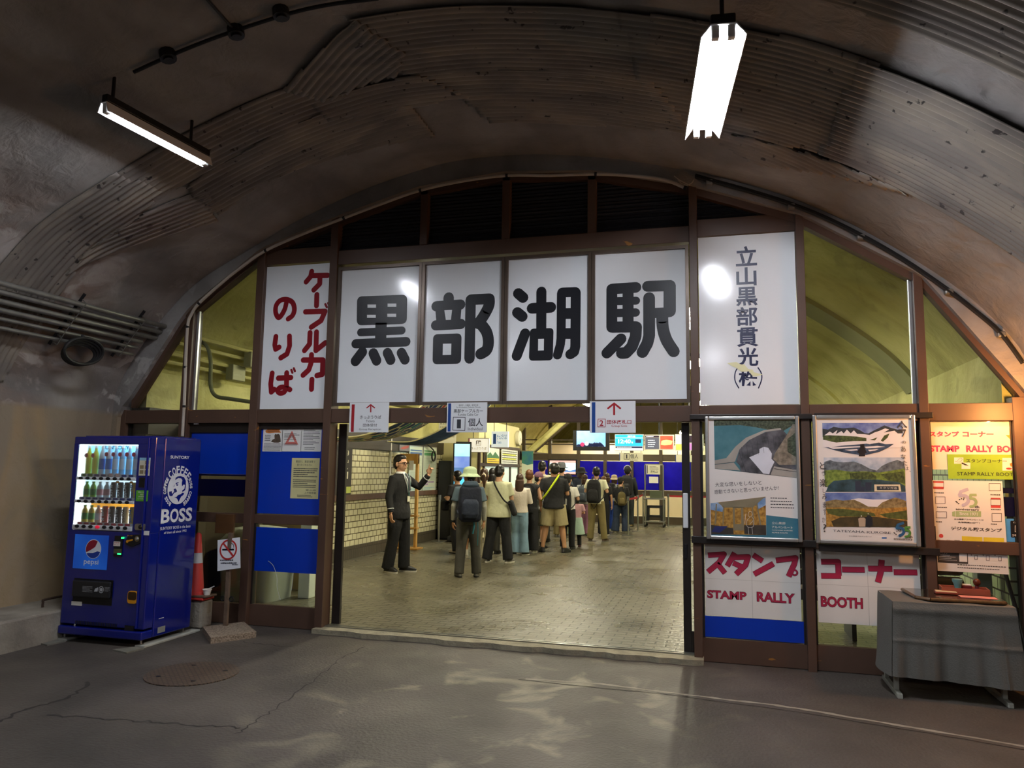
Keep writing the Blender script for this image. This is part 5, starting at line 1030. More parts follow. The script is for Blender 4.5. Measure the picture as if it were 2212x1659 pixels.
# the sample drinks, one thing each
BOT = {}
def drink(kind, x, z, h, cols, label, group, tilt=0):
    y = VY0+.06; z += .003; r_ = empty('sample_bottle' if kind == 'b' else 'sample_can', (x, y, z), label, 'drink', group); rr = .027 if kind == 'b' else .026
    if kind == 'b':
        rg = [(0, .92), (.03, 1), (.2, 1), (.5, .93), (.62, 1), (.74, .85), (.86, .45), (.92, .42)]; MB().rings([(x, y, z+h*a, rr*b, rr*b) for a, b in rg], 18).build('bottle', cols[0], r_, True)
        MB().rings([(x, y, z+h*.92, rr*.5, rr*.5), (x, y, z+h, rr*.5, rr*.5)], 14).build('cap', cols[1], r_, True); MB().rings([(x, y, z+h*.24, rr*1.03, rr*1.03), (x, y, z+h*.58, rr*1.01, rr*1.01)], 18, False).build('label_band', cols[2], r_, True)
    else:
        MB().rings([(x, y, z, rr*.9, rr*.9), (x, y, z+h*.04, rr, rr), (x, y, z+h*.93, rr, rr), (x, y, z+h, rr*.88, rr*.88)], 18).build('can_body', cols[0], r_, True)
        MB().rings([(x, y, z+h, rr*.86, rr*.86), (x, y, z+h+.003, rr*.8, rr*.8)], 16).build('lid', ALU, r_, True)
        f = Fr((x, y-rr-.001, z), (1, 0, 0), (0, 0, 1)); mb = MB(); mb.text(f, cols[2], (-h*.36, h*.5-.014), (h*.36, h*.5+.014), .0005, .03, rot=-PI/2+.12); mb.build('lettering', cols[1], r_)
    return r_
E_ = 0
yel = C('lemon_yellow', 'e0df4a'); tg = C('tea_green', '8ec63a'); wt = C('water_white', 'e3eef4'); blu = C('label_blue', '3f7ed0'); whc = C('cap_white', 'f0f0f0'); grn = C('cap_green', '5fae2e'); drk = C('can_charcoal', '34323c'); gold = C('can_gold', 'd9b85a'); rd = C('can_red', 'c03a36'); brn = C('lemon_foot', '3d7a3a')
word = ['first', 'second', 'third', 'fourth', 'fifth', 'sixth', 'seventh', 'eighth']
def xk(k): return WX0+(WX1-WX0)*(.105+k*.1145)
top = [('yellow lemon water bottle', (yel, whc, C('lemon_label', 'e8e25a')))]*2+[('blue and white water bottle', (wt, whc, blu))]*2+[('clear pink tagged water bottle', (C('clear_blue', 'a6d2ee'), whc, wt))]*4
for k, (nm, cols) in enumerate(top): drink('b', xk(k), rows[0][1]+.0, .285, cols, '%s, %s along the top display shelf' % (nm, word[k]), 'sample drinks on the top display shelf')
mid = [('b', 'green tea bottle', (tg, grn, C('tea_label', '3f8f3c')))]*2+[('b', 'small white drink bottle', (wt, whc, C('label_pink', 'e0a0a0')))]*2+[('c', 'charcoal coffee can', (drk, wt, 'BLACK'))]*2+[('c', 'charcoal and white coffee can', (drk, wt, 'BOSS')), ('c', 'yellow and blue coffee can', (gold, blu, 'BOSS'))]
for k, (t_, nm, cols) in enumerate(mid): drink(t_, xk(k), rows[1][1], .163 if t_ == 'b' else .16, cols, '%s, %s along the middle display shelf' % (nm, word[k]), 'sample drinks on the middle display shelf')
bot = [('b', 'hot green tea bottle', (C('tea_amber', 'c8b830'), grn, C('tea_label', '3f8f3c')))]*2+[('b', 'hot white milk tea bottle', (C('milk_tea', 'e6cfb8'), whc, wt)), ('c', 'red and cream drink can', (rd, wt, 'MILK'))]+[('c', 'charcoal coffee can', (drk, wt, 'BLACK'))]*2+[('c', 'cream and brown coffee can', (C('can_cream', 'd8c8a8'), C('can_brown', '5a3a2a'), 'BOSS')), ('c', 'yellow and blue coffee can', (gold, blu, 'BOSS'))]
for k, (t_, nm, cols) in enumerate(bot): drink(t_, xk(k), rows[2][1], .172 if t_ == 'b' else .165, cols, '%s, %s along the bottom display shelf' % (nm, word[k]), 'sample drinks on the bottom display shelf')
mb = MB(); [mb.disc(FD, (xk(k), rows[0][0]-.09-.012*(k < 2)), .021, .076, 16) for k in (0, 1, 3, 4, 5, 6, 7)]; mb.build('pink_tag', C('tag_pink', 'e0566e'), v)
mb = MB(); [mb.rect(FD, (xk(k)-.024, rows[0][1]+.005), (xk(k)+.024, rows[0][1]+.035), .088) for k in (4, 5)]; mb.build('price_card', C('card_pink', 'f0c8c0'), v)
mb = MB(); [mb.rect(FD, (xk(k)-.026, rows[0][1]), (xk(k)+.026, rows[0][1]+.03), .088) for k in (0, 1)]; mb.build('price_card', brn, v)
mb = MB(); [mb.disc(FD, (xk(k)-.005, rows[1][0]-.012), .02, .076, 16, .011) for k in (5, 7)]; mb.build('star_tag', C('tag_orange', 'f0a028'), v)
# front fittings
def plate(name, m, tl, br, d=.003, th=.003, K=K, r=None):
    a, b = K(tl[0], br[1]), K(br[0], tl[1]); q = [a, (b[0], a[1]), b, (a[0], b[1])]; mb = MB(); mb.rrect(FV, q, r, d, th) if r else mb.poly(FV, q, d, th); return mb.build(name, m, v), a, b
_, a, b = plate('sticker', C('sticker_cream', 'dcd6c0'), (1262, 385), (1465, 690))
art(v, 'sticker_heading', C('sticker_blue', '8ec0dc'), lambda m, f: m.rect(f, (a[0], b[1]-.025), b, .004), FV); art(v, 'sticker_picture', C('sticker_print', '8a7a5a'), lambda m, f: [m.rect(f, *sub(a, b, u, w_, u+.36, w_+.2), .004) for u, w_ in ((.08, .1), (.55, .1), (.08, .38), (.55, .38), (.55, .62))], FV)
plate('dark_window', C('smoked_plastic', '17171b', .2), (1262, 725), (1420, 890)); _, a, b = plate('green_sticker', C('sticker_green', '5cae2e'), (1212, 945), (1425, 1125), r=.006)
art(v, 'lettering', PAPER, lambda m, f: (m.text(f, '環境にやさしい', *sub(a, b, .18, .76, .85, .9), .004, .02), m.text(f, '自販機', *sub(a, b, .35, .56, .65, .7), .004, .02), m.text(f, 'LED照明&', *sub(a, b, .2, .36, .8, .5), .004, .02), m.text(f, 'ヒートポンプ', *sub(a, b, .18, .16, .82, .3), .004, .02)), FV)
mb = MB(); c = K(1345, 1362); mb.ell((c[0], VY0-.002, c[1]), (.011, .006, .011)); mb.build('key_lock', STEEL, v, True)
a, b = K(1205, 1615), K(1385, 1515); mb = MB().rrect(FV, [a, (b[0], a[1]), b, (a[0], b[1])], .02, .012, .014); mb.build('coin_plate', STEEL, v); mb = MB(); mb.ell(((a[0]+b[0])/2+.01, VY0-.014, (a[1]+b[1])/2), (.024, .012, .02)); mb.build('coin_knob', BLACK, v, True)
plate('sticker', PAPER, (955, 97), (1045, 147), K=K2_)
c0 = K2_(855, 210); mb = MB(); mb.rrect(FV, [K2_(748, 255), K2_(800, 145), K2_(968, 140), K2_(950, 245), K2_(830, 295)], .02, .012, .015); mb.build('coin_slot_plate', C('matt_black', '19181b', .4), v)
c = K2_(905, 192); mb = MB(); mb.ring(FV, c, .02, .024, .014); mb.build('slot_ring', C('brass_ring', 'a08a5a', .3), v); mb = MB(); mb.ell((c[0], VY0-.012, c[1]), (.017, .01, .017)); mb.build('coin_slot', ALU, v, True); mb = MB(); mb.stroke(FV, [K2_(785, 222), K2_(850, 205)], .014, .016); mb.disc(FV, K2_(788, 224), .013, .0165); mb.build('return_lever', C('lever_orange', 'e09a22', .3), v); mb = MB(); mb.text(FV, 'おつり', K2_(785, 160), K2_(850, 146), .014, .02); mb.build('lettering', C('lever_orange', 'e09a22', .3), v)
plate('bill_slot', C('matt_black', '19181b', .4), (610, 160), (725, 410), .01, .01, K2_); mb = MB(); mb.rrect(FV, [K2_(708, 170), K2_(748, 168), K2_(748, 190), K2_(706, 192)], .004, .012); mb.rect(FV, K2_(660, 388), K2_(708, 372), .012); mb.build('green_light', C('lamp_green', '2ae07a', emit=2.0), v)
_, a, b = plate('sticker', PAPER, (612, 228), (698, 280), .0115, .001, K2_); art(v, 'lettering', NRED, lambda m, f: (m.text(f, '新紙幣', *sub(a, b, .1, .55, .9, .9), .012), m.text(f, '使えます', *sub(a, b, .1, .1, .9, .45), .012)), FV); plate('bill_bezel', C('bezel_grey', '5a5a44', .3), (612, 320), (715, 372), .0115, .001, K2_)
_, pa, pb = plate('advert_panel', lit('lit_royal_blue', '0a2f8c', '1c5cc0', .35), (100, 155), (548, 555), .004, .004, K2_)
c = K2_(358, 320); R0 = .082
mb = MB(); mb.disc(FV, c, R0*1.07, .005, 36); mb.build('emblem', C('emblem_white', 'e6eaf0', .3), v)
wav = lambda k: [(c[0]+R0*math.cos(t), c[1]+R0*math.sin(t)) for t in k]
up = wav([R(178-6*i) for i in range(0, 21)])+[(c[0]+.02, c[1]+.02), (c[0]-.03, c[1]-.01), (c[0]-.06, c[1]-.025), (c[0]-R0*.98, c[1]-.028)]
mb = MB(); mb.poly(FV, up, .006); mb.build('emblem', C('emblem_red', '8f1f34', .3), v)
dn = wav([R(-15-7.5*i) for i in range(0, 19)])+[(c[0]-.05, c[1]-.038), (c[0]+.0, c[1]-.036), (c[0]+.045, c[1]-.018)]
mb = MB(); mb.poly(FV, dn, .006); mb.build('emblem', C('emblem_blue', '1e3f9c', .3), v)
mb = MB(); mb.text(FV, 'pepsi', K2_(238, 522), K2_(424, 452), .006, .012); mb.build('lettering', C('emblem_white', 'e6eaf0', .3), v)
plate('delivery_recess', C('recess_black', '0e0e10', .5), (95, 708), (602, 985), .002, .002, K2_); a, b = K2_(110, 900), K2_(590, 725)
mb = MB().bbox((a[0], VY0-.03, a[1]), (b[0], VY0-.002, b[1]), .012); mb.build('delivery_flap', C('flap_grey', '232427', .35), v); FV2 = facade(VY0-.0305); K3 = FV2.k(140, 1130, 5.72)
mb = MB(); mb.lines(FV2, K3(215, 850), K3(350, 780), 5, .001, .35, 4); mb.lines(FV2, K3(490, 845), K3(560, 790), 4, .001, .3, 6); mb.ring(FV2, K3(450, 822), .022, .028, .001, ky=1.1); mb.disc(FV2, K3(450, 822), .016, .001, 20); mb.poly(FV2, [K3(*p) for p in ((362, 845), (375, 810), (415, 792), (405, 845))], .001); mb.build('lettering', C('flap_print', 'b9bcc0'), v)
plate('sticker', PAPER, (82, 972), (215, 1012), K=K2_)
a, b = K2_(780, 988), K2_(908, 842); mb = MB().rrect(FV, [a, (b[0], a[1]), b, (a[0], b[1])], .03, .012, .012); mb.build('coin_return', C('return_orange', 'e0981c', .35), v); a, b = K2_(790, 945), K2_(900, 852); mb = MB().rrect(FV, [a, (b[0], a[1]), b, (a[0], b[1])], .022, .013); mb.build('return_pocket', C('pocket_brown', '3a2408', .3), v)
plate('lock_plate', C('matt_black', '19181b', .4), (738, 1270), (858, 1375), .006, .006, K2_); plate('sticker', PAPER, (765, 1345), (845, 1372), .008, .002, K2_); c = K2_(125, 1262); mb = MB(); mb.ell((c[0], VY0-.003, c[1]), (.009, .006, .016)); mb.build('key_lock', STEEL, v, True)
# emblem and lettering on the machine's side
FX = Fr((VX1, 0, 0), (0, 1, 0), (0, 0, 1)); K = FX.k(330, 960, 7.9); VW = C('side_white', 'dfe2ea', .3)
xt = lambda mb, t, tl, br, bold=.02, rot=0: mb.text(FX, t, (K(*tl)[0], K(*br)[1]), (K(*br)[0], K(*tl)[1]), .002, bold, rot=rot)
mb = MB(); xt(mb, 'SUNTORY', (300, 188), (622, 250), .03); x3 = lambda t, x0, y0, y1, x1, b_: mb.text(FX, t, K(x0, y1), (K(x1, 1400)[0], K(x0, y0)[1]), .002, b_); x3('SUNTORY BOSS is the boss', 122, 1415, 1466, 640, .012); x3('of them all since 1992', 187, 1488, 1532, 578, .012)
c = K(430, 755); rx = abs(K(608, 755)[0]-K(250, 755)[0])/2; ry = abs(K(430, 490)[1]-K(430, 1020)[1])/2; c = ((K(250, 755)[0]+K(608, 755)[0])/2, c[1])
mb.disc(FX, c, rx, .002, 48, ry)
def arc_text(t, a0, a1, kx, ky, h, w_, bold=.03):
    n = len(t)
    for i, ch in enumerate(t):
        if ch == ' ': continue
        a = R(a0+(a1-a0)*(i/(n-1))); x, z = c[0]+rx*kx*math.cos(a), c[1]+ry*ky*math.sin(a); rot = math.atan2(math.cos(a)*kx*rx, -math.sin(a)*ky*ry)+PI if False else a-PI/2
        if a0 > 200 or a0 < -200: rot = a+PI/2
        mb.text(FX, ch, (x-w_/2, z-h/2), (x+w_/2, z+h/2), .002, bold, rot=rot)
arc_text('COFFEE', 132, 42, 1.22, 1.22, .075, .045); arc_text('BOSS COFFEE', 238, 150, 1.24, 1.18, .034, .024) if False else None
def ring_text(t, a0, a1):
    n = len(t)
    for i, ch in enumerate(t):
        if ch == ' ': continue
        a = R(a0+(a1-a0)*i/(n-1)); x, z = c[0]+rx*1.25*math.cos(a), c[1]+ry*1.16*math.sin(a); mb.text(FX, ch, (x-.012, z-.018), (x+.012, z+.018), .002, .04, rot=a-PI/2)
ring_text('BOSS COFFEE', 236, 148); ring_text('BOSS COFFEE', 30, -58)
for i, (x0, x1) in enumerate(((130, 275), (285, 425), (435, 540), (550, 655))):
    x3('BOSS'[i], x0, 1108-i*9, 1348-i*11, x1, .03)
for x0, x1, y in ((132, 190, 1345), (145, 200, 1108)): mb.rect(FX, K(x0, y+8), K(x1, y-8), .002)
mb.build('emblem', VW, v)
mb = MB(); NV = VB; pl = lambda pts: mb.poly(FX, [K(*p) for p in pts], .003)     # the face in the oval, a man with a pipe in flat shapes
pl([(378, 610), (385, 570), (420, 545), (470, 538), (530, 560), (560, 620), (560, 720), (548, 780), (520, 800), (500, 815), (500, 780), (535, 760), (545, 700), (530, 680), (510, 700), (495, 715), (490, 660), (500, 610), (480, 580), (430, 575)])
pl([(385, 665), (405, 650), (440, 648), (440, 660), (415, 668), (395, 690)]); pl([(395, 690), (430, 675), (430, 700), (405, 708)]); pl([(350, 720), (365, 690), (372, 680), (360, 725)])
pl([(352, 765), (380, 750), (400, 770), (410, 800), (395, 818), (365, 825), (345, 850), (330, 880), (300, 885), (278, 870), (272, 820), (275, 805), (320, 798), (322, 835), (335, 838), (360, 800)])
pl([(358, 900), (400, 895), (425, 865), (470, 850), (500, 825), (530, 830), (520, 860), (480, 890), (455, 940), (437, 985), (415, 935), (395, 912)])
mb.build('emblem', NV, v)
a, b = K(0, 0), None; FX2 = FX.k(140, 1130, 5.72)
for (x0, y0, x1, y1, m, n_) in ((1143, 1265, 1240, 1370, C('rating_plate', '8e8f8a', .4), 'rating_plate'), (1160, 1163, 1222, 1192, PAPER, 'sticker')):
    mb = MB(); a, b = FX2(x0, y1), FX2(x1, y0); mb.rect(FX, (a[0], a[1]+.005), (b[0], b[1]), .002, .002); mb.build(n_, m, v)
# ================================================================ inside the station
TUBE_IN = tube_mat('lit_station_tube', 'fff6d8', LAMP_IN)
k_ = 0
for y in (2.6, 6.6, 10.6, 14.4):
    for x, w_ in ((-3.6, 'ticket window'), (-.4, 'gate')):
        k_ += 1; lamp(Vector((x, y, 3.45)), 0, 1.25, 2, 'double tube lamp under the yellow vault, %s row, %s from the doorway' % (w_, ['nearest', 'second', 'third', 'farthest'][(2.6, 6.6, 10.6, 14.4).index(y)]), .24, ((-.5, 4.2), (.5, 4.2)), TUBE_IN, group='station hall lamps')
for x in (-4.0, -1.2): lamp(Vector((x, 19.5, 2.9)), 0, 1.25, 2, 'double tube lamp beyond the blue end windows, %s row' % ('ticket window' if x < -3 else 'gate'), .24, ((-.5, 4.2), (.5, 4.2)), TUBE_IN, group='station hall lamps')
FW = Fr((XL+.035, 0, 0), (0, 1, 0), (0, 0, 1))
def wallboard(fr, tl, br, label, m, name='notice', th=.02, cat='notice', group=None, d=.0):
    a, b = fr.px(*tl), fr.px(*br); r_ = empty(name, fr.p((min(a[0], b[0]), b[1])), label, cat, group); MB().rect(fr, (a[0], b[1]), (b[0], a[1]), d, th).build('board', m, r_); return r_, (a[0], b[1]), (b[0], a[1])
DKB = mat('umber_panel', '2f2822', .45, 0, .1, 4); CARD = mat('cream_card', 'dcd8c0', .55, 0, .03, 4)
r_, a, b = wallboard(FW, (715, 962), (757.5, 1078), 'dark status board with white characters just inside the doorway', DKB, 'status_board', cat='board')
bx = lambda x0, y0, x1, y1: (lambda p, q: ((p[0], q[1]), (q[0], p[1])))(FW.px(x0, y0), FW.px(x1, y1))
art(r_, 'pill', CARD, lambda m, f: m.rrect(f, [bx(738, 972, 753.5, 984)[0], (bx(738, 972, 753.5, 984)[1][0], bx(738, 972, 753.5, 984)[0][1]), bx(738, 972, 753.5, 984)[1], (bx(738, 972, 753.5, 984)[0][0], bx(738, 972, 753.5, 984)[1][1])], .04, .002), FW)
art(r_, 'lettering', DKB, lambda m, f: m.text(f, '状況', *bx(739.5, 974, 751.5, 982), .004, .02), FW); art(r_, 'lettering', CARD, lambda m, f: (m.text(f, '立山', *bx(738, 991, 752.5, 1000), .002, .03), m.text(f, 'なし', *bx(742, 1006, 751.5, 1014), .002, .03), m.rect(f, *bx(736.5, 1019, 751.5, 1034), .002)), FW)
art(r_, 'strip', CARD, lambda m, f: m.rect(f, *bx(734, 1051.5, 745, 1065), .002), FW); art(r_, 'strip', C('lime_strip', 'b8c25a'), lambda m, f: m.rect(f, *bx(745, 1051.5, 757, 1065), .002), FW)
for tl, br, lb, hc in (((885, 963), (910.5, 1068.5), 'blue headed timetable board on the tiled wall behind the pointing man', '4a6a9a'), ((915, 965), (940.5, 1067), 'green headed timetable board on the tiled wall behind the raised hand', '4f8f5a')):
    r_, a, b = wallboard(FW, tl, br, lb, mat('timetable_white', 'd3dcc8', .2, 0, .02, 3, coat=.4), 'timetable_board', .02, 'timetable', 'timetable boards on the tiled wall')
    art(r_, 'heading', C('heading_'+hc, hc), lambda m, f: (m.rect(f, *sub(a, b, .06, .9, .94, .93), .002), m.rect(f, *sub(a, b, .06, .82, .94, .88), .002)), FW)
    art(r_, 'print', C('timetable_grey', '8f9c8a'), lambda m, f: ([m.rect(f, *sub(a, b, .08+.14*i, .3, .085+.14*i, .78), .002) for i in range(7)], m.lines(f, *sub(a, b, .08, .3, .92, .78), 22, .002, .3, 3)), FW); art(r_, 'print', C('timetable_violet', 'a07fae'), lambda m, f: (m.rect(f, *sub(a, b, .1, .25, .85, .275), .002), m.rect(f, *sub(a, b, .1, .2, .4, .23), .002)), FW); art(r_, 'print', C('timetable_teal', '7aa8b4'), lambda m, f: m.lines(f, *sub(a, b, .06, .04, .9, .16), 4, .002, .5, 5), FW)
    frame2_pts = [a, (b[0], a[1]), b, (a[0], b[1]), a]; art(r_, 'frame', ALU, lambda m, f: m.stroke(f, frame2_pts, .018, .003), FW)
FWU = Fr((XL+.05, 0, 0), (0, 1, 0), (0, 0, 1))
r_, a, b = wallboard(FWU, (863.5, 957), (884, 975), 'small framed picture in red and grey on the dark band above the tiles', C('picture_grey', '7d7a80'), 'framed_picture', .02, 'picture'); art(r_, 'picture', C('picture_rose', 'b05a52'), lambda m, f: m.poly(f, [sub(a, b, u, w_, 1, 1)[0] for u, w_ in ((.05, .3), (.4, .6), (.95, .8), (.9, .45), (.4, .2))], .002), FWU)
def post(x, y, label, belt=None, group='belt posts on the station floor', h=.95):
    r_ = empty('belt_post', (x, y, 0), label, 'barrier post', group)
    MB().rings([(x, y, 0, .16, .16), (x, y, .012, .16, .16), (x, y, .02, .03, .03)], 28).build('base', STEEL, r_, True); MB().tube([(x, y, .015), (x, y, h-.1)], .022, 12).build('pole', STEEL, r_, True); MB().rings([(x, y, h-.1, .032, .032), (x, y, h, .032, .032)], 16).build('head', C('post_head', '6a6c6a', .35), r_, True); return r_
WOODY = mat('pine_wood', 'b8893f', .5, 0, .12, 5, .2, 20, col2='c99c54')
p = fl(850, 1196); post(p.x, p.y, 'steel belt post by the tiled wall nearest the doorway'); p2_ = fl(938, 1170); post(p2_.x+.1, p2_.y, 'steel belt post standing beside the black display stand', h=1.0)
ps = fl(836, 1189); r_ = empty('pole_sign', (ps.x, ps.y, 0), 'thin white pole with two paper sheets fixed at its top', 'sign'); MB().rings([(ps.x, ps.y, 0, .12, .12), (ps.x, ps.y, .02, .11, .11)], 20).build('base', C('pole_base', '5a5c58'), r_, True); MB().tube([(ps.x, ps.y, .02), (ps.x+.02, ps.y, 2.25)], .014, 8).build('pole', PAPER, r_, True)
FPS = facade(ps.y-.02)
for tl, br in (((812.5, 926), (829, 1000)), ((829.5, 926), (843, 1000))):
    a, b = FPS.px(*tl), FPS.px(*br); MB().rect(FPS, (a[0], b[1]), (b[0], a[1]), 0, .004).build('paper', mat('thin_paper', 'd5d8c2', .6, 0, .04, 5), r_)
FP7 = facade(7.4); a, b = FP7.px(828, 1002), FP7.px(846, 1192); tag(MB().bbox((a[0], 7.4, .0), (b[0], 7.5, a[1]), .01).build('metal_board', mat('grey_panel', '74746a', .5, .1, .06, 4)), 'tall narrow grey panel leaning by the tiled wall behind the pointing man', 'panel')
# pine rack behind the pointing man
FR7 = facade(6.95); a = FR7.px(862, 979); b = FR7.px(899, 1190); r_ = empty('wooden_rack', ((a[0]+b[0])/2, 7.0, 0), 'tall pine rack standing behind the pointing man', 'rack'); xl, xr, zt_ = a[0]+.02, b[0]-.02, FR7.px(880, 980)[1]
for x in (xl, xr-.05): MB().bbox((x, 6.96, 0), (x+.05, 7.04, zt_), .004).build('upright', WOODY, r_)
MB().bbox((xl, 6.965, zt_-.2), (xr, 7.03, zt_), .004).build('top_panel', WOODY, r_)
for z in (.62, .38): MB().bbox((xl, 6.93, z), (xr+.02, 7.07, z+.035), .004).build('shelf', WOODY, r_)
MB().bbox((xl-.05, 6.78, 0), (xr+.1, 7.1, .03), .004).build('foot', WOODY, r_); a, b = FR7.px(884, 995), FR7.px(893, 1016); MB().box((a[0], 6.95, b[1]), (b[0], 6.96, a[1])).build('notice', PAPER, r_)
# digital display stand
r_ = empty('display_stand', (-5.5, 8.9, 0), 'tall black display stand with a blue lake picture on its screen', 'display'); M = Matrix.Translation((-5.5, 8.85, 0)) @ Matrix.Rotation(.25, 4, 'Z')
MB().bbox((-.2, -.05, .8), (.2, .06, 2.17), .01, M).build('bezel', BLACK, r_); MB().bbox((-.26, -.3, .03), (.3, .1, .12), .01, M).build('base', BLACK, r_); MB().bbox((-.18, -.0, .12), (.18, .14, .82), .01, M).build('pedestal', C('pedestal_grey', '7b7c78', .4), r_)
FK8 = Fr(M @ Vector((0, -.052, 0)), M.to_3x3() @ Vector((1, 0, 0)), (0, 0, 1)); SE = 1.1
def scr(name, c, c2=None, e=SE): return mat(name, c, .3, 0, 0, 2.5, emit=e, col2=c2, detail=2)
for z0, z1, m in ((1.85, 2.12, scr('screen_mint', '8fd8dc', 'b5e6e4')), (1.6, 1.85, scr('screen_indigo', '5c74b8', '8aa0cc')), (1.36, 1.6, scr('screen_slate', '3f5f92', '5a7aa6')), (.95, 1.36, scr('screen_cyan', '22a4dc', '58c0ea')), (.86, .95, scr('screen_pale', 'a8d8ec', 'd0e8f2'))): MB().rect(FK8, (-.17, z0), (.17, z1), .001, .002).build('screen', m, r_)
r_ = tag(MB().bbox((-6.12, 9.0, .02), (-5.8, 9.36, 1.75), .02).build('black_machine', C('machine_black', '1c1c1e', .4)), 'black slim cabinet between the tiled wall and the display stand', 'cabinet')
mb = MB(); mb.tube([Vector((-6.08, 8.6+.1*math.cos(t), 1.84+.1*math.sin(t))) for t in [2*PI*j/24 for j in range(24)]], .02, 8, closed=True); mb.tube(cr([(-6.1, 8.0, 2.15), (-6.08, 8.35, 2.05), (-6.08, 8.6, 1.97)], 5), .014, 8); tag(mb.build('cable_coil', RUB, smooth=True), 'coil of black cable on the tiled wall above the black cabinet', 'cable')
F8 = facade(8.0); a, b = F8.px(948, 905), F8.px(985, 957); r_ = empty('hanging_paper', (a[0], 8, b[1]), 'cream paper with faint print hanging above the display stand', 'notice'); MB().rect(F8, (a[0], b[1]), (b[0], a[1]+.15), 0, .004).build('sheet', CARD, r_); mb = MB(); mb.lines(F8, (a[0]+.03, b[1]+.1), (b[0]-.03, a[1]), 6, .001, .4, 4); mb.build('lettering', C('faint_print', 'a8a48c'), r_)
# ---- ticket office
OX, OY0, OY1, OZ = -5.3, 9.4, 12.95, 2.72
r_ = empty('ticket_office', (OX-.4, 11, 0), 'cream ticket office built along the tiled wall', 'ticket office')
PLY = mat('office_cream', 'd9cf96', .6, 0, .05, 2); MB().box((XL-.1, OY0, 0), (OX, OY1, OZ)).build('wall', PLY, r_)
FO = Fr((OX, 0, 0), (0, 1, 0), (0, 0, 1)); mb = MB()
for y in (9.42, 9.75, 10.95, 12.0, 12.85): mb.bbox((OX-.02, y-.04, 0), (OX+.04, y+.04, 2.16), .004)
for z in (.95, 1.68, 2.12): mb.bbox((OX-.02, 9.4, z-.04), (OX+.045, OY1, z+.04), .004)
mb.build('window_frame', C('office_brown', '3d2e24', .45), r_); MB().box((OX-.01, 9.4, .0), (OX+.02, OY1, .95)).build('front_panel', C('office_panel', '5a4634', .5), r_)
LITW = mat('lit_window', 'cfe0d2', .3, 0, .02, 2, emit=.5); MB().box((OX-.005, 9.8, 1.0), (OX+.006, 12.8, 1.64)).build('window', LITW, r_); MB().bbox((OX, 9.6, .92), (OX+.28, 12.6, .96), .006).build('counter', C('counter_wood', '6a5238', .4), r_)
def front(name, y0, y1, z0, z1, label, m, d=.062, cat='notice'):
    q_ = empty(name, FO.p((y0, z0), d), label, cat, 'notices on the ticket office front'); MB().rect(FO, (y0, z0), (y1, z1), d, .01).build('sheet', m, q_); return q_
q_ = front('route_map', 9.85, 10.85, 1.72, 2.08, 'route map poster with green mountains over a yellow band on the ticket office', C('map_pale', 'd9e6d2')); art(q_, 'picture', C('map_green', '3f6e44'), lambda m, f: (m.poly(f, [(9.87, 1.9), (10.1, 1.98), (10.3, 1.9), (10.5, 2.0), (10.83, 1.88), (10.83, 1.84), (9.87, 1.84)], .064)), FO); art(q_, 'picture', C('map_yellow', 'e3c23c'), lambda m, f: m.rect(f, (9.86, 1.72), (10.84, 1.84), .064), FO); art(q_, 'print', GREYI, lambda m, f: m.lines(f, (9.9, 1.74), (10.8, 1.83), 2, .066, .4, 3), FO)
q_ = front('fare_table', 11.05, 12.6, 1.72, 2.08, 'white fare table with yellow rows on the ticket office', C('fare_white', 'e2e4da')); art(q_, 'rows', C('fare_yellow', 'd8dc6a'), lambda m, f: (m.rect(f, (11.15, 1.93), (12.4, 1.98), .064), m.rect(f, (11.15, 1.82), (12.4, 1.87), .064)), FO); art(q_, 'print', GREYI, lambda m, f: m.lines(f, (11.1, 1.74), (12.5, 2.06), 6, .066, .35, 4, False), FO)
q_ = front('window_poster', 10.3, 10.9, 1.2, 1.6, 'green and blue poster in the ticket window', C('poster_lime', '9cc84a')); art(q_, 'picture', C('poster_aqua', '7fc4dc'), lambda m, f: m.rect(f, (10.3, 1.2), (10.9, 1.36), .064), FO)
F9 = facade(9.2); F11 = facade(9.9)
def lightbox(fr, tl, br, label, name='sign_box', m=None, th=.08):
    a, b = fr.px(*tl), fr.px(*br); q_ = empty(name, fr.p((a[0], b[1])), label, 'sign', 'ticket signs by the ticket office'); MB().rect(fr, (a[0], b[1]), (b[0], a[1]), 0, th).build('box', m, q_); return q_, (a[0], b[1]), (b[0], a[1])
LB = mat('lit_sign_white', 'eeeade', .4, 0, .01, 2, emit=.55)
q_, a, b = lightbox(F9, (1012, 947), (1055, 977), 'lit white ticket sign with a red edge facing the doorway', m=LB); art(q_, 'red_edge', SIGNRED, lambda m, f: m.rect(f, *sub(a, b, .0, 0, .06, 1), .001), F9); art(q_, 'lettering', C('sign_brown', '5a4a44'), lambda m, f: (m.text(f, 'きっぷうりば', *sub(a, b, .14, .18, .9, .38), .001, .01), m.rect(f, *sub(a, b, .38, .48, .62, .85), .001)), F9); art(q_, 'pictogram', LB, lambda m, f: (m.disc(f, sub(a, b, .46, .74, 1, 1)[0], .02, .002, 12), m.poly(f, [sub(a, b, u, w_, 1, 1)[0] for u, w_ in ((.4, .5), (.42, .64), (.5, .66), (.52, .5))], .002), m.rect(f, *sub(a, b, .53, .5, .6, .76), .002)), F9)
art(q_, 'frame', C('sign_frame_grey', '7a7468', .4), lambda m, f: m.stroke(f, [a, (b[0], a[1]), b, (a[0], b[1]), a], .012, .003), F9)
for x in (a[0]+.1, b[0]-.1): MB().tube([(x, 9.24, b[1]), (x, 9.24, 4.5)], .008, 6).build('hanger', BLACK, q_)
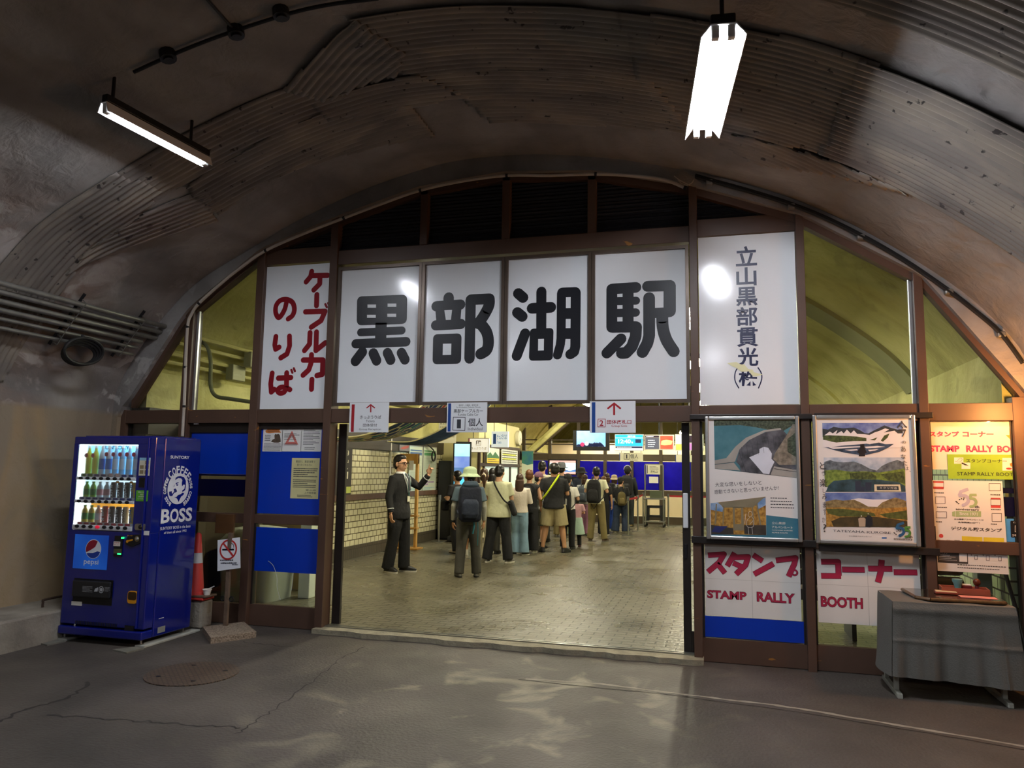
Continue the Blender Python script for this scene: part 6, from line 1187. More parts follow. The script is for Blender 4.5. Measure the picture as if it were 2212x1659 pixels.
q_, a, b = lightbox(F11, (1062, 932), (1097, 966), 'pale blue ticket sign with a blue pictogram over the ticket windows', m=mat('lit_sign_blue', 'dce8f2', .4, 0, .01, 2, emit=.4)); art(q_, 'lettering', SIGNBLUE, lambda m, f: (m.rect(f, *sub(a, b, .1, .2, .28, .85), .001), m.text(f, 'きっぷうりば', *sub(a, b, .34, .5, .92, .82), .001, .012), m.text(f, 'Tickets', *sub(a, b, .34, .22, .6, .4), .001)), F11)
for x in (a[0]+.05, b[0]-.05): MB().tube([(x, 9.94, b[1]), (x, 9.94, 4.5)], .008, 6).build('hanger', BLACK, q_)
cc = FO.p((12.72, FO.px(1119, 947)[1])); Mx = Matrix.Translation(cc) @ Matrix.Rotation(PI/2, 4, 'Y')
q_ = empty('wall_clock', cc, 'round white clock at the far end of the ticket office wall', 'clock'); MB().rings([(0, 0, 0, .2, .2), (0, 0, .05, .21, .21), (0, 0, .09, .2, .2), (0, 0, .095, .17, .17)], 36, M=Mx).build('case', mat('clock_white', 'e6e0c4', .4, 0, .02, 4), q_, True)
fc = Fr(cc+Vector((.096, 0, 0)), (0, 1, 0), (0, 0, 1)); mb = MB(); mb.stroke(fc, [(0, 0), (.07, -.06)], .014, .001); mb.stroke(fc, [(0, 0), (-.08, -.1)], .01, .001); mb.build('hands', INK, q_)
F13 = facade(13.2); a, b = F13.px(1127.5, 975), F13.px(1151, 1046); q_ = empty('hanging_banner', (a[0], 13.2, b[1]), 'pale cloth banner with an anniversary emblem and a blue mountain picture', 'banner'); MB().rect(F13, (a[0], b[1]), (b[0], a[1]), 0, .004).build('cloth', mat('banner_pale', 'dfe8d2', .7, 0, .04, 3), q_)
art(q_, 'picture', C('banner_blue', '2f6f9c', scale=5, col2='4f8f6a'), lambda m, f: m.poly(f, [sub(a, b, 0, 0, 1, 1)[0], sub(a, b, 1, 0, 1, 1)[0], sub(a, b, 1, .38, 1, 1)[0], sub(a, b, .5, .42, 1, 1)[0], sub(a, b, 0, .36, 1, 1)[0]], .001), F13); Kb = lambda x, y: sub(a, b, x/240*.5+.25, .86-y/240*.26, 1, 1)[0]; logo55(q_, Kb, F13, (0, 0, 1), .001); MB().tube([(a[0]-.03, 13.2, a[1]+.01), (b[0]+.03, 13.2, a[1]+.01)], .012, 8).tube([(a[0]-.03, 13.2, a[1]+.01), (-5.305, 12.955, a[1]+.01)], .01, 8).build('rod', STEEL, q_)
# ---- screens hung over the hall
def screen(fr, tl, br, label, bez, parts, rods=True, group='screens hung over the hall'):
    a, b = fr.px(*tl), fr.px(*br); q_ = empty('wall_screen', fr.p((a[0], b[1])), label, 'screen', group); MB().rect(fr, (a[0], b[1]), (b[0], a[1]), 0, .09).build('bezel', bez, q_)
    lo, hi = (a[0], b[1]), (b[0], a[1])
    for n, m, fn in parts: mb = MB(); fn(mb, lambda u, w_: sub(lo, hi, u, w_, 1, 1)[0]); mb.build(n, m, q_)
    if rods: MB().tube([fr.p(((a[0]+b[0])/2, a[1]), -.05), fr.p(((a[0]+b[0])/2, a[1]+1.6), -.05)], .02, 8).build('hanging_rod', BLACK, q_)
    return q_
Fs = facade(11.0); RC4 = lambda mb, fr, P, u0, v0, u1, v1, d: mb.rect(fr, P(u0, v0), P(u1, v1), d)
def crowd(mb, P, fr, d, n=26, sd=3, y0=.0, y1=.3):
    rnd = random.Random(sd)
    for i in range(n): u = .13+.72*i/n; c = P(u, .22+.14*rnd.random()*(.4+i/n)); mb.disc(fr, c, .03, d, 8); mb.rect(fr, (c[0]-.035, P(0, .2)[1]), (c[0]+.035, c[1]), d)
screen(Fs, (1238, 929.5), (1316, 973.5), 'large black television showing a crowd before blue snow', BLACK, [('screen', scr('snow_blue', '5fa0dc', '9cc8ee', 1.2), lambda m, P: RC4(m, Fs, P, .1, .2, .9, .97, .001)), ('picture', scr('crowd_dark', '2a3050', '4a5270', .6), lambda m, P: crowd(m, P, Fs, .002)), ('picture', scr('hat_pink', 'd83a6c', None, .7), lambda m, P: m.disc(Fs, P(.26, .3), .05, .003)), ('picture', scr('hat_ice', 'bfe0ee', None, .9), lambda m, P: m.disc(Fs, P(.38, .34), .05, .003))])
screen(Fs, (1328, 938), (1390, 974), 'departure screen in light blue reading twelve forty', PAPER, [('screen', scr('board_cyan', '1c9cdc', '2aa8e4', 1.3), lambda m, P: RC4(m, Fs, P, .02, .28, .98, .97, .001)), ('screen', scr('board_navy', '1c2456', None, .5), lambda m, P: RC4(m, Fs, P, .04, .17, .96, .26, .001)), ('screen', scr('board_line', 'e8eef8', None, 1.2), lambda m, P: (RC4(m, Fs, P, .02, .76, .98, .79, .002), RC4(m, Fs, P, .02, .04, .98, .15, .001), m.text(Fs, '12:40', P(.12, .44), P(.56, .7), .002, .03), m.text(Fs, '発', P(.58, .44), P(.64, .56), .002), m.text(Fs, '黒部平方面', P(.45, .82), P(.72, .93), .002, .02), m.lines(Fs, P(.08, .18), P(.6, .25), 1, .002, .5, 6))), ('picture', scr('mascot_free_square', '28385c', None, .5), lambda m, P: RC4(m, Fs, P, .72, .48, .92, .7, .002))])
screen(Fs, (1392, 939), (1456, 972), 'white framed screen with grey text and a red and yellow picture', PAPER, [('screen', scr('board_grey', '5a5c6c', None, .6), lambda m, P: RC4(m, Fs, P, .03, .05, .5, .8, .001)), ('screen', scr('board_ink', '3a2a3a', None, .5), lambda m, P: RC4(m, Fs, P, .03, .82, .5, .94, .001)), ('lettering', scr('board_line', 'e8eef8'), lambda m, P: (m.lines(Fs, P(.12, .15), P(.4, .7), 4, .002, .3, 7), m.lines(Fs, P(.06, .84), P(.47, .92), 1, .002, .5, 8))), ('picture', scr('picture_red', 'c8463a', 'd86a4a', .8), lambda m, P: RC4(m, Fs, P, .54, .06, .96, .92, .001)), ('picture', scr('picture_yellow', 'ecd670', 'f2e6a8', .9), lambda m, P: (m.poly(Fs, [P(.56, .35), P(.68, .3), P(.92, .36), P(.95, .6), (P(.75, .66)), P(.58, .6)], .002)))])
screen(Fs, (1458, 938), (1520, 974), 'white framed mountain picture screen half hidden by the sliding door', PAPER, [('screen', scr('board_grey_white', 'c8d0d4', 'aab4b8', .8), lambda m, P: RC4(m, Fs, P, .03, .4, .45, .95, .001)), ('screen', scr('meadow_lit', 'c8cc6a', 'a8b44a', .7), lambda m, P: RC4(m, Fs, P, .03, .05, .45, .4, .001)), ('picture', scr('picture_violet', '7a8ad8', 'd87ac0', .8), lambda m, P: RC4(m, Fs, P, .5, .05, .95, .45, .001)), ('picture', scr('board_ink', '3a2a3a', None, .5), lambda m, P: RC4(m, Fs, P, .5, .5, .95, .92, .001))])
F12 = facade(11.6)
for tl, br, lb, full in (((1338, 978), (1389, 996), 'white individual gate sign with boxed number one below the departure screen', 1), ((1459, 983), (1500, 998), 'white sign board beside the sliding door below the picture screen', 0)):
    r_ = board('hanging_sign', F12, tl, br, lb, CARD, .02, group='white signs hung in the hall'); a, b = F12.px(*tl), F12.px(*br); lo, hi = (a[0], b[1]), (b[0], a[1]); art(r_, 'blue_bar', SIGNBLUE, lambda m, f: m.rect(f, *sub(lo, hi, 0, 0, .03, 1), .001), F12)
    if full: art(r_, 'lettering', GREYI, lambda m, f: (m.text(f, '1', *sub(lo, hi, .28, .3, .34, .8), .001), m.text(f, '個人', *sub(lo, hi, .46, .3, .8, .85), .001, .01), m.text(f, 'Individual', *sub(lo, hi, .46, .05, .76, .2), .001), m.stroke(f, [sub(lo, hi, u, w_, 1, 1)[0] for u, w_ in ((.2, .2), (.42, .2), (.42, .9), (.2, .9), (.2, .2))], .01, .001)), F12)
    for x in (lo[0]+.05, hi[0]-.05): MB().tube([(x, 11.61, hi[1]), (x, 11.61, 4.55)], .006, 6).build('hanger', BLACK, r_)
# television on a stand against the end wall
F14 = facade(14.2); r_ = screen(F14, (1184.5, 992), (1246.5, 1027), 'television on a dark stand showing a pink and blue map', BLACK, [('screen', scr('map_ice', 'bfe2ee', 'd8eef4', 1.3), lambda m, P: RC4(m, F14, P, .05, .08, .95, .92, .001)), ('picture', scr('map_rose', 'e8a0a0', 'f0b8b0', 1.0), lambda m, P: (RC4(m, F14, P, .05, .78, .95, .92, .002), RC4(m, F14, P, .3, .08, .95, .2, .002))), ('picture', scr('map_blue', '4a78c0', None, .8), lambda m, P: m.poly(F14, [P(.4, .22), P(.6, .34), P(.75, .28), P(.95, .36), P(.95, .22)], .002))], False, None)
a, b = F14.px(1190, 1027), F14.px(1245, 1060); MB().bbox((a[0], 14.2, 0), (b[0], 14.75, a[1]-.02), .01).build('stand', C('machine_black', '1c1c1e', .4), r_)
# ---- end wall with blue windows
EY = 16.4; EX = [at(x, 1060, EY).x for x in (1130, 1187, 1249, 1307, 1365, 1428, 1497)]; DB2 = mat('olive_brown_steel', '4a3f30', .5, .1, .1, 5)
BLU2 = mat('ultramarine_film', '1f14b4', .25, 0, .1, 3, col2='2c20d8')
_n = BLU2.node_tree; _t = _n.nodes.new('ShaderNodeBsdfTranslucent'); _t.inputs[0].default_value = lin('2c20d8'); _x = _n.nodes.new('ShaderNodeMixShader'); _x.inputs[0].default_value = .45
_n.links.new(_n.nodes['Principled BSDF'].outputs[0], _x.inputs[1]); _n.links.new(_t.outputs[0], _x.inputs[2]); _n.links.new(_x.outputs[0], _n.nodes['Material Output'].inputs[0])
struct('trim_70', B((XL, EY, 0), (XR, EY+.12, .22)), DB2); struct('trim_71', B((XL, EY, .84), (XR, EY+.1, 1.0)), DB2); struct('trim_72', B((XL, EY, 1.9), (XR, EY+.14, 2.1)), DB2)
for i, z in enumerate((2.38, 2.52)): struct('trim_%d' % (73+i), B((XL, EY, z), (XR, EY+.05, z+.04)), DB2)
for i, x in enumerate(EX+[at(1600, 1060, EY).x]): struct('trim_%d' % (80+i), B((x-.05, EY-.02, .22), (x+.05, EY+.1, 4.2)), DB2)
for i, (x0, x1) in enumerate(zip(EX, EX[1:])):
    w_ = struct('window_%d' % (20+i), B((x0+.05, EY+.03, .22), (x1-.05, EY+.036, 2.0)), GLASS); MB().box((x0+.05, EY+.02, 1.02), (x1-.05, EY+.026, 1.88)).build('film', BLU2, w_)
struct('wall_vestibule', B((XL, 20.5, 0), (XR, 20.6, 2.6)), mat('vestibule_cream', 'd9c6a8', .6, 0, .05, 2)); struct('floor_vestibule', B((XL, EY+.15, 0), (XR, 20.5, .012)), mat('pale_floor', 'c8bda8', .3, 0, .08, 3))
for s_ in (-1, 1): pass
mb = MB(); q0, q1 = at(1155, 975, EY-.6), at(1245, 898, EY-.6); mb.tube([q0, q1, q1+(q1-q0)*.5], .05, 6); struct('trim_90', mb, DB2); mb = MB(); mb.tube([q0+Vector((-.15, 0, 0)), q1+Vector((-.15, 0, .06)), q1+(q1-q0)*.5+Vector((-.15, 0, .06))], .12, 8); struct('trim_91', mb, YV)
# ---- gate cart with laptop
GY = 15.0; FC = facade(GY); gx = lambda px: FC.px(px, 1080)[0]; gzz = lambda py: FC.px(1415, py)[1]
r_ = empty('gate_desk', (gx(1414), GY+.2, 0), 'steel framed gate desk on casters with a clear screen', 'desk'); x0, x1 = gx(1393.5), gx(1433)
for x in (x0, x1):
    for y in (GY, GY+.5): MB().tube([(x, y, .06), (x, y, gzz(1004) if y == GY else gzz(1078))], .022, 10).build('post', STEEL, r_, True); MB().ell((x, y, .045), (.03, .03, .045)).build('caster', BLACK, r_, True)
for z in (gzz(1077), gzz(1126)): MB().bbox((x0-.04, GY-.03, z-.03), (x1+.04, GY+.53, z), .008).build('shelf', STEEL, r_)
MB().box((x0, GY-.01, gzz(1005)), (x1, GY+.01, gzz(1002))).build('top_rail', STEEL, r_); MB().box((x0+.02, GY, gzz(1074)), (x1-.02, GY+.006, gzz(1006))).build('clear_screen', GLASS, r_)
def stick(tl, br, label, m, text=None):
    fr = facade(GY-.03); a, b = fr.px(*tl), fr.px(*br); q_ = empty('gate_sign', (a[0], GY-.03, b[1]), label, 'sign', 'papers on the gate desk screen'); MB().rect(fr, (a[0], b[1]), (b[0], a[1]), 0, .008).build('sheet', m, q_); lo, hi = (a[0], b[1]), (b[0], a[1])
    if text: art(q_, 'lettering', GREYI, lambda mm, f: (mm.text(f, text, *sub(lo, hi, .32, .16, .82, .42), .001, .02), mm.lines(f, *sub(lo, hi, .25, .5, .9, .9), 3, .001, .4, 3), mm.rect(f, *sub(lo, hi, .05, .1, .1, .95), .001)), fr)
stick((1396, 1004), (1426, 1025), 'cream ticket gate sign at the top of the gate desk', CARD, '改札口'); stick((1402, 1029.5), (1422, 1044), 'blank white paper on the gate desk screen', PAPER)
q_ = empty('laptop', (gx(1416), GY+.2, gzz(1077)), 'silver laptop open on the gate desk', 'laptop'); MB().bbox((gx(1403), GY+.1, gzz(1077)+.004), (gx(1430), GY+.36, gzz(1077)+.019), .004).build('base', ALU, q_); MB().bbox((gx(1403), GY+.08, gzz(1076)), (gx(1430), GY+.095, gzz(1060)), .004).build('lid', mat('laptop_silver', '8f9078', .4, .5, .03, 5), q_)
q_ = empty('black_stool', (gx(1413), GY+.2, gzz(1124)), 'black low shelf unit inside the gate desk', 'shelf'); [MB().box((gx(a), GY+.1, gzz(1125)), (gx(a+4), GY+.4, gzz(1096))).build('leg', BLACK, q_) for a in (1397, 1426)]; MB().box((gx(1397), GY+.08, gzz(1098)), (gx(1430), GY+.42, gzz(1093))).build('seat', BLACK, q_); MB().box((gx(1399), GY+.12, gzz(1118)), (gx(1428), GY+.38, gzz(1114))).build('shelf', BLACK, q_)
BELT = C('belt_red', 'a81f2a'); pb = [fl(1357, 1157), fl(1378, 1148), fl(1389.5, 1133), fl(1444, 1139)]
lbs = ['steel belt post nearest the doorway beside the man in jeans', 'steel belt post in the middle of the red belt line', 'steel belt post touching the gate desk', 'steel belt post on the far side of the gate desk']
for p, l in zip(pb, lbs): post(p.x, p.y, l)
def belt(a, b, label): mb = MB(); d_ = Vector((a.x, a.y, .86)); e_ = Vector((b.x, b.y, .86)); n = (e_-d_).normalized(); s0_, s1_ = d_+n*.04, e_-n*.04; mb.add([s0_, s1_, s1_+Vector((0, 0, .05)), s0_+Vector((0, 0, .05))], [(0, 1, 2, 3)]); o = mb.build('barrier_belt', BELT); q = o.modifiers.new('thickness', 'SOLIDIFY'); q.thickness = .004; tag(o, label, 'belt', 'red belts at the gate')
belt(pb[0], pb[1], 'red belt between the first two posts of the gate line'); belt(pb[1], pb[2], 'red belt running up to the gate desk'); belt(pb[3], Vector((1.6, 15.2, 0)), 'red belt running from the gate desk behind the sliding door')
# ---- patterned cloths draped under the vault
def _strip(N, L, b, co):
    w_ = N.new('ShaderNodeTexVoronoi'); w_.inputs['Scale'].default_value = 4.0; mp = N.new('ShaderNodeMapping'); mp.inputs['Scale'].default_value = (1.1, 2.4, 0); mp.inputs['Rotation'].default_value = (0, 0, .5); L.new(co, mp.inputs[0]); L.new(mp.outputs[0], w_.inputs['Vector'])
    hs = N.new('ShaderNodeSeparateColor'); L.new(w_.outputs['Color'], hs.inputs[0]); c = ramp(N, L, hs.outputs[0], [(0, '1d3a66'), (.3, '23708a'), (.48, '2a2a5c'), (.62, '2f7a6c'), (.76, 'b03a3a'), (.86, '243a78')])
    for e in c.node.color_ramp.elements: pass
    c.node.color_ramp.interpolation = 'CONSTANT'; dd = N.new('ShaderNodeTexVoronoi'); dd.feature = 'DISTANCE_TO_EDGE'; dd.inputs['Scale'].default_value = 4.0; L.new(mp.outputs[0], dd.inputs['Vector'])
    L.new(mix(N, L, ramp(N, L, dd.outputs['Distance'], [(.06, 'ffffff'), (.09, '000000')]), c, 'd6cfae'), b.inputs['Base Color']); b.inputs['Roughness'].default_value = .85
nodes_mat('patchwork_cloth', _strip); NAVC = mat('navy_print_cloth', '1f3a66', .85, 0, .25, 5, col2='35557e')
def drape(pts, wd, m, label, hem=None):
    P = cr([Vector(p) for p in pts], 8); r_ = empty('draped_cloth', P[0], label, 'cloth', 'patterned cloths draped under the vault'); n = len(P)-1
    MB().grid(lambda u, v: P[min(n, int(round(u*n)))]+Vector((0, (v-.5)*wd, -.04*math.sin(v*PI))), n, 6).build('cloth', m, r_, True)
    for e in (-.5, .5): MB().tube([p+Vector((0, e*wd, 0)) for p in P], .012, 6).build('hem', C('hem_cream', 'cfc79c'), r_)
    MB().tube([P[0]+Vector((0, -.5*wd-.05, 0)), P[0]+Vector((0, .5*wd+.05, 0))], .014, 8).tube([P[0], Vector((XL+.02, P[0].y, P[0].z+.02))], .008, 6).tube([P[-1], Vector((P[-1].x, P[-1].y, 4.6))], .006, 6).build('rod', STEEL, r_)
c1 = [at(733, 949, 4.1), at(800, 946, 4.1), at(850, 933, 4.1), at(895, 912, 4.1), at(940, 880, 4.1), at(990, 830, 4.1)]; drape(c1, 1.0, MATS['patchwork_cloth'], 'patchwork cloth in blue, teal and red draped nearest the doorway')
c2 = [at(862, 956, 6.3), at(910, 956, 6.3), at(955, 940, 6.3), at(990, 920, 6.3), at(1020, 895, 6.3), at(1050, 860, 6.3)]; drape(c2, 1.0, NAVC, 'dark blue printed cloth draped behind the patchwork one')
# ---- pipes along the station vault
YP = mat('cream_pipe', 'c2ba78', .5, 0, .08, 5)
for i in range(5):
    p0 = fl(1052, 899, 3.06); p0 = Vector((p0.x+.06*i, 0, p0.z-.02*i)); tag(MB().tube(cr([Vector((p0.x, 8.0, p0.z)), Vector((p0.x, 10.5, p0.z)), Vector((p0.x+.05, 11.5, p0.z+.03)), Vector((p0.x-.04, 12.6, p0.z-.02)), Vector((p0.x+.04, 13.8, p0.z+.02)), Vector((p0.x, 16.2, p0.z))], 5), .028, 8).build('vault_pipe', YP, smooth=True), 'cream pipe running over the ticket office, %s of five from the top' % ['first', 'second', 'third', 'fourth', 'fifth'][i], 'pipe', 'pipes over the ticket office')
for i, s_ in enumerate((3.38, 3.26, 3.1, 2.98)): tag(MB().tube([vp(s_, .2, .13), vp(s_, 9, .13)], .024, 8).build('vault_pipe', YP, smooth=True), 'cream pipe behind the arched end window, %s of four' % ['topmost', 'second', 'third', 'lowest'][i], 'pipe', 'pipes behind the arched end window')
for (x, y, lb) in ((512, 770, 'upper'), (480, 812, 'lower')): 
    s_ = 3.3 if lb == 'upper' else 3.05; c = vp(s_, 1.5 if lb == 'upper' else 1.35, .2); tag(MB().bbox(c-Vector((.05, .13, .1)), c+Vector((.06, .13, .1)), .01).build('junction_box', mat('box_grey', '9d9a78', .5, .1, .05, 5)), 'grey junction box on the vault pipes behind the end window, %s one' % lb, 'junction box', 'junction boxes behind the end window')
mb = MB().tube(cr([at(428, 735, .25), at(447, 748, .25), at(455, 780, .25), at(455, 830, .25), at(466, 855, .25), at(500, 862, .25), at(570, 872, .25)], 6), .022, 8); tag(mb.build('bent_conduit', C('conduit_olive', '7c7a52', .5), smooth=True), 'bent olive conduit behind the arched end window', 'conduit')
# ---- store corner behind the left doors
r_ = empty('waste_bin', (-5.5, 1.0, 0), 'large pale plastic waste bin behind the glass door beside the cone', 'bin'); MB().rings([(-5.38, 1.18, 0, .36, .3), (-5.38, 1.18, .62, .4, .34)], 28, power=4).build('bin_body', mat('bin_pale', 'b3b8a2', .4, 0, .03, 4), r_, True); MB().rings([(-5.38, 1.18, .62, .43, .37), (-5.38, 1.18, .68, .43, .37), (-5.38, 1.18, .82, .3, .26), (-5.38, 1.18, .85, .1, .1)], 28, power=3).build('lid', mat('lid_pale', 'c4c8b4', .4, 0, .03, 4), r_, True)
MB().bbox((-5.2, .8, .56), (-5.1, .84, .66), .01).build('latch', STEEL, r_)
tag(MB().bbox((-4.9, 1.3, 0), (-4.75, 1.45, .9), .01).build('white_post', mat('white_enamel_post', 'd9dcc8', .5, 0, .03, 4)), 'white square post standing behind the cracked glass', 'post')
r_ = empty('notice_partition', (-5.4, 1.9, 0), 'tan partition board with two food pictures behind the blue door film', 'partition'); MB().bbox((-5.8, 1.85, 0.0), (-4.8, 1.9, 1.95), .006).build('board', mat('tan_board', 'b59d63', .6, 0, .05, 3), r_); FT2 = facade(1.848)
for tl, br, c_ in (((449, 1030), (480, 1100), '4a4a3c'), ((484, 1030), (513, 1098), '6a7a4a')): a, b = FT2.px(*tl), FT2.px(*br); MB().rect(FT2, (a[0], b[1]), (b[0], a[1]), .002, .004).build('picture', CARD, r_); mb = MB(); mb.rect(FT2, (a[0]+.02, b[1]+.025), (b[0]-.02, a[1]-.02), .004); mb.build('picture', C('food_'+c_, c_), r_); mb = MB(); mb.disc(FT2, ((a[0]+b[0])/2, (a[1]+b[1])/2-.08), .085, .005, 20); mb.disc(FT2, ((a[0]+b[0])/2, (a[1]+b[1])/2-.08), .06, .006, 20); mb.build('picture', C('dish_white', 'c9b878'), r_)
r_ = empty('dark_cabinet', (-6.1, .8, 0), 'dark brown wall cabinet behind the narrow end door', 'cabinet'); MB().bbox((-6.16, .8, .1), (-5.9, 2.2, 2.1), .01).build('body', mat('cabinet_umber', '4a4030', .5, 0, .1, 4), r_); FCB = Fr((-5.898, 0, 0), (0, 1, 0), (0, 0, 1)); MB().rect(FCB, (1.2, 1.75), (1.75, 1.85), .002, .004).build('label_card', CARD, r_)
F2 = facade(.6); a, b = F2.px(348, 917), F2.px(392, 1000); r_ = empty('framed_map', (a[0], .6, b[1]), 'pine framed blue map leaning behind the narrow end door', 'picture'); MB().rect(F2, (a[0], b[1]), (b[0]+.25, a[1]), 0, .03).build('frame', WOODY, r_); mb = MB(); mb.rect(F2, (a[0]+.05, b[1]), (b[0]+.2, a[1]-.05), .002); mb.build('map', C('map_blue_pale', '8fb4c0', scale=6, col2='c0c89a'), r_)
tag(MB().bbox((a[0]-.1, .58, .0), (b[0]+.3, .72, b[1]), .01).build('low_shelf', mat('cabinet_umber2', '4a4030', .5, 0, .1, 4)), 'dark shelf carrying the framed map behind the end door', 'shelf')
# ---- waiting bench behind the right windows
MAR = mat('maroon_vinyl', '4a363a', .45, 0, .06, 5); r_ = empty('waiting_bench', (1.5, 1.2, 0), 'maroon padded waiting bench behind the stamp booth windows', 'bench')
for z in (.5, .65, .8): MB().bbox((.2, 1.0, z), (2.15, 1.1, z+.14), .045).build('back_cushion', MAR, r_, True)
MB().bbox((.2, 1.1, .34), (2.15, 1.6, .46), .04).build('seat_cushion', MAR, r_, True)
for x in (.35, 1.2, 2.0): MB().box((x-.02, 1.05, 0), (x+.02, 1.55, .34)).build('leg', BLACK, r_)
mb = MB().tube(cr([at(2160, 1195, .1), at(2175, 1250, .1), at(2190, 1300, .1), at(2205, 1350, .1), at(2212, 1390, .1)], 5), .016, 8); tag(mb.build('hanging_cable', RUB, smooth=True), 'black cable hanging behind the stamp tray window', 'cable')
a = at(2125, 1235, .3); tag(MB().bbox((a.x-.05, .3, 0), (a.x+.06, .4, a.z+.15), .008).build('grey_post', C('post_grey_green', '7c8078')), 'grey steel post behind the stamp tray window', 'post')
# ================================================================ people
SKIN = mat('skin', 'c99a7c', .5, 0, .05, 8, spec=.3); SKIN2 = mat('skin_tan', 'b98a68', .5, 0, .05, 8, spec=.3)
HAIRB = mat('hair_black', '141112', .4, 0, .25, 40); HAIRN = mat('hair_brown', '3a2418', .42, 0, .25, 40); HAIRO = mat('hair_chestnut', '5e3a20', .42, 0, .25, 40)
def fab(n, c, v=.08): return mat('cloth_'+n, c, .85, 0, v, 10, .35, 26)
def remesh(mb, vox, name, m, parent, sm=3):
    me = bpy.data.meshes.new('tmp'); me.from_pydata(mb.v, [], mb.f); o = bpy.data.objects.new('tmp', me); COL.objects.link(o)
    r_ = o.modifiers.new('r', 'REMESH'); r_.mode = 'VOXEL'; r_.voxel_size = vox; s_ = o.modifiers.new('s', 'SMOOTH'); s_.iterations = sm; s_.factor = .5
    bpy.context.view_layer.update(); me2 = bpy.data.meshes.new_from_object(o.evaluated_get(bpy.context.evaluated_depsgraph_get())); me2.name = name
    bpy.data.objects.remove(o); bpy.data.meshes.remove(me); me2.materials.clear(); me2.materials.append(m); me2.polygons.foreach_set('use_smooth', [True]*len(me2.polygons))
    o = bpy.data.objects.new(name, me2); COL.objects.link(o)
    if parent is not None: link(o, parent)
    return o
TOR = [(.80, .155, .115), (.88, .168, .12), (.96, .155, .108), (1.04, .142, .1), (1.14, .152, .106), (1.25, .168, .115), (1.33, .178, .108), (1.385, .17, .09), (1.425, .11, .072), (1.45, .07, .066)]
def tor(z):
    for (a, ra, qa), (b, rb, qb) in zip(TOR, TOR[1:]):
        if z <= b: t = max(0, (z-a)/(b-a)); return ra+(rb-ra)*t, qa+(qb-qa)*t
    return TOR[-1][1:]
def hand(mb, wr, d, n, side, curl=.35, point=False):
    d = Vector(d).normalized(); n = Vector(n); n = (n-d*n.dot(d)).normalized(); l = d.cross(n)*side; wr = Vector(wr)
    B3 = Matrix((l, n, d)).transposed(); mb.ell(wr+d*.05, (.038, .016, .052), B3, 12, 8)
    for i, (o, L_) in enumerate(((.03, .066), (.011, .076), (-.009, .071), (-.028, .056))):
        c = .08 if (point and i == 0) else (curl*2.2 if point else curl*(1+.15*i)); p = wr+d*.092+l*o; pts = [wr+d*.06+l*o*.8, p]; a = 0
        for s_ in (.42, .32, .26): a += c; p = p+(d*math.cos(a)+n*math.sin(a)+l*o*.8)*L_*s_; pts.append(p)
        mb.tube(pts, [.0095, .0092, .0088, .008, .0065], 7)
    p = wr+d*.03+l*.034; mb.tube([wr+d*.02+l*.015, p, p+(d*.75+l*.55+n*.3)*.035, p+(d*.95+l*.4+n*.5)*.062], [.013, .012, .0105, .008], 7)
ARMS = {'down': ((.245, -.02, 1.115), (.25, .05, .87), (0, .12, -1)), 'front': ((.25, .0, 1.12), (.11, .22, 1.14), (-.4, .8, .25)), 'phone': ((.23, .06, 1.12), (.07, .25, 1.24), (-.2, .5, .8)), 'strap': ((.26, .0, 1.14), (.14, .19, 1.29), (-.3, .1, .9)), 'pocket': ((.27, -.05, 1.12), (.22, .04, .9), (-.1, .3, -1))}
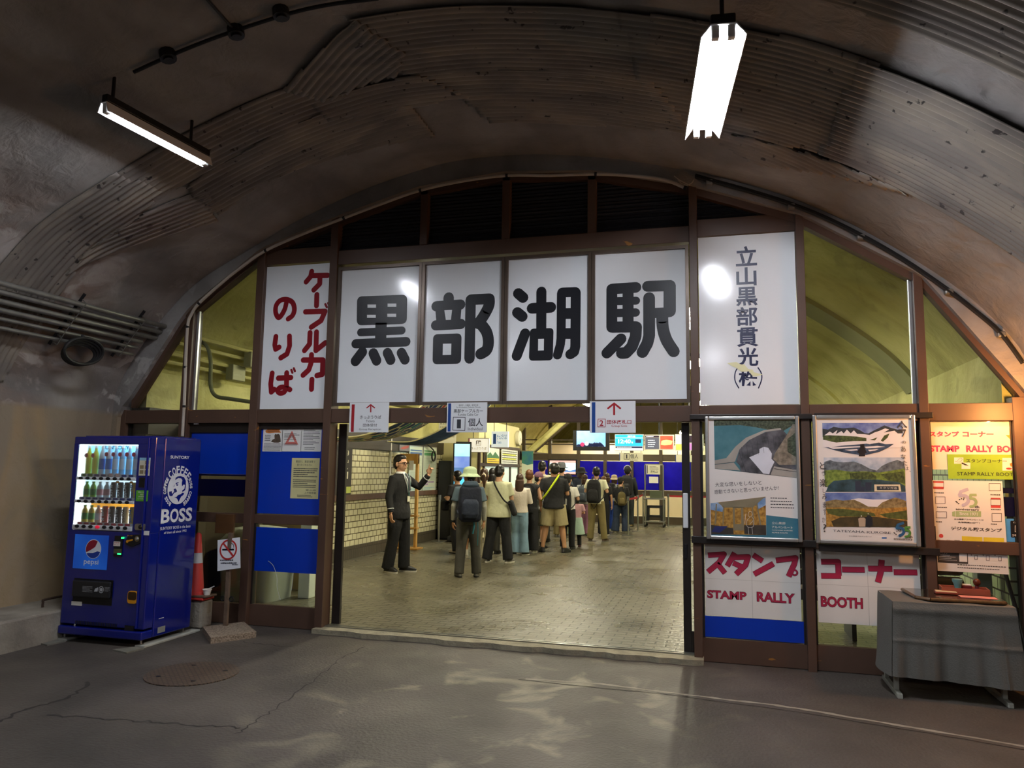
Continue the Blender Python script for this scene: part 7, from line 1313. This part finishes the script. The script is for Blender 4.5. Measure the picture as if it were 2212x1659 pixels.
class Person:
    def __init__(s, foot, top, rot, label, w=1.0, arms=('down', 'down'), feet=None, skin=SKIN, head=0, pitch=0, vox=.011, h=None, z=0, face=False, point=0):
        P = fl(*foot, 0) if len(foot) == 2 else Vector((foot[0], foot[1], 0)); s.h = h or at(top[0], top[1], P.y).z; k = s.h/1.71; s.k = k
        s.M = Matrix.Translation((P.x, P.y, 0)) @ Matrix.Rotation(R(rot), 4, 'Z') @ Matrix.Diagonal((k*w, k*w, k, 1)); s.w = w
        s.Mh = s.M @ Matrix.Translation((0, -.005, 1.48)) @ Matrix.Rotation(R(head), 4, 'Z') @ Matrix.Rotation(R(pitch), 4, 'X') @ Matrix.Diagonal((1.09, 1.09, 1.09, 1)) @ Matrix.Translation((0, .005, -1.48))
        s.r = empty('person', (P.x, P.y, 0), label, 'person', 'people in the station hall'); s.vox = vox; s.label = label
        s.feet = feet or ((.11, .0, 8), (-.11, .0, 8)); s.arm = {}
        for sd, a in ((1, arms[0]), (-1, arms[1])):
            e, q, d = ARMS[a] if isinstance(a, str) else a; s.arm[sd] = [Vector((sd*.178, -.005, 1.375))]+[Vector((sd*v[0], v[1], v[2])) for v in (e, q)]+[Vector((sd*d[0], d[1], d[2]))]
        mb = MB(); mb.rings([(0, 0, z_, rx*.9, ry*.9) for z_, rx, ry in TOR if z_ > .86], 20)
        for sd in (1, -1):
            a = s.arm[sd]; mid = a[0].lerp(a[1], .45); mb.tube([a[0], mid, a[1], a[1].lerp(a[2], .35), a[2]], [.05, .046, .038, .037, .027], 10)
            hand(mb, a[2], a[3], (-sd*.8, .4, 0) if a[3].z < 0 else (-sd*.6, .7, -.2), -sd if a[3].z < 0 else sd, .38, point == sd)
            hp, kn, an = s.leg(sd); mb.tube([hp, hp.lerp(kn, .4), kn, kn.lerp(an, .3), kn.lerp(an, .75), an], [.085, .078, .055, .056, .04, .036], 12)
            f = s.feet[0 if sd > 0 else 1]; mb.ell((f[0], f[1]+.01, .05), (.03, .06, .03))
        M, Mh = s.M, s.Mh; mb.v = [tuple(M @ Vector(v)) for v in mb.v]
        hb = MB(); hb.tube([(0, -.015, 1.40), (0, -.005, 1.46), (0, .005, 1.54)], [.062, .055, .053], 14); hb.ell((0, -.005, 1.605), (.075, .093, .1)); hb.ell((0, .024, 1.545), (.058, .066, .072)); hb.ell((0, .052, 1.513), (.03, .032, .026)); hb.ell((0, .094, 1.565), (.013, .018, .024)); hb.ell((0, .086, 1.535), (.022, .012, .011))
        hb.ell((0, .075, 1.605), (.055, .02, .014))
        for e in (-1, 1): hb.ell((e*.076, -.004, 1.572), (.013, .022, .032))
        hb.v = [tuple(Mh @ Vector(v)) for v in hb.v]; mb.add(hb.v, hb.f); s.body = remesh(mb, vox, 'body', skin, s.r, 2)
        if face:
            def on(fn, n, m): q = MB(); fn(q); q.v = [tuple(Mh @ Vector(v)) for v in q.v]; return q.build(n, m, s.r, True)
            for e in (-1, 1): on(lambda q: q.ell((e*.032, .083, 1.585), (.013, .008, .008)), 'eye', C('eye_white', 'e6e2da', .3)); on(lambda q: q.ell((e*.033, .0895, 1.585), (.006, .004, .0065)), 'iris', C('iris_dark', '1a1210', .2)); on(lambda q: q.tube([(e*.015, .096, 1.604), (e*.032, .097, 1.609), (e*.052, .085, 1.603)], .004, 6), 'eyebrow', HAIRB)
            on(lambda q: q.ell((0, .1, 1.528), (.02, .006, .004)), 'mouth', C('lip', '8f5548', .5))
            on(lambda q: [q.tube([(e*.034+.024*math.cos(t), .105, 1.583+.016*math.sin(t)) for t in [2*PI*j/16 for j in range(16)]], .0032, 6, closed=True) for e in (-1, 1)]+[q.tube([(-.01, .106, 1.587), (.01, .106, 1.587)], .003, 6)]+[q.tube([(e*.058, .104, 1.588), (e*.078, .07, 1.59), (e*.082, -.0, 1.585)], .0035, 6) for e in (-1, 1)], 'glasses', C('glasses_black', '141416', .25))
    def leg(s, sd):
        f = s.feet[0 if sd > 0 else 1]; hp = Vector((sd*.088, 0, .88)); an = Vector((f[0], f[1]-.02, .09)); kn = hp.lerp(an, .52)+Vector((0, .025, 0)); return hp, kn, an
    def put(s, mb, name, m, vox=None, head=False, smooth=True, parent=None, sm=3):
        T = s.Mh if head else s.M; mb.v = [tuple(T @ Vector(v)) for v in mb.v]; p = s.r if parent is None else parent
        return remesh(mb, vox, name, m, p, sm) if vox else mb.build(name, m, p, smooth)
    def top(s, m, sleeve='short', hem=.86, ease=.022, name='shirt', loose=0, collar=1.44):
        mb = MB(); mb.rings([(0, 0, hem, tor(hem)[0]+ease+loose, tor(hem)[1]+ease+loose)]+[(0, 0, z, rx+ease+loose*max(0, 1-(z-hem)/.5), ry+ease+loose*max(0, 1-(z-hem)/.5)) for z, rx, ry in TOR if z > hem+.02 and z < collar-.01]+[(0, -.006, collar, .075, .072)], 22)
        for sd in (1, -1):
            a = s.arm[sd]
            if sleeve == 'short': e = a[0].lerp(a[1], .72); mb.tube([a[0]-Vector((sd*.05, 0, -.0)), a[0]+Vector((0, 0, .008)), a[0].lerp(a[1], .4), e], [.062, .07, .07, .073], 12)
            elif sleeve == 'long': mb.tube([a[0]-Vector((sd*.05, 0, 0)), a[0]+Vector((0, 0, .008)), a[0].lerp(a[1], .5), a[1], a[1].lerp(a[2], .5), a[1].lerp(a[2], .95)], [.06, .07, .066, .058, .052, .044], 12)
            elif sleeve == 'cap': mb.tube([a[0]-Vector((sd*.05, 0, 0)), a[0].lerp(a[1], .2)], [.07, .08], 12)
        return s.put(mb, name, m, .012*s.k)
    def bottom(s, m, kind='long', ease=.012, name='trousers', flare=0, waist=.99):
        mb = MB(); mb.rings([(0, 0, .83, .165+ease, .118+ease), (0, 0, .9, .172+ease, .124+ease), (0, 0, waist, .15+ease, .106+ease)], 20)
        for sd in (1, -1):
            hp, kn, an = s.leg(sd); hp = hp+Vector((0, 0, -.02))
            if kind == 'long': mb.tube([hp+Vector((0, 0, .06)), hp.lerp(kn, .45), kn, kn.lerp(an, .5), an+Vector((0, 0, -.035))], [.094+ease, .092+ease, .07+ease, .066+ease+flare*.5, .062+ease+flare], 14)
            elif kind == 'short': mb.tube([hp+Vector((0, 0, .06)), hp.lerp(kn, .5), hp.lerp(kn, .88)], [.096+ease, .098+ease, .1+ease], 14)
        return s.put(mb, name, m, .012*s.k)
    def skirt(s, m, z0, flare=.08, name='skirt', z1=.98):
        mb = MB(); n = 6; mb.rings([(0, 0, z0+(z1-z0)*i/n, .16+.03+flare*(1-i/n), .115+.03+flare*(1-i/n)) for i in range(n+1)], 24); return s.put(mb, name, m, .014*s.k)
    def shoes(s, m, sole=None, ankle=.1):
        for f in s.feet:
            q = Matrix.Translation((f[0], f[1], 0)) @ Matrix.Rotation(-R(f[2])*(1 if f[0] > 0 else -1), 4, 'Z'); mb = MB()
            mb.rings([(0, .045, .022, .046, .135), (0, .047, .045, .046, .134), (0, .03, .07, .043, .105), (0, -.012, .09, .042, .062), (0, -.02, ankle+.015, .043, .055)], 18, M=q, power=2.4); o = s.put(mb, 'shoe', m)
            mb = MB(); mb.rings([(0, .045, .0, .047, .136), (0, .045, .024, .049, .139)], 20, M=q, power=2.4); s.put(mb, 'sole', sole or m, parent=o)
    def hair(s, m, style='short', zl=1.3):
        mb = MB(); mb.ell((0, -.018, 1.625), (.083, .095, .092)); mb.ell((0, .004, 1.668), (.071, .079, .046)); mb.ell((0, -.045, 1.575), (.076, .064, .075))
        if style in ('long', 'bob', 'pony'):
            mb.ell((0, -.03, 1.56), (.088, .075, .09))
            if style == 'long': mb.rings([(0, -.085, zl, .05, .02), (0, -.09, zl+.06, .085, .035), (0, -.075, 1.48, .094, .05), (0, -.05, 1.58, .09, .07)], 16)
            if style == 'bob': mb.rings([(0, -.04, 1.455, .085, .06), (0, -.035, 1.5, .096, .075), (0, -.03, 1.58, .09, .085)], 16)
            if style == 'pony': mb.tube([(0, -.1, 1.62), (0.02, -.15, 1.58), (.03, -.155, 1.48), (.03, -.14, zl)], [.03, .04, .036, .012], 10)
        return s.put(mb, 'hair', m, .009*s.k, True)
    def hat(s, m, kind='bucket', turn=0):
        mb = MB()
        if kind == 'bucket': mb.rings([(0, -.01, 1.575, .152, .168), (0, -.01, 1.58, .154, .17), (0, -.01, 1.622, .1, .116), (0, -.01, 1.69, .09, .104), (0, -.01, 1.72, .066, .08), (0, -.01, 1.73, .02, .02)], 28)
        elif kind == 'fedora': mb.rings([(0, -.01, 1.615, .15, .17), (0, -.01, 1.625, .152, .172), (0, -.01, 1.632, .096, .112), (0, -.01, 1.71, .086, .1), (0, -.01, 1.745, .06, .08), (0, -.01, 1.735, .02, .03)], 28)
        elif kind == 'cap':
            mb.ell((0, -.012, 1.64), (.09, .105, .088)); q = Matrix.Translation((0, .0, 1.632)) @ Matrix.Rotation(-.16, 4, 'X'); mb.rings([(0, .115, -.004, .07, .085), (0, .115, .006, .07, .085)], 20, M=q)
        elif kind == 'beanie': mb.ell((0, -.014, 1.64), (.092, .108, .1)); mb.rings([(0, -.012, 1.59, .094, .108), (0, -.012, 1.64, .095, .11)], 24)
        return s.put(mb, {'bucket': 'bucket_hat', 'fedora': 'hat', 'cap': 'cap', 'beanie': 'beanie'}[kind], m, None if kind == 'fedora' else .008*s.k, True, sm=2)
    def backpack(s, m, label, size=1.0, zc=1.2, m2=None, straps=True, y=None, wd=1.0):
        y = -.165-.108*size
        m2 = m2 or m; c = s.M @ Vector((0, y, zc-.24*size)); b = empty('backpack', c, label, 'backpack', 'backpacks worn in the queue'); q = lambda mb, n, mm, vox=None: s.put(mb, n, mm, vox, parent=b)
        z0, hh, ww, dd = zc-.25*size, .5*size, .155*size*wd, .095*size
        mb = MB(); mb.rings([(0, y, z0, ww*.7, dd*.7), (0, y, z0+.04, ww*.95, dd), (0, y, z0+hh*.5, ww, dd*1.08), (0, y, z0+hh*.85, ww*.9, dd*.95), (0, y, z0+hh, ww*.55, dd*.6)], 24, power=3.2); q(mb, 'bag_body', m, .012)
        mb = MB(); mb.rings([(0, y-dd*.95, z0+.05*size, ww*.55, dd*.4), (0, y-dd*1.0, z0+.1*size, ww*.72, dd*.5), (0, y-dd*1.0, z0+.24*size, ww*.7, dd*.45), (0, y-dd*.95, z0+.29*size, ww*.5, dd*.3)], 18, power=3); q(mb, 'front_pocket', m2, .011)
        mb = MB(); mb.tube([(-.03, y+.03, z0+hh*.98), (-.02, y+.02, z0+hh*1.07), (.02, y+.02, z0+hh*1.07), (.03, y+.03, z0+hh*.98)], .008, 6); q(mb, 'grab_loop', m2)
        if straps:
            for sd in (1, -1):
                rx, ry = tor(1.3); yf = lambda z: (tor(z)[1]+.046)*math.sqrt(max(.15, 1-(.1/(tor(z)[0]+.03))**2)); pts = [(sd*.07, y+dd*.8, 1.38), (sd*.085, -.08, 1.475), (sd*.09, .0, 1.49), (sd*.098, yf(1.4)+.005, 1.41), (sd*.1, yf(1.28)+.01, 1.28), (sd*.125, yf(1.15), 1.14), (sd*.187, .0, 1.05), (sd*.15, y+dd*.7, z0+.07)]
                mb = MB(); mb.tube(cr([Vector(p) for p in pts], 5), .012, 7); q(mb, 'strap', m2)
        return b
    def sling(s, m, label, pts, r=.012, bag=None, name='sling_bag', cat='bag', m2=None):
        b = empty(name, s.M @ Vector(pts[0]), label, cat, None); mb = MB(); mb.tube(cr([Vector(p) for p in pts], 6), r, 7); s.put(mb, 'strap', m2 or m, parent=b)
        if bag: c, rr, ang = bag; mb = MB(); mb.rings([(0, 0, -rr[2], rr[0]*.7, rr[1]*.7), (0, 0, -rr[2]*.7, rr[0], rr[1]), (0, 0, rr[2]*.7, rr[0], rr[1]), (0, 0, rr[2], rr[0]*.7, rr[1]*.7)], 18, M=Matrix.Translation(c) @ Matrix.Rotation(ang, 4, 'Y'), power=3); s.put(mb, 'bag_body', m, .012, parent=b)
        return b
WHT = fab('white', 'dcd8c6', .04); BLK = fab('black', '17171a'); CHR = fab('charcoal', '3a3934'); KHK = fab('khaki', '8e805c'); DENIM = fab('denim', '2c3850'); LDEN = fab('light_denim', '7f9db4'); NVY = fab('navy', '1a2030'); GRY = fab('grey', '8d8f90'); SOLE = C('sole_white', 'd6d2c6', .6); SBLK = C('shoe_black', '1c1b1c', .5); SGRY = C('shoe_grey', '6a6762', .6); SWHT = C('shoe_white', 'd0ccc0', .6)
# ---- station employee pointing the way
p = Person((858, 1236), (866, 985), -97, 'person in a black uniform suit and glasses raising one arm to point the way', arms=(((.25, -.03, 1.11), (.265, .02, .87), (0, .15, -1)), ((.25, .19, 1.25), (.235, .36, 1.44), (-.1, .3, 1))), feet=((.1, -.09, 14), (-.1, .07, 14)), vox=.0065, face=True, head=-6, point=-1)
STF = fab('uniform_black', '151517', .1); p.top(STF, 'long', .78, .03, 'jacket', .012, 1.45); p.bottom(STF, 'long', .016, flare=.012); p.shoes(SBLK, SOLE); p.hair(HAIRB)
mb = MB(); yy = lambda z: tor(z)[1]+.034
mb.add([(-.055, .075, 1.46), (.055, .075, 1.46), (.05, yy(1.36)+.012, 1.36), (-.05, yy(1.36)+.012, 1.36), (.012, yy(1.2)+.012, 1.17), (-.012, yy(1.2)+.012, 1.17)], [(0, 1, 2, 3), (3, 2, 4, 5)]); o = p.put(mb, 'shirt_front', C('shirt_white', 'e6e6e8'), smooth=False); q = o.modifiers.new('t', 'SOLIDIFY'); q.thickness = .01
mb = MB(); mb.rings([(0, -.004, 1.42, .08, .08), (0, .004, 1.478, .066, .068)], 20); p.put(mb, 'shirt_collar', C('shirt_white', 'e6e6e8'))
mb = MB(); mb.tube([(0, .09, 1.45), (0, yy(1.36)+.022, 1.36), (0, yy(1.25)+.024, 1.2)], [.016, .014, .02], 8); p.put(mb, 'tie', C('tie_grey', '4a4c52', .5))
mb = MB(); [mb.tube(cr([Vector((e*.055, yy(1.4)-.015, 1.44)), Vector((e*.085, yy(1.35)-.006, 1.38)), Vector((e*.05, yy(1.28)+.004, 1.28)), Vector((e*.015, yy(1.18)+.008, 1.17))], 5), .004, 6) for e in (-1, 1)]; p.put(mb, 'lapel_piping', C('piping_white', 'cfcfcf'))
mb = MB()
for sd in (1, -1): a = p.arm[sd]; c = a[1].lerp(a[2], .72); dr = (a[2]-a[1]).normalized(); mb.tube([c-dr*.004, c+dr*.004], .054, 14)
p.put(mb, 'cuff_stripe', C('piping_white', 'cfcfcf'))
mb = MB(); mb.tube(cr([Vector((-.05, yy(1.4)-.01, 1.45)), Vector((-.04, yy(1.3)+.014, 1.3)), Vector((.0, yy(1.15)+.02, 1.12)), Vector((.04, yy(1.3)+.014, 1.3)), Vector((.05, yy(1.4)-.01, 1.45))], 5), .004, 6); p.put(mb, 'lanyard', C('lanyard_teal', '3a6a66'))
mb = MB(); mb.box((-.035, yy(1.1)+.016, 1.035), (.035, yy(1.1)+.022, 1.115)); p.put(mb, 'name_card', CARD, smooth=False)
mb = MB(); [mb.ell((.0, yy(z)+.004, z), (.009, .006, .009)) for z in (1.12, 1.02)]; p.put(mb, 'jacket_button', C('button_brass', '6a5a3a', .3))
# ---- hiker in the mint hat
p = Person((1010, 1246), (1005, 1013), 22, 'person in a pale mint bucket hat and grey hiking trousers, seen from behind', feet=((.14, .0, 6), (-.14, -.02, 14)), vox=.008, head=42, skin=SKIN2)
p.top(fab('teal_grey', '4f5f6a'), 'short', .9, .02); p.bottom(fab('trail_grey', '4a4842'), flare=.006); p.shoes(SGRY, SBLK, .12); p.hair(HAIRB); p.hat(fab('mint', 'aebf9c', .04))
mb = MB()
for sd in (1, -1): a = p.arm[sd]; mb.tube([a[0].lerp(a[1], .6), a[1], a[1].lerp(a[2], .5), a[1].lerp(a[2], .93)], [.046, .044, .04, .034], 12)
p.put(mb, 'arm_sleeve', fab('pale_grey', 'a9a89c'), .009)
mb = MB(); a = p.arm[-1]; c = a[1].lerp(a[2], .96); dr = (a[2]-a[1]).normalized(); mb.tube([c-dr*.012, c+dr*.012], .037, 12); p.put(mb, 'watch', SBLK)
b = p.backpack(fab('pack_navy', '151a2a', .2), 'large navy hiking backpack on the person in the mint hat', 1.22, 1.19, fab('pack_slate', '232a3a', .2), y=-.25); mb = MB(); mb.rings([(0, -.29, 1.4, .13, .1), (0, -.3, 1.46, .14, .11), (0, -.295, 1.52, .1, .08)], 20, power=3); p.put(mb, 'top_lid', fab('pack_lid', '2c3a48', .2), .012, parent=b)
mb = MB(); mb.tube([(.12, -.33, .95), (.13, -.32, .75), (.13, -.3, .52)], .006, 6); mb.tube([(.06, -.3, .93), (.07, -.3, .82), (.05, -.29, .7)], .012, 6); p.put(mb, 'hanging_strap', fab('strap_teal', '2a7a8a'), parent=b)
# ---- companions half hidden at the tail of the queue
p = Person((984, 1194), (1003, 1019), 60, 'person in black trousers mostly hidden behind the hiker in the mint hat', arms=('front', 'front'), feet=((.1, .05, 8), (-.1, -.12, 8))); p.top(BLK, 'short', .9); p.bottom(BLK, flare=.01); p.shoes(C('shoe_beige', 'a39684', .6), SBLK); p.hair(HAIRB)
b = p.sling(BLK, 'black waist bag with teal straps worn in front by the half hidden person', [(-.14, .1, 1.0), (-.02, .17, 1.03), (.14, .1, 1.0)], .014, ((-.02, .3, .98), (.15, .07, .11), 0), 'waist_bag'); mb = MB(); mb.tube([(.1, .3, 1.0), (.13, .33, .82), (.11, .33, .7)], .014, 6); p.put(mb, 'strap', fab('strap_teal', '2a7a8a'), parent=b)
p = Person((1043, 1208), (1038, 1014), 5, 'person with a brown ponytail and cream clothes beside the crossbody bag wearer', arms=('down', 'phone'), w=.92); p.top(fab('cream_top', 'c9bf9e'), 'short', .9); p.bottom(fab('cream_trousers', 'cfc8ae'), flare=.03); p.shoes(SWHT, SOLE); p.hair(HAIRN, 'pony', 1.36); mb = MB(); mb.ell((.02, -.14, 1.58), (.045, .04, .045)); p.put(mb, 'scrunchie', fab('scrunchie', 'd8c8ac', .2), .008, True)
p = Person((1062, 1196), (1062, 1013), 0, 'person with straight black hair in front of the ponytailed person', w=.95); p.top(BLK, 'short', .9); p.bottom(CHR); p.shoes(SBLK); p.hair(HAIRB, 'long', 1.34)
p = Person((1018, 1199), (1022, 1014), 20, 'person with long brown hair in pale clothes behind the hiker with the navy backpack', w=.92); p.top(fab('pale_beige', 'b8ab8c'), 'short', .9); p.skirt(fab('beige_skirt', 'c2b798'), .35, .1); p.shoes(SWHT); p.hair(HAIRN, 'long', 1.36)
# ---- man in the cream shirt
p = Person((1075, 1215), (1080, 1007), 2, 'person in an untucked cream shirt and black trousers with a crossbody strap, seen from behind', arms=('phone', 'phone'), feet=((.19, .02, 22), (-.19, -.02, 4)), vox=.009, head=-6, pitch=-14)
p.top(fab('ivory_shirt', 'd3d3b0', .04), 'short', .8, .034, loose=.03); p.bottom(BLK, flare=.012, ease=.02); p.shoes(SGRY, SOLE); p.hair(HAIRB)
p.sling(BLK, 'black crossbody bag worn over the cream shirt', [(-.085, -.03, 1.5), (-.05, -.14, 1.41), (.05, -.2, 1.25), (.16, -.2, 1.1), (.25, -.14, 1.04)], .014, ((.275, -.06, .97), (.05, .085, .14), -.35))
# ---- next in the queue
p = Person((1121, 1199), (1110, 1025), 8, 'person with long dark hair in a puffed pale blouse and light blue jeans', arms=('front', 'front'), feet=((.12, .0, 30), (-.1, .0, 8)), w=.95); p.top(fab('blush_blouse', 'cfc4b8', .05), 'long', .9, .03, 'blouse', .01); p.bottom(LDEN, flare=.035, ease=.02); p.shoes(SBLK, SOLE); p.hair(HAIRN, 'long', 1.3)
p = Person((1142, 1194), (1128, 1016), 4, 'person in a sleeveless black jumpsuit with a black hat hung on the back', arms=('front', 'down'), w=.97); p.top(BLK, 'cap', .85, .026); p.bottom(BLK, flare=.04, ease=.022); p.shoes(SWHT, SOLE); p.hair(HAIRO); 
r_ = empty('straw_hat', p.M @ Vector((0, -.2, 1.27)), 'black brimmed hat hanging on the back of the black jumpsuit', 'hat'); mb = MB(); mb.rings([(0, 0, 0, .16, .16), (0, 0, .012, .16, .16), (0, 0, .02, .1, .1), (0, 0, .09, .085, .085), (0, 0, .1, .03, .03)], 24, M=Matrix.Translation((0, -.165, 1.28)) @ Matrix.Rotation(PI/2+.12, 4, 'X')); p.put(mb, 'hat_body', BLK, parent=r_)
p = Person((1163, 1184), (1159, 1022), -20, 'child in a mauve cap, grey shirt and dark shorts looking to one side', arms=('strap', 'down'), head=-45, w=.95); p.top(fab('marl_grey', 'a4a8a8'), 'short', .88); p.bottom(fab('shorts_olive', '35362a'), 'short', name='shorts'); p.shoes(SBLK, SBLK, .13); p.hair(HAIRB); p.hat(fab('mauve', '7a566a'), 'cap')
p.backpack(fab('pack_grey', '5a5e5c', .2), 'small grey backpack on the child in the mauve cap', .78, 1.22, y=-.2)
r_ = empty('sun_hat', p.M @ Vector((-.3, -.05, .95)), 'tan and black cap hanging beside the child in the mauve cap', 'cap'); mb = MB(); mb.ell((-.34, -.08, 1.06), (.07, .085, .1)); p.put(mb, 'cap_crown', BLK, .01, parent=r_); mb = MB(); mb.rings([(-.34, -.08, .9, .06, .02), (-.34, -.08, .99, .07, .025)], 16); p.put(mb, 'cap_brim', KHK, parent=r_)
p = Person((1170, 1170), (1166, 998), 0, 'tall person with short black hair and a cream shirt behind the mauve cap', vox=.012); p.top(fab('cream_shirt2', 'd2ccb4', .04), 'short', .88); p.bottom(CHR); p.shoes(SBLK); p.hair(HAIRB)
# ---- man in the black polo
p = Person((1196, 1193), (1190, 1002), 3, 'person in a black polo shirt and khaki shorts standing with feet apart, seen from behind', arms=('phone', 'down'), feet=((.2, .0, 24), (-.2, .0, 22)), vox=.009, w=1.1, head=32, skin=SKIN2)
p.top(BLK, 'short', .84, .028, 'polo_shirt', .02, 1.46); p.bottom(fab('shorts_khaki', 'a39670', .05), 'short', .026, 'shorts'); p.shoes(C('sandal_black', '222222', .5), SBLK, .07); p.hair(HAIRB)
NEON = fab('neon', 'b9cc1e', .04); p.sling(NEON, 'neon yellow strap worn across the black polo shirt', [(.085, -.02, 1.5), (.075, -.125, 1.44), (.0, -.19, 1.3), (-.08, -.192, 1.17), (-.16, -.15, 1.06), (-.225, -.03, 1.0)], .017, name='neon_strap')
p = Person((1226, 1186), (1224, 1026), -4, 'person in a black cap and dark trousers carrying a black backpack behind the black polo', arms=('strap', 'down'), w=.97); p.top(fab('white_tee', 'c8c4bc', .04), 'short', .9); p.bottom(BLK); p.shoes(SBLK, SBLK, .13); p.hair(HAIRB); p.hat(BLK, 'cap')
b = p.backpack(BLK, 'black backpack with a white tag beside the black polo shirt', 1.02, 1.14); mb = MB(); mb.box((.06, -.44, 1.03), (.085, -.425, 1.17)); p.put(mb, 'tag', PAPER, smooth=False, parent=b)
p = Person((1244, 1181), (1238, 1075), 10, 'small child in a mint skirt and black leggings holding on behind the black backpack', arms=('front', 'down'), h=1.05, w=1.1); p.top(fab('pink_tee', 'c89aa4'), 'short', .85); p.skirt(fab('mint_skirt', 'a9c2b4', .05), .42, .09); p.bottom(BLK, ease=.0, name='leggings'); p.shoes(C('shoe_plum', '5a2a3a'), SBLK); p.hair(HAIRB, 'bob')
p = Person((1212, 1160), (1209, 1003), 0, 'person in a grey felt hat in front of the black polo shirt', vox=.012); p.top(fab('slate_shirt', '3a4450'), 'short', .88); p.bottom(KHK); p.shoes(SGRY); p.hair(HAIRB); p.hat(fab('felt_grey', '55565a'), 'fedora')
p = Person((1263, 1157), (1262, 1026), -6, 'person with bobbed brown hair in a grey hoodie and pink trousers', arms=('strap', 'down'), w=.97); p.top(GRY, 'long', .88, .028, 'hoodie', .01); p.bottom(fab('pink_trousers', '9a6a84', .06), flare=.02, ease=.02); p.shoes(C('shoe_olive', '8a8a70', .6), SBLK); p.hair(HAIRN, 'bob'); p.backpack(fab('pack_slate2', '3f4650', .2), 'slate grey backpack on the person in pink trousers', .92, 1.17)
p = Person((1256, 1148), (1251, 1012), 0, 'person in a black bucket hat near the television stand', vox=.012); p.top(NVY, 'short', .88); p.bottom(BLK); p.shoes(SBLK); p.hair(HAIRN, 'bob'); p.hat(BLK)
# ---- man in the white shirt with the black backpack
p = Person((1288, 1169), (1279, 1010), -3, 'person in a white shirt, khaki trousers and brown boots, seen from behind', arms=('strap', 'strap'), feet=((.2, .0, 18), (-.14, .0, 6)), vox=.009, head=18)
p.top(fab('white_tee2', 'd8d6b8', .03), 'short', .86, .024); p.bottom(fab('chino', '7d7048', .06), ease=.014); p.shoes(C('boot_brown', '4a3626', .5), SGRY, .16); p.hair(HAIRB)
b = p.backpack(BLK, 'black backpack with hanging straps on the person in the white shirt', 1.08, 1.16, fab('pack_black2', '202022', .2)); mb = MB(); [mb.tube([(e*.1, -.24, .93), (e*.05, -.26, .83), (0, -.26, .76)], .008, 6) for e in (-1, 1)]; p.put(mb, 'hanging_strap', BLK, parent=b)
p = Person((1304, 1156), (1300, 1030), 0, 'person with chestnut hair just past the black backpack', vox=.012, w=.95); p.top(BLK, 'short', .88); p.bottom(BLK); p.shoes(SBLK, SOLE); p.hair(HAIRO, 'bob')
p = Person((1311, 1146), (1316, 1023), 8, 'person with brown hair and bright blue trousers wearing a purple backpack', arms=('strap', 'front')); p.top(BLK, 'long', .9); p.bottom(fab('blue_trousers', '1c3f96', .06), ease=.016); p.shoes(SWHT, SOLE); p.hair(HAIRN, 'bob'); b = p.backpack(fab('pack_purple', '2c1c3e', .15), 'purple backpack on the person in bright blue trousers', .95, 1.14); mb = MB(); mb.box((-.12, -.35, 1.25), (-.1, -.33, 1.36)); mb.box((-.06, -.37, 1.25), (-.04, -.35, 1.36)); p.put(mb, 'orange_trim', C('trim_coral', 'e0623a'), smooth=False, parent=b)
p = Person((1327, 1141), (1331, 1028), 12, 'person in a beige bucket hat and grey sweatshirt beside the belt posts', arms=('front', 'front'), w=.97); p.top(fab('sweat_grey', '84898a'), 'long', .88, .03, 'sweatshirt', .015); p.bottom(NVY); p.shoes(SWHT, SOLE); p.hair(HAIRN, 'bob'); p.hat(fab('beige', 'a8977a'))
p = Person((1341, 1151), (1343, 1032), 14, 'person in a black cap, black jacket and wide blue jeans beside the belt posts', arms=('front', 'front'), feet=((.16, .0, 20), (-.18, .0, 6)), head=-30); p.top(BLK, 'long', .86, .034, 'jacket', .015); p.bottom(DENIM, flare=.05, ease=.022); p.shoes(SWHT, SOLE); p.hair(HAIRB); p.hat(BLK, 'cap')
p.backpack(fab('pack_khaki', '5f5430', .15), 'small khaki backpack on the person in wide blue jeans', .82, 1.06, fab('pack_khaki2', '6b5f3a', .15))
p = Person((1356, 1137), (1348, 1010), 0, 'tall person in a dark coat and knitted cap with headphones, heading the queue', arms=('down', 'down')); p.top(fab('coat_slate', '2a2e32'), 'long', .8, .036, 'coat'); p.bottom(fab('trouser_slate', '2c3236')); p.shoes(C('shoe_tan', 'a8956a', .6), SBLK); p.hair(HAIRB); p.hat(BLK, 'beanie')
mb = MB(); mb.tube([Vector((.1*math.cos(t), -.01, 1.64+.11*math.sin(t))) for t in [PI*j/14 for j in range(15)]], .008, 6); p.put(mb, 'headphones', C('phones_white', 'c8c8c4', .4), head=True)
p.backpack(BLK, 'black backpack with a red patch at the front of the queue', 1.15, 1.2)
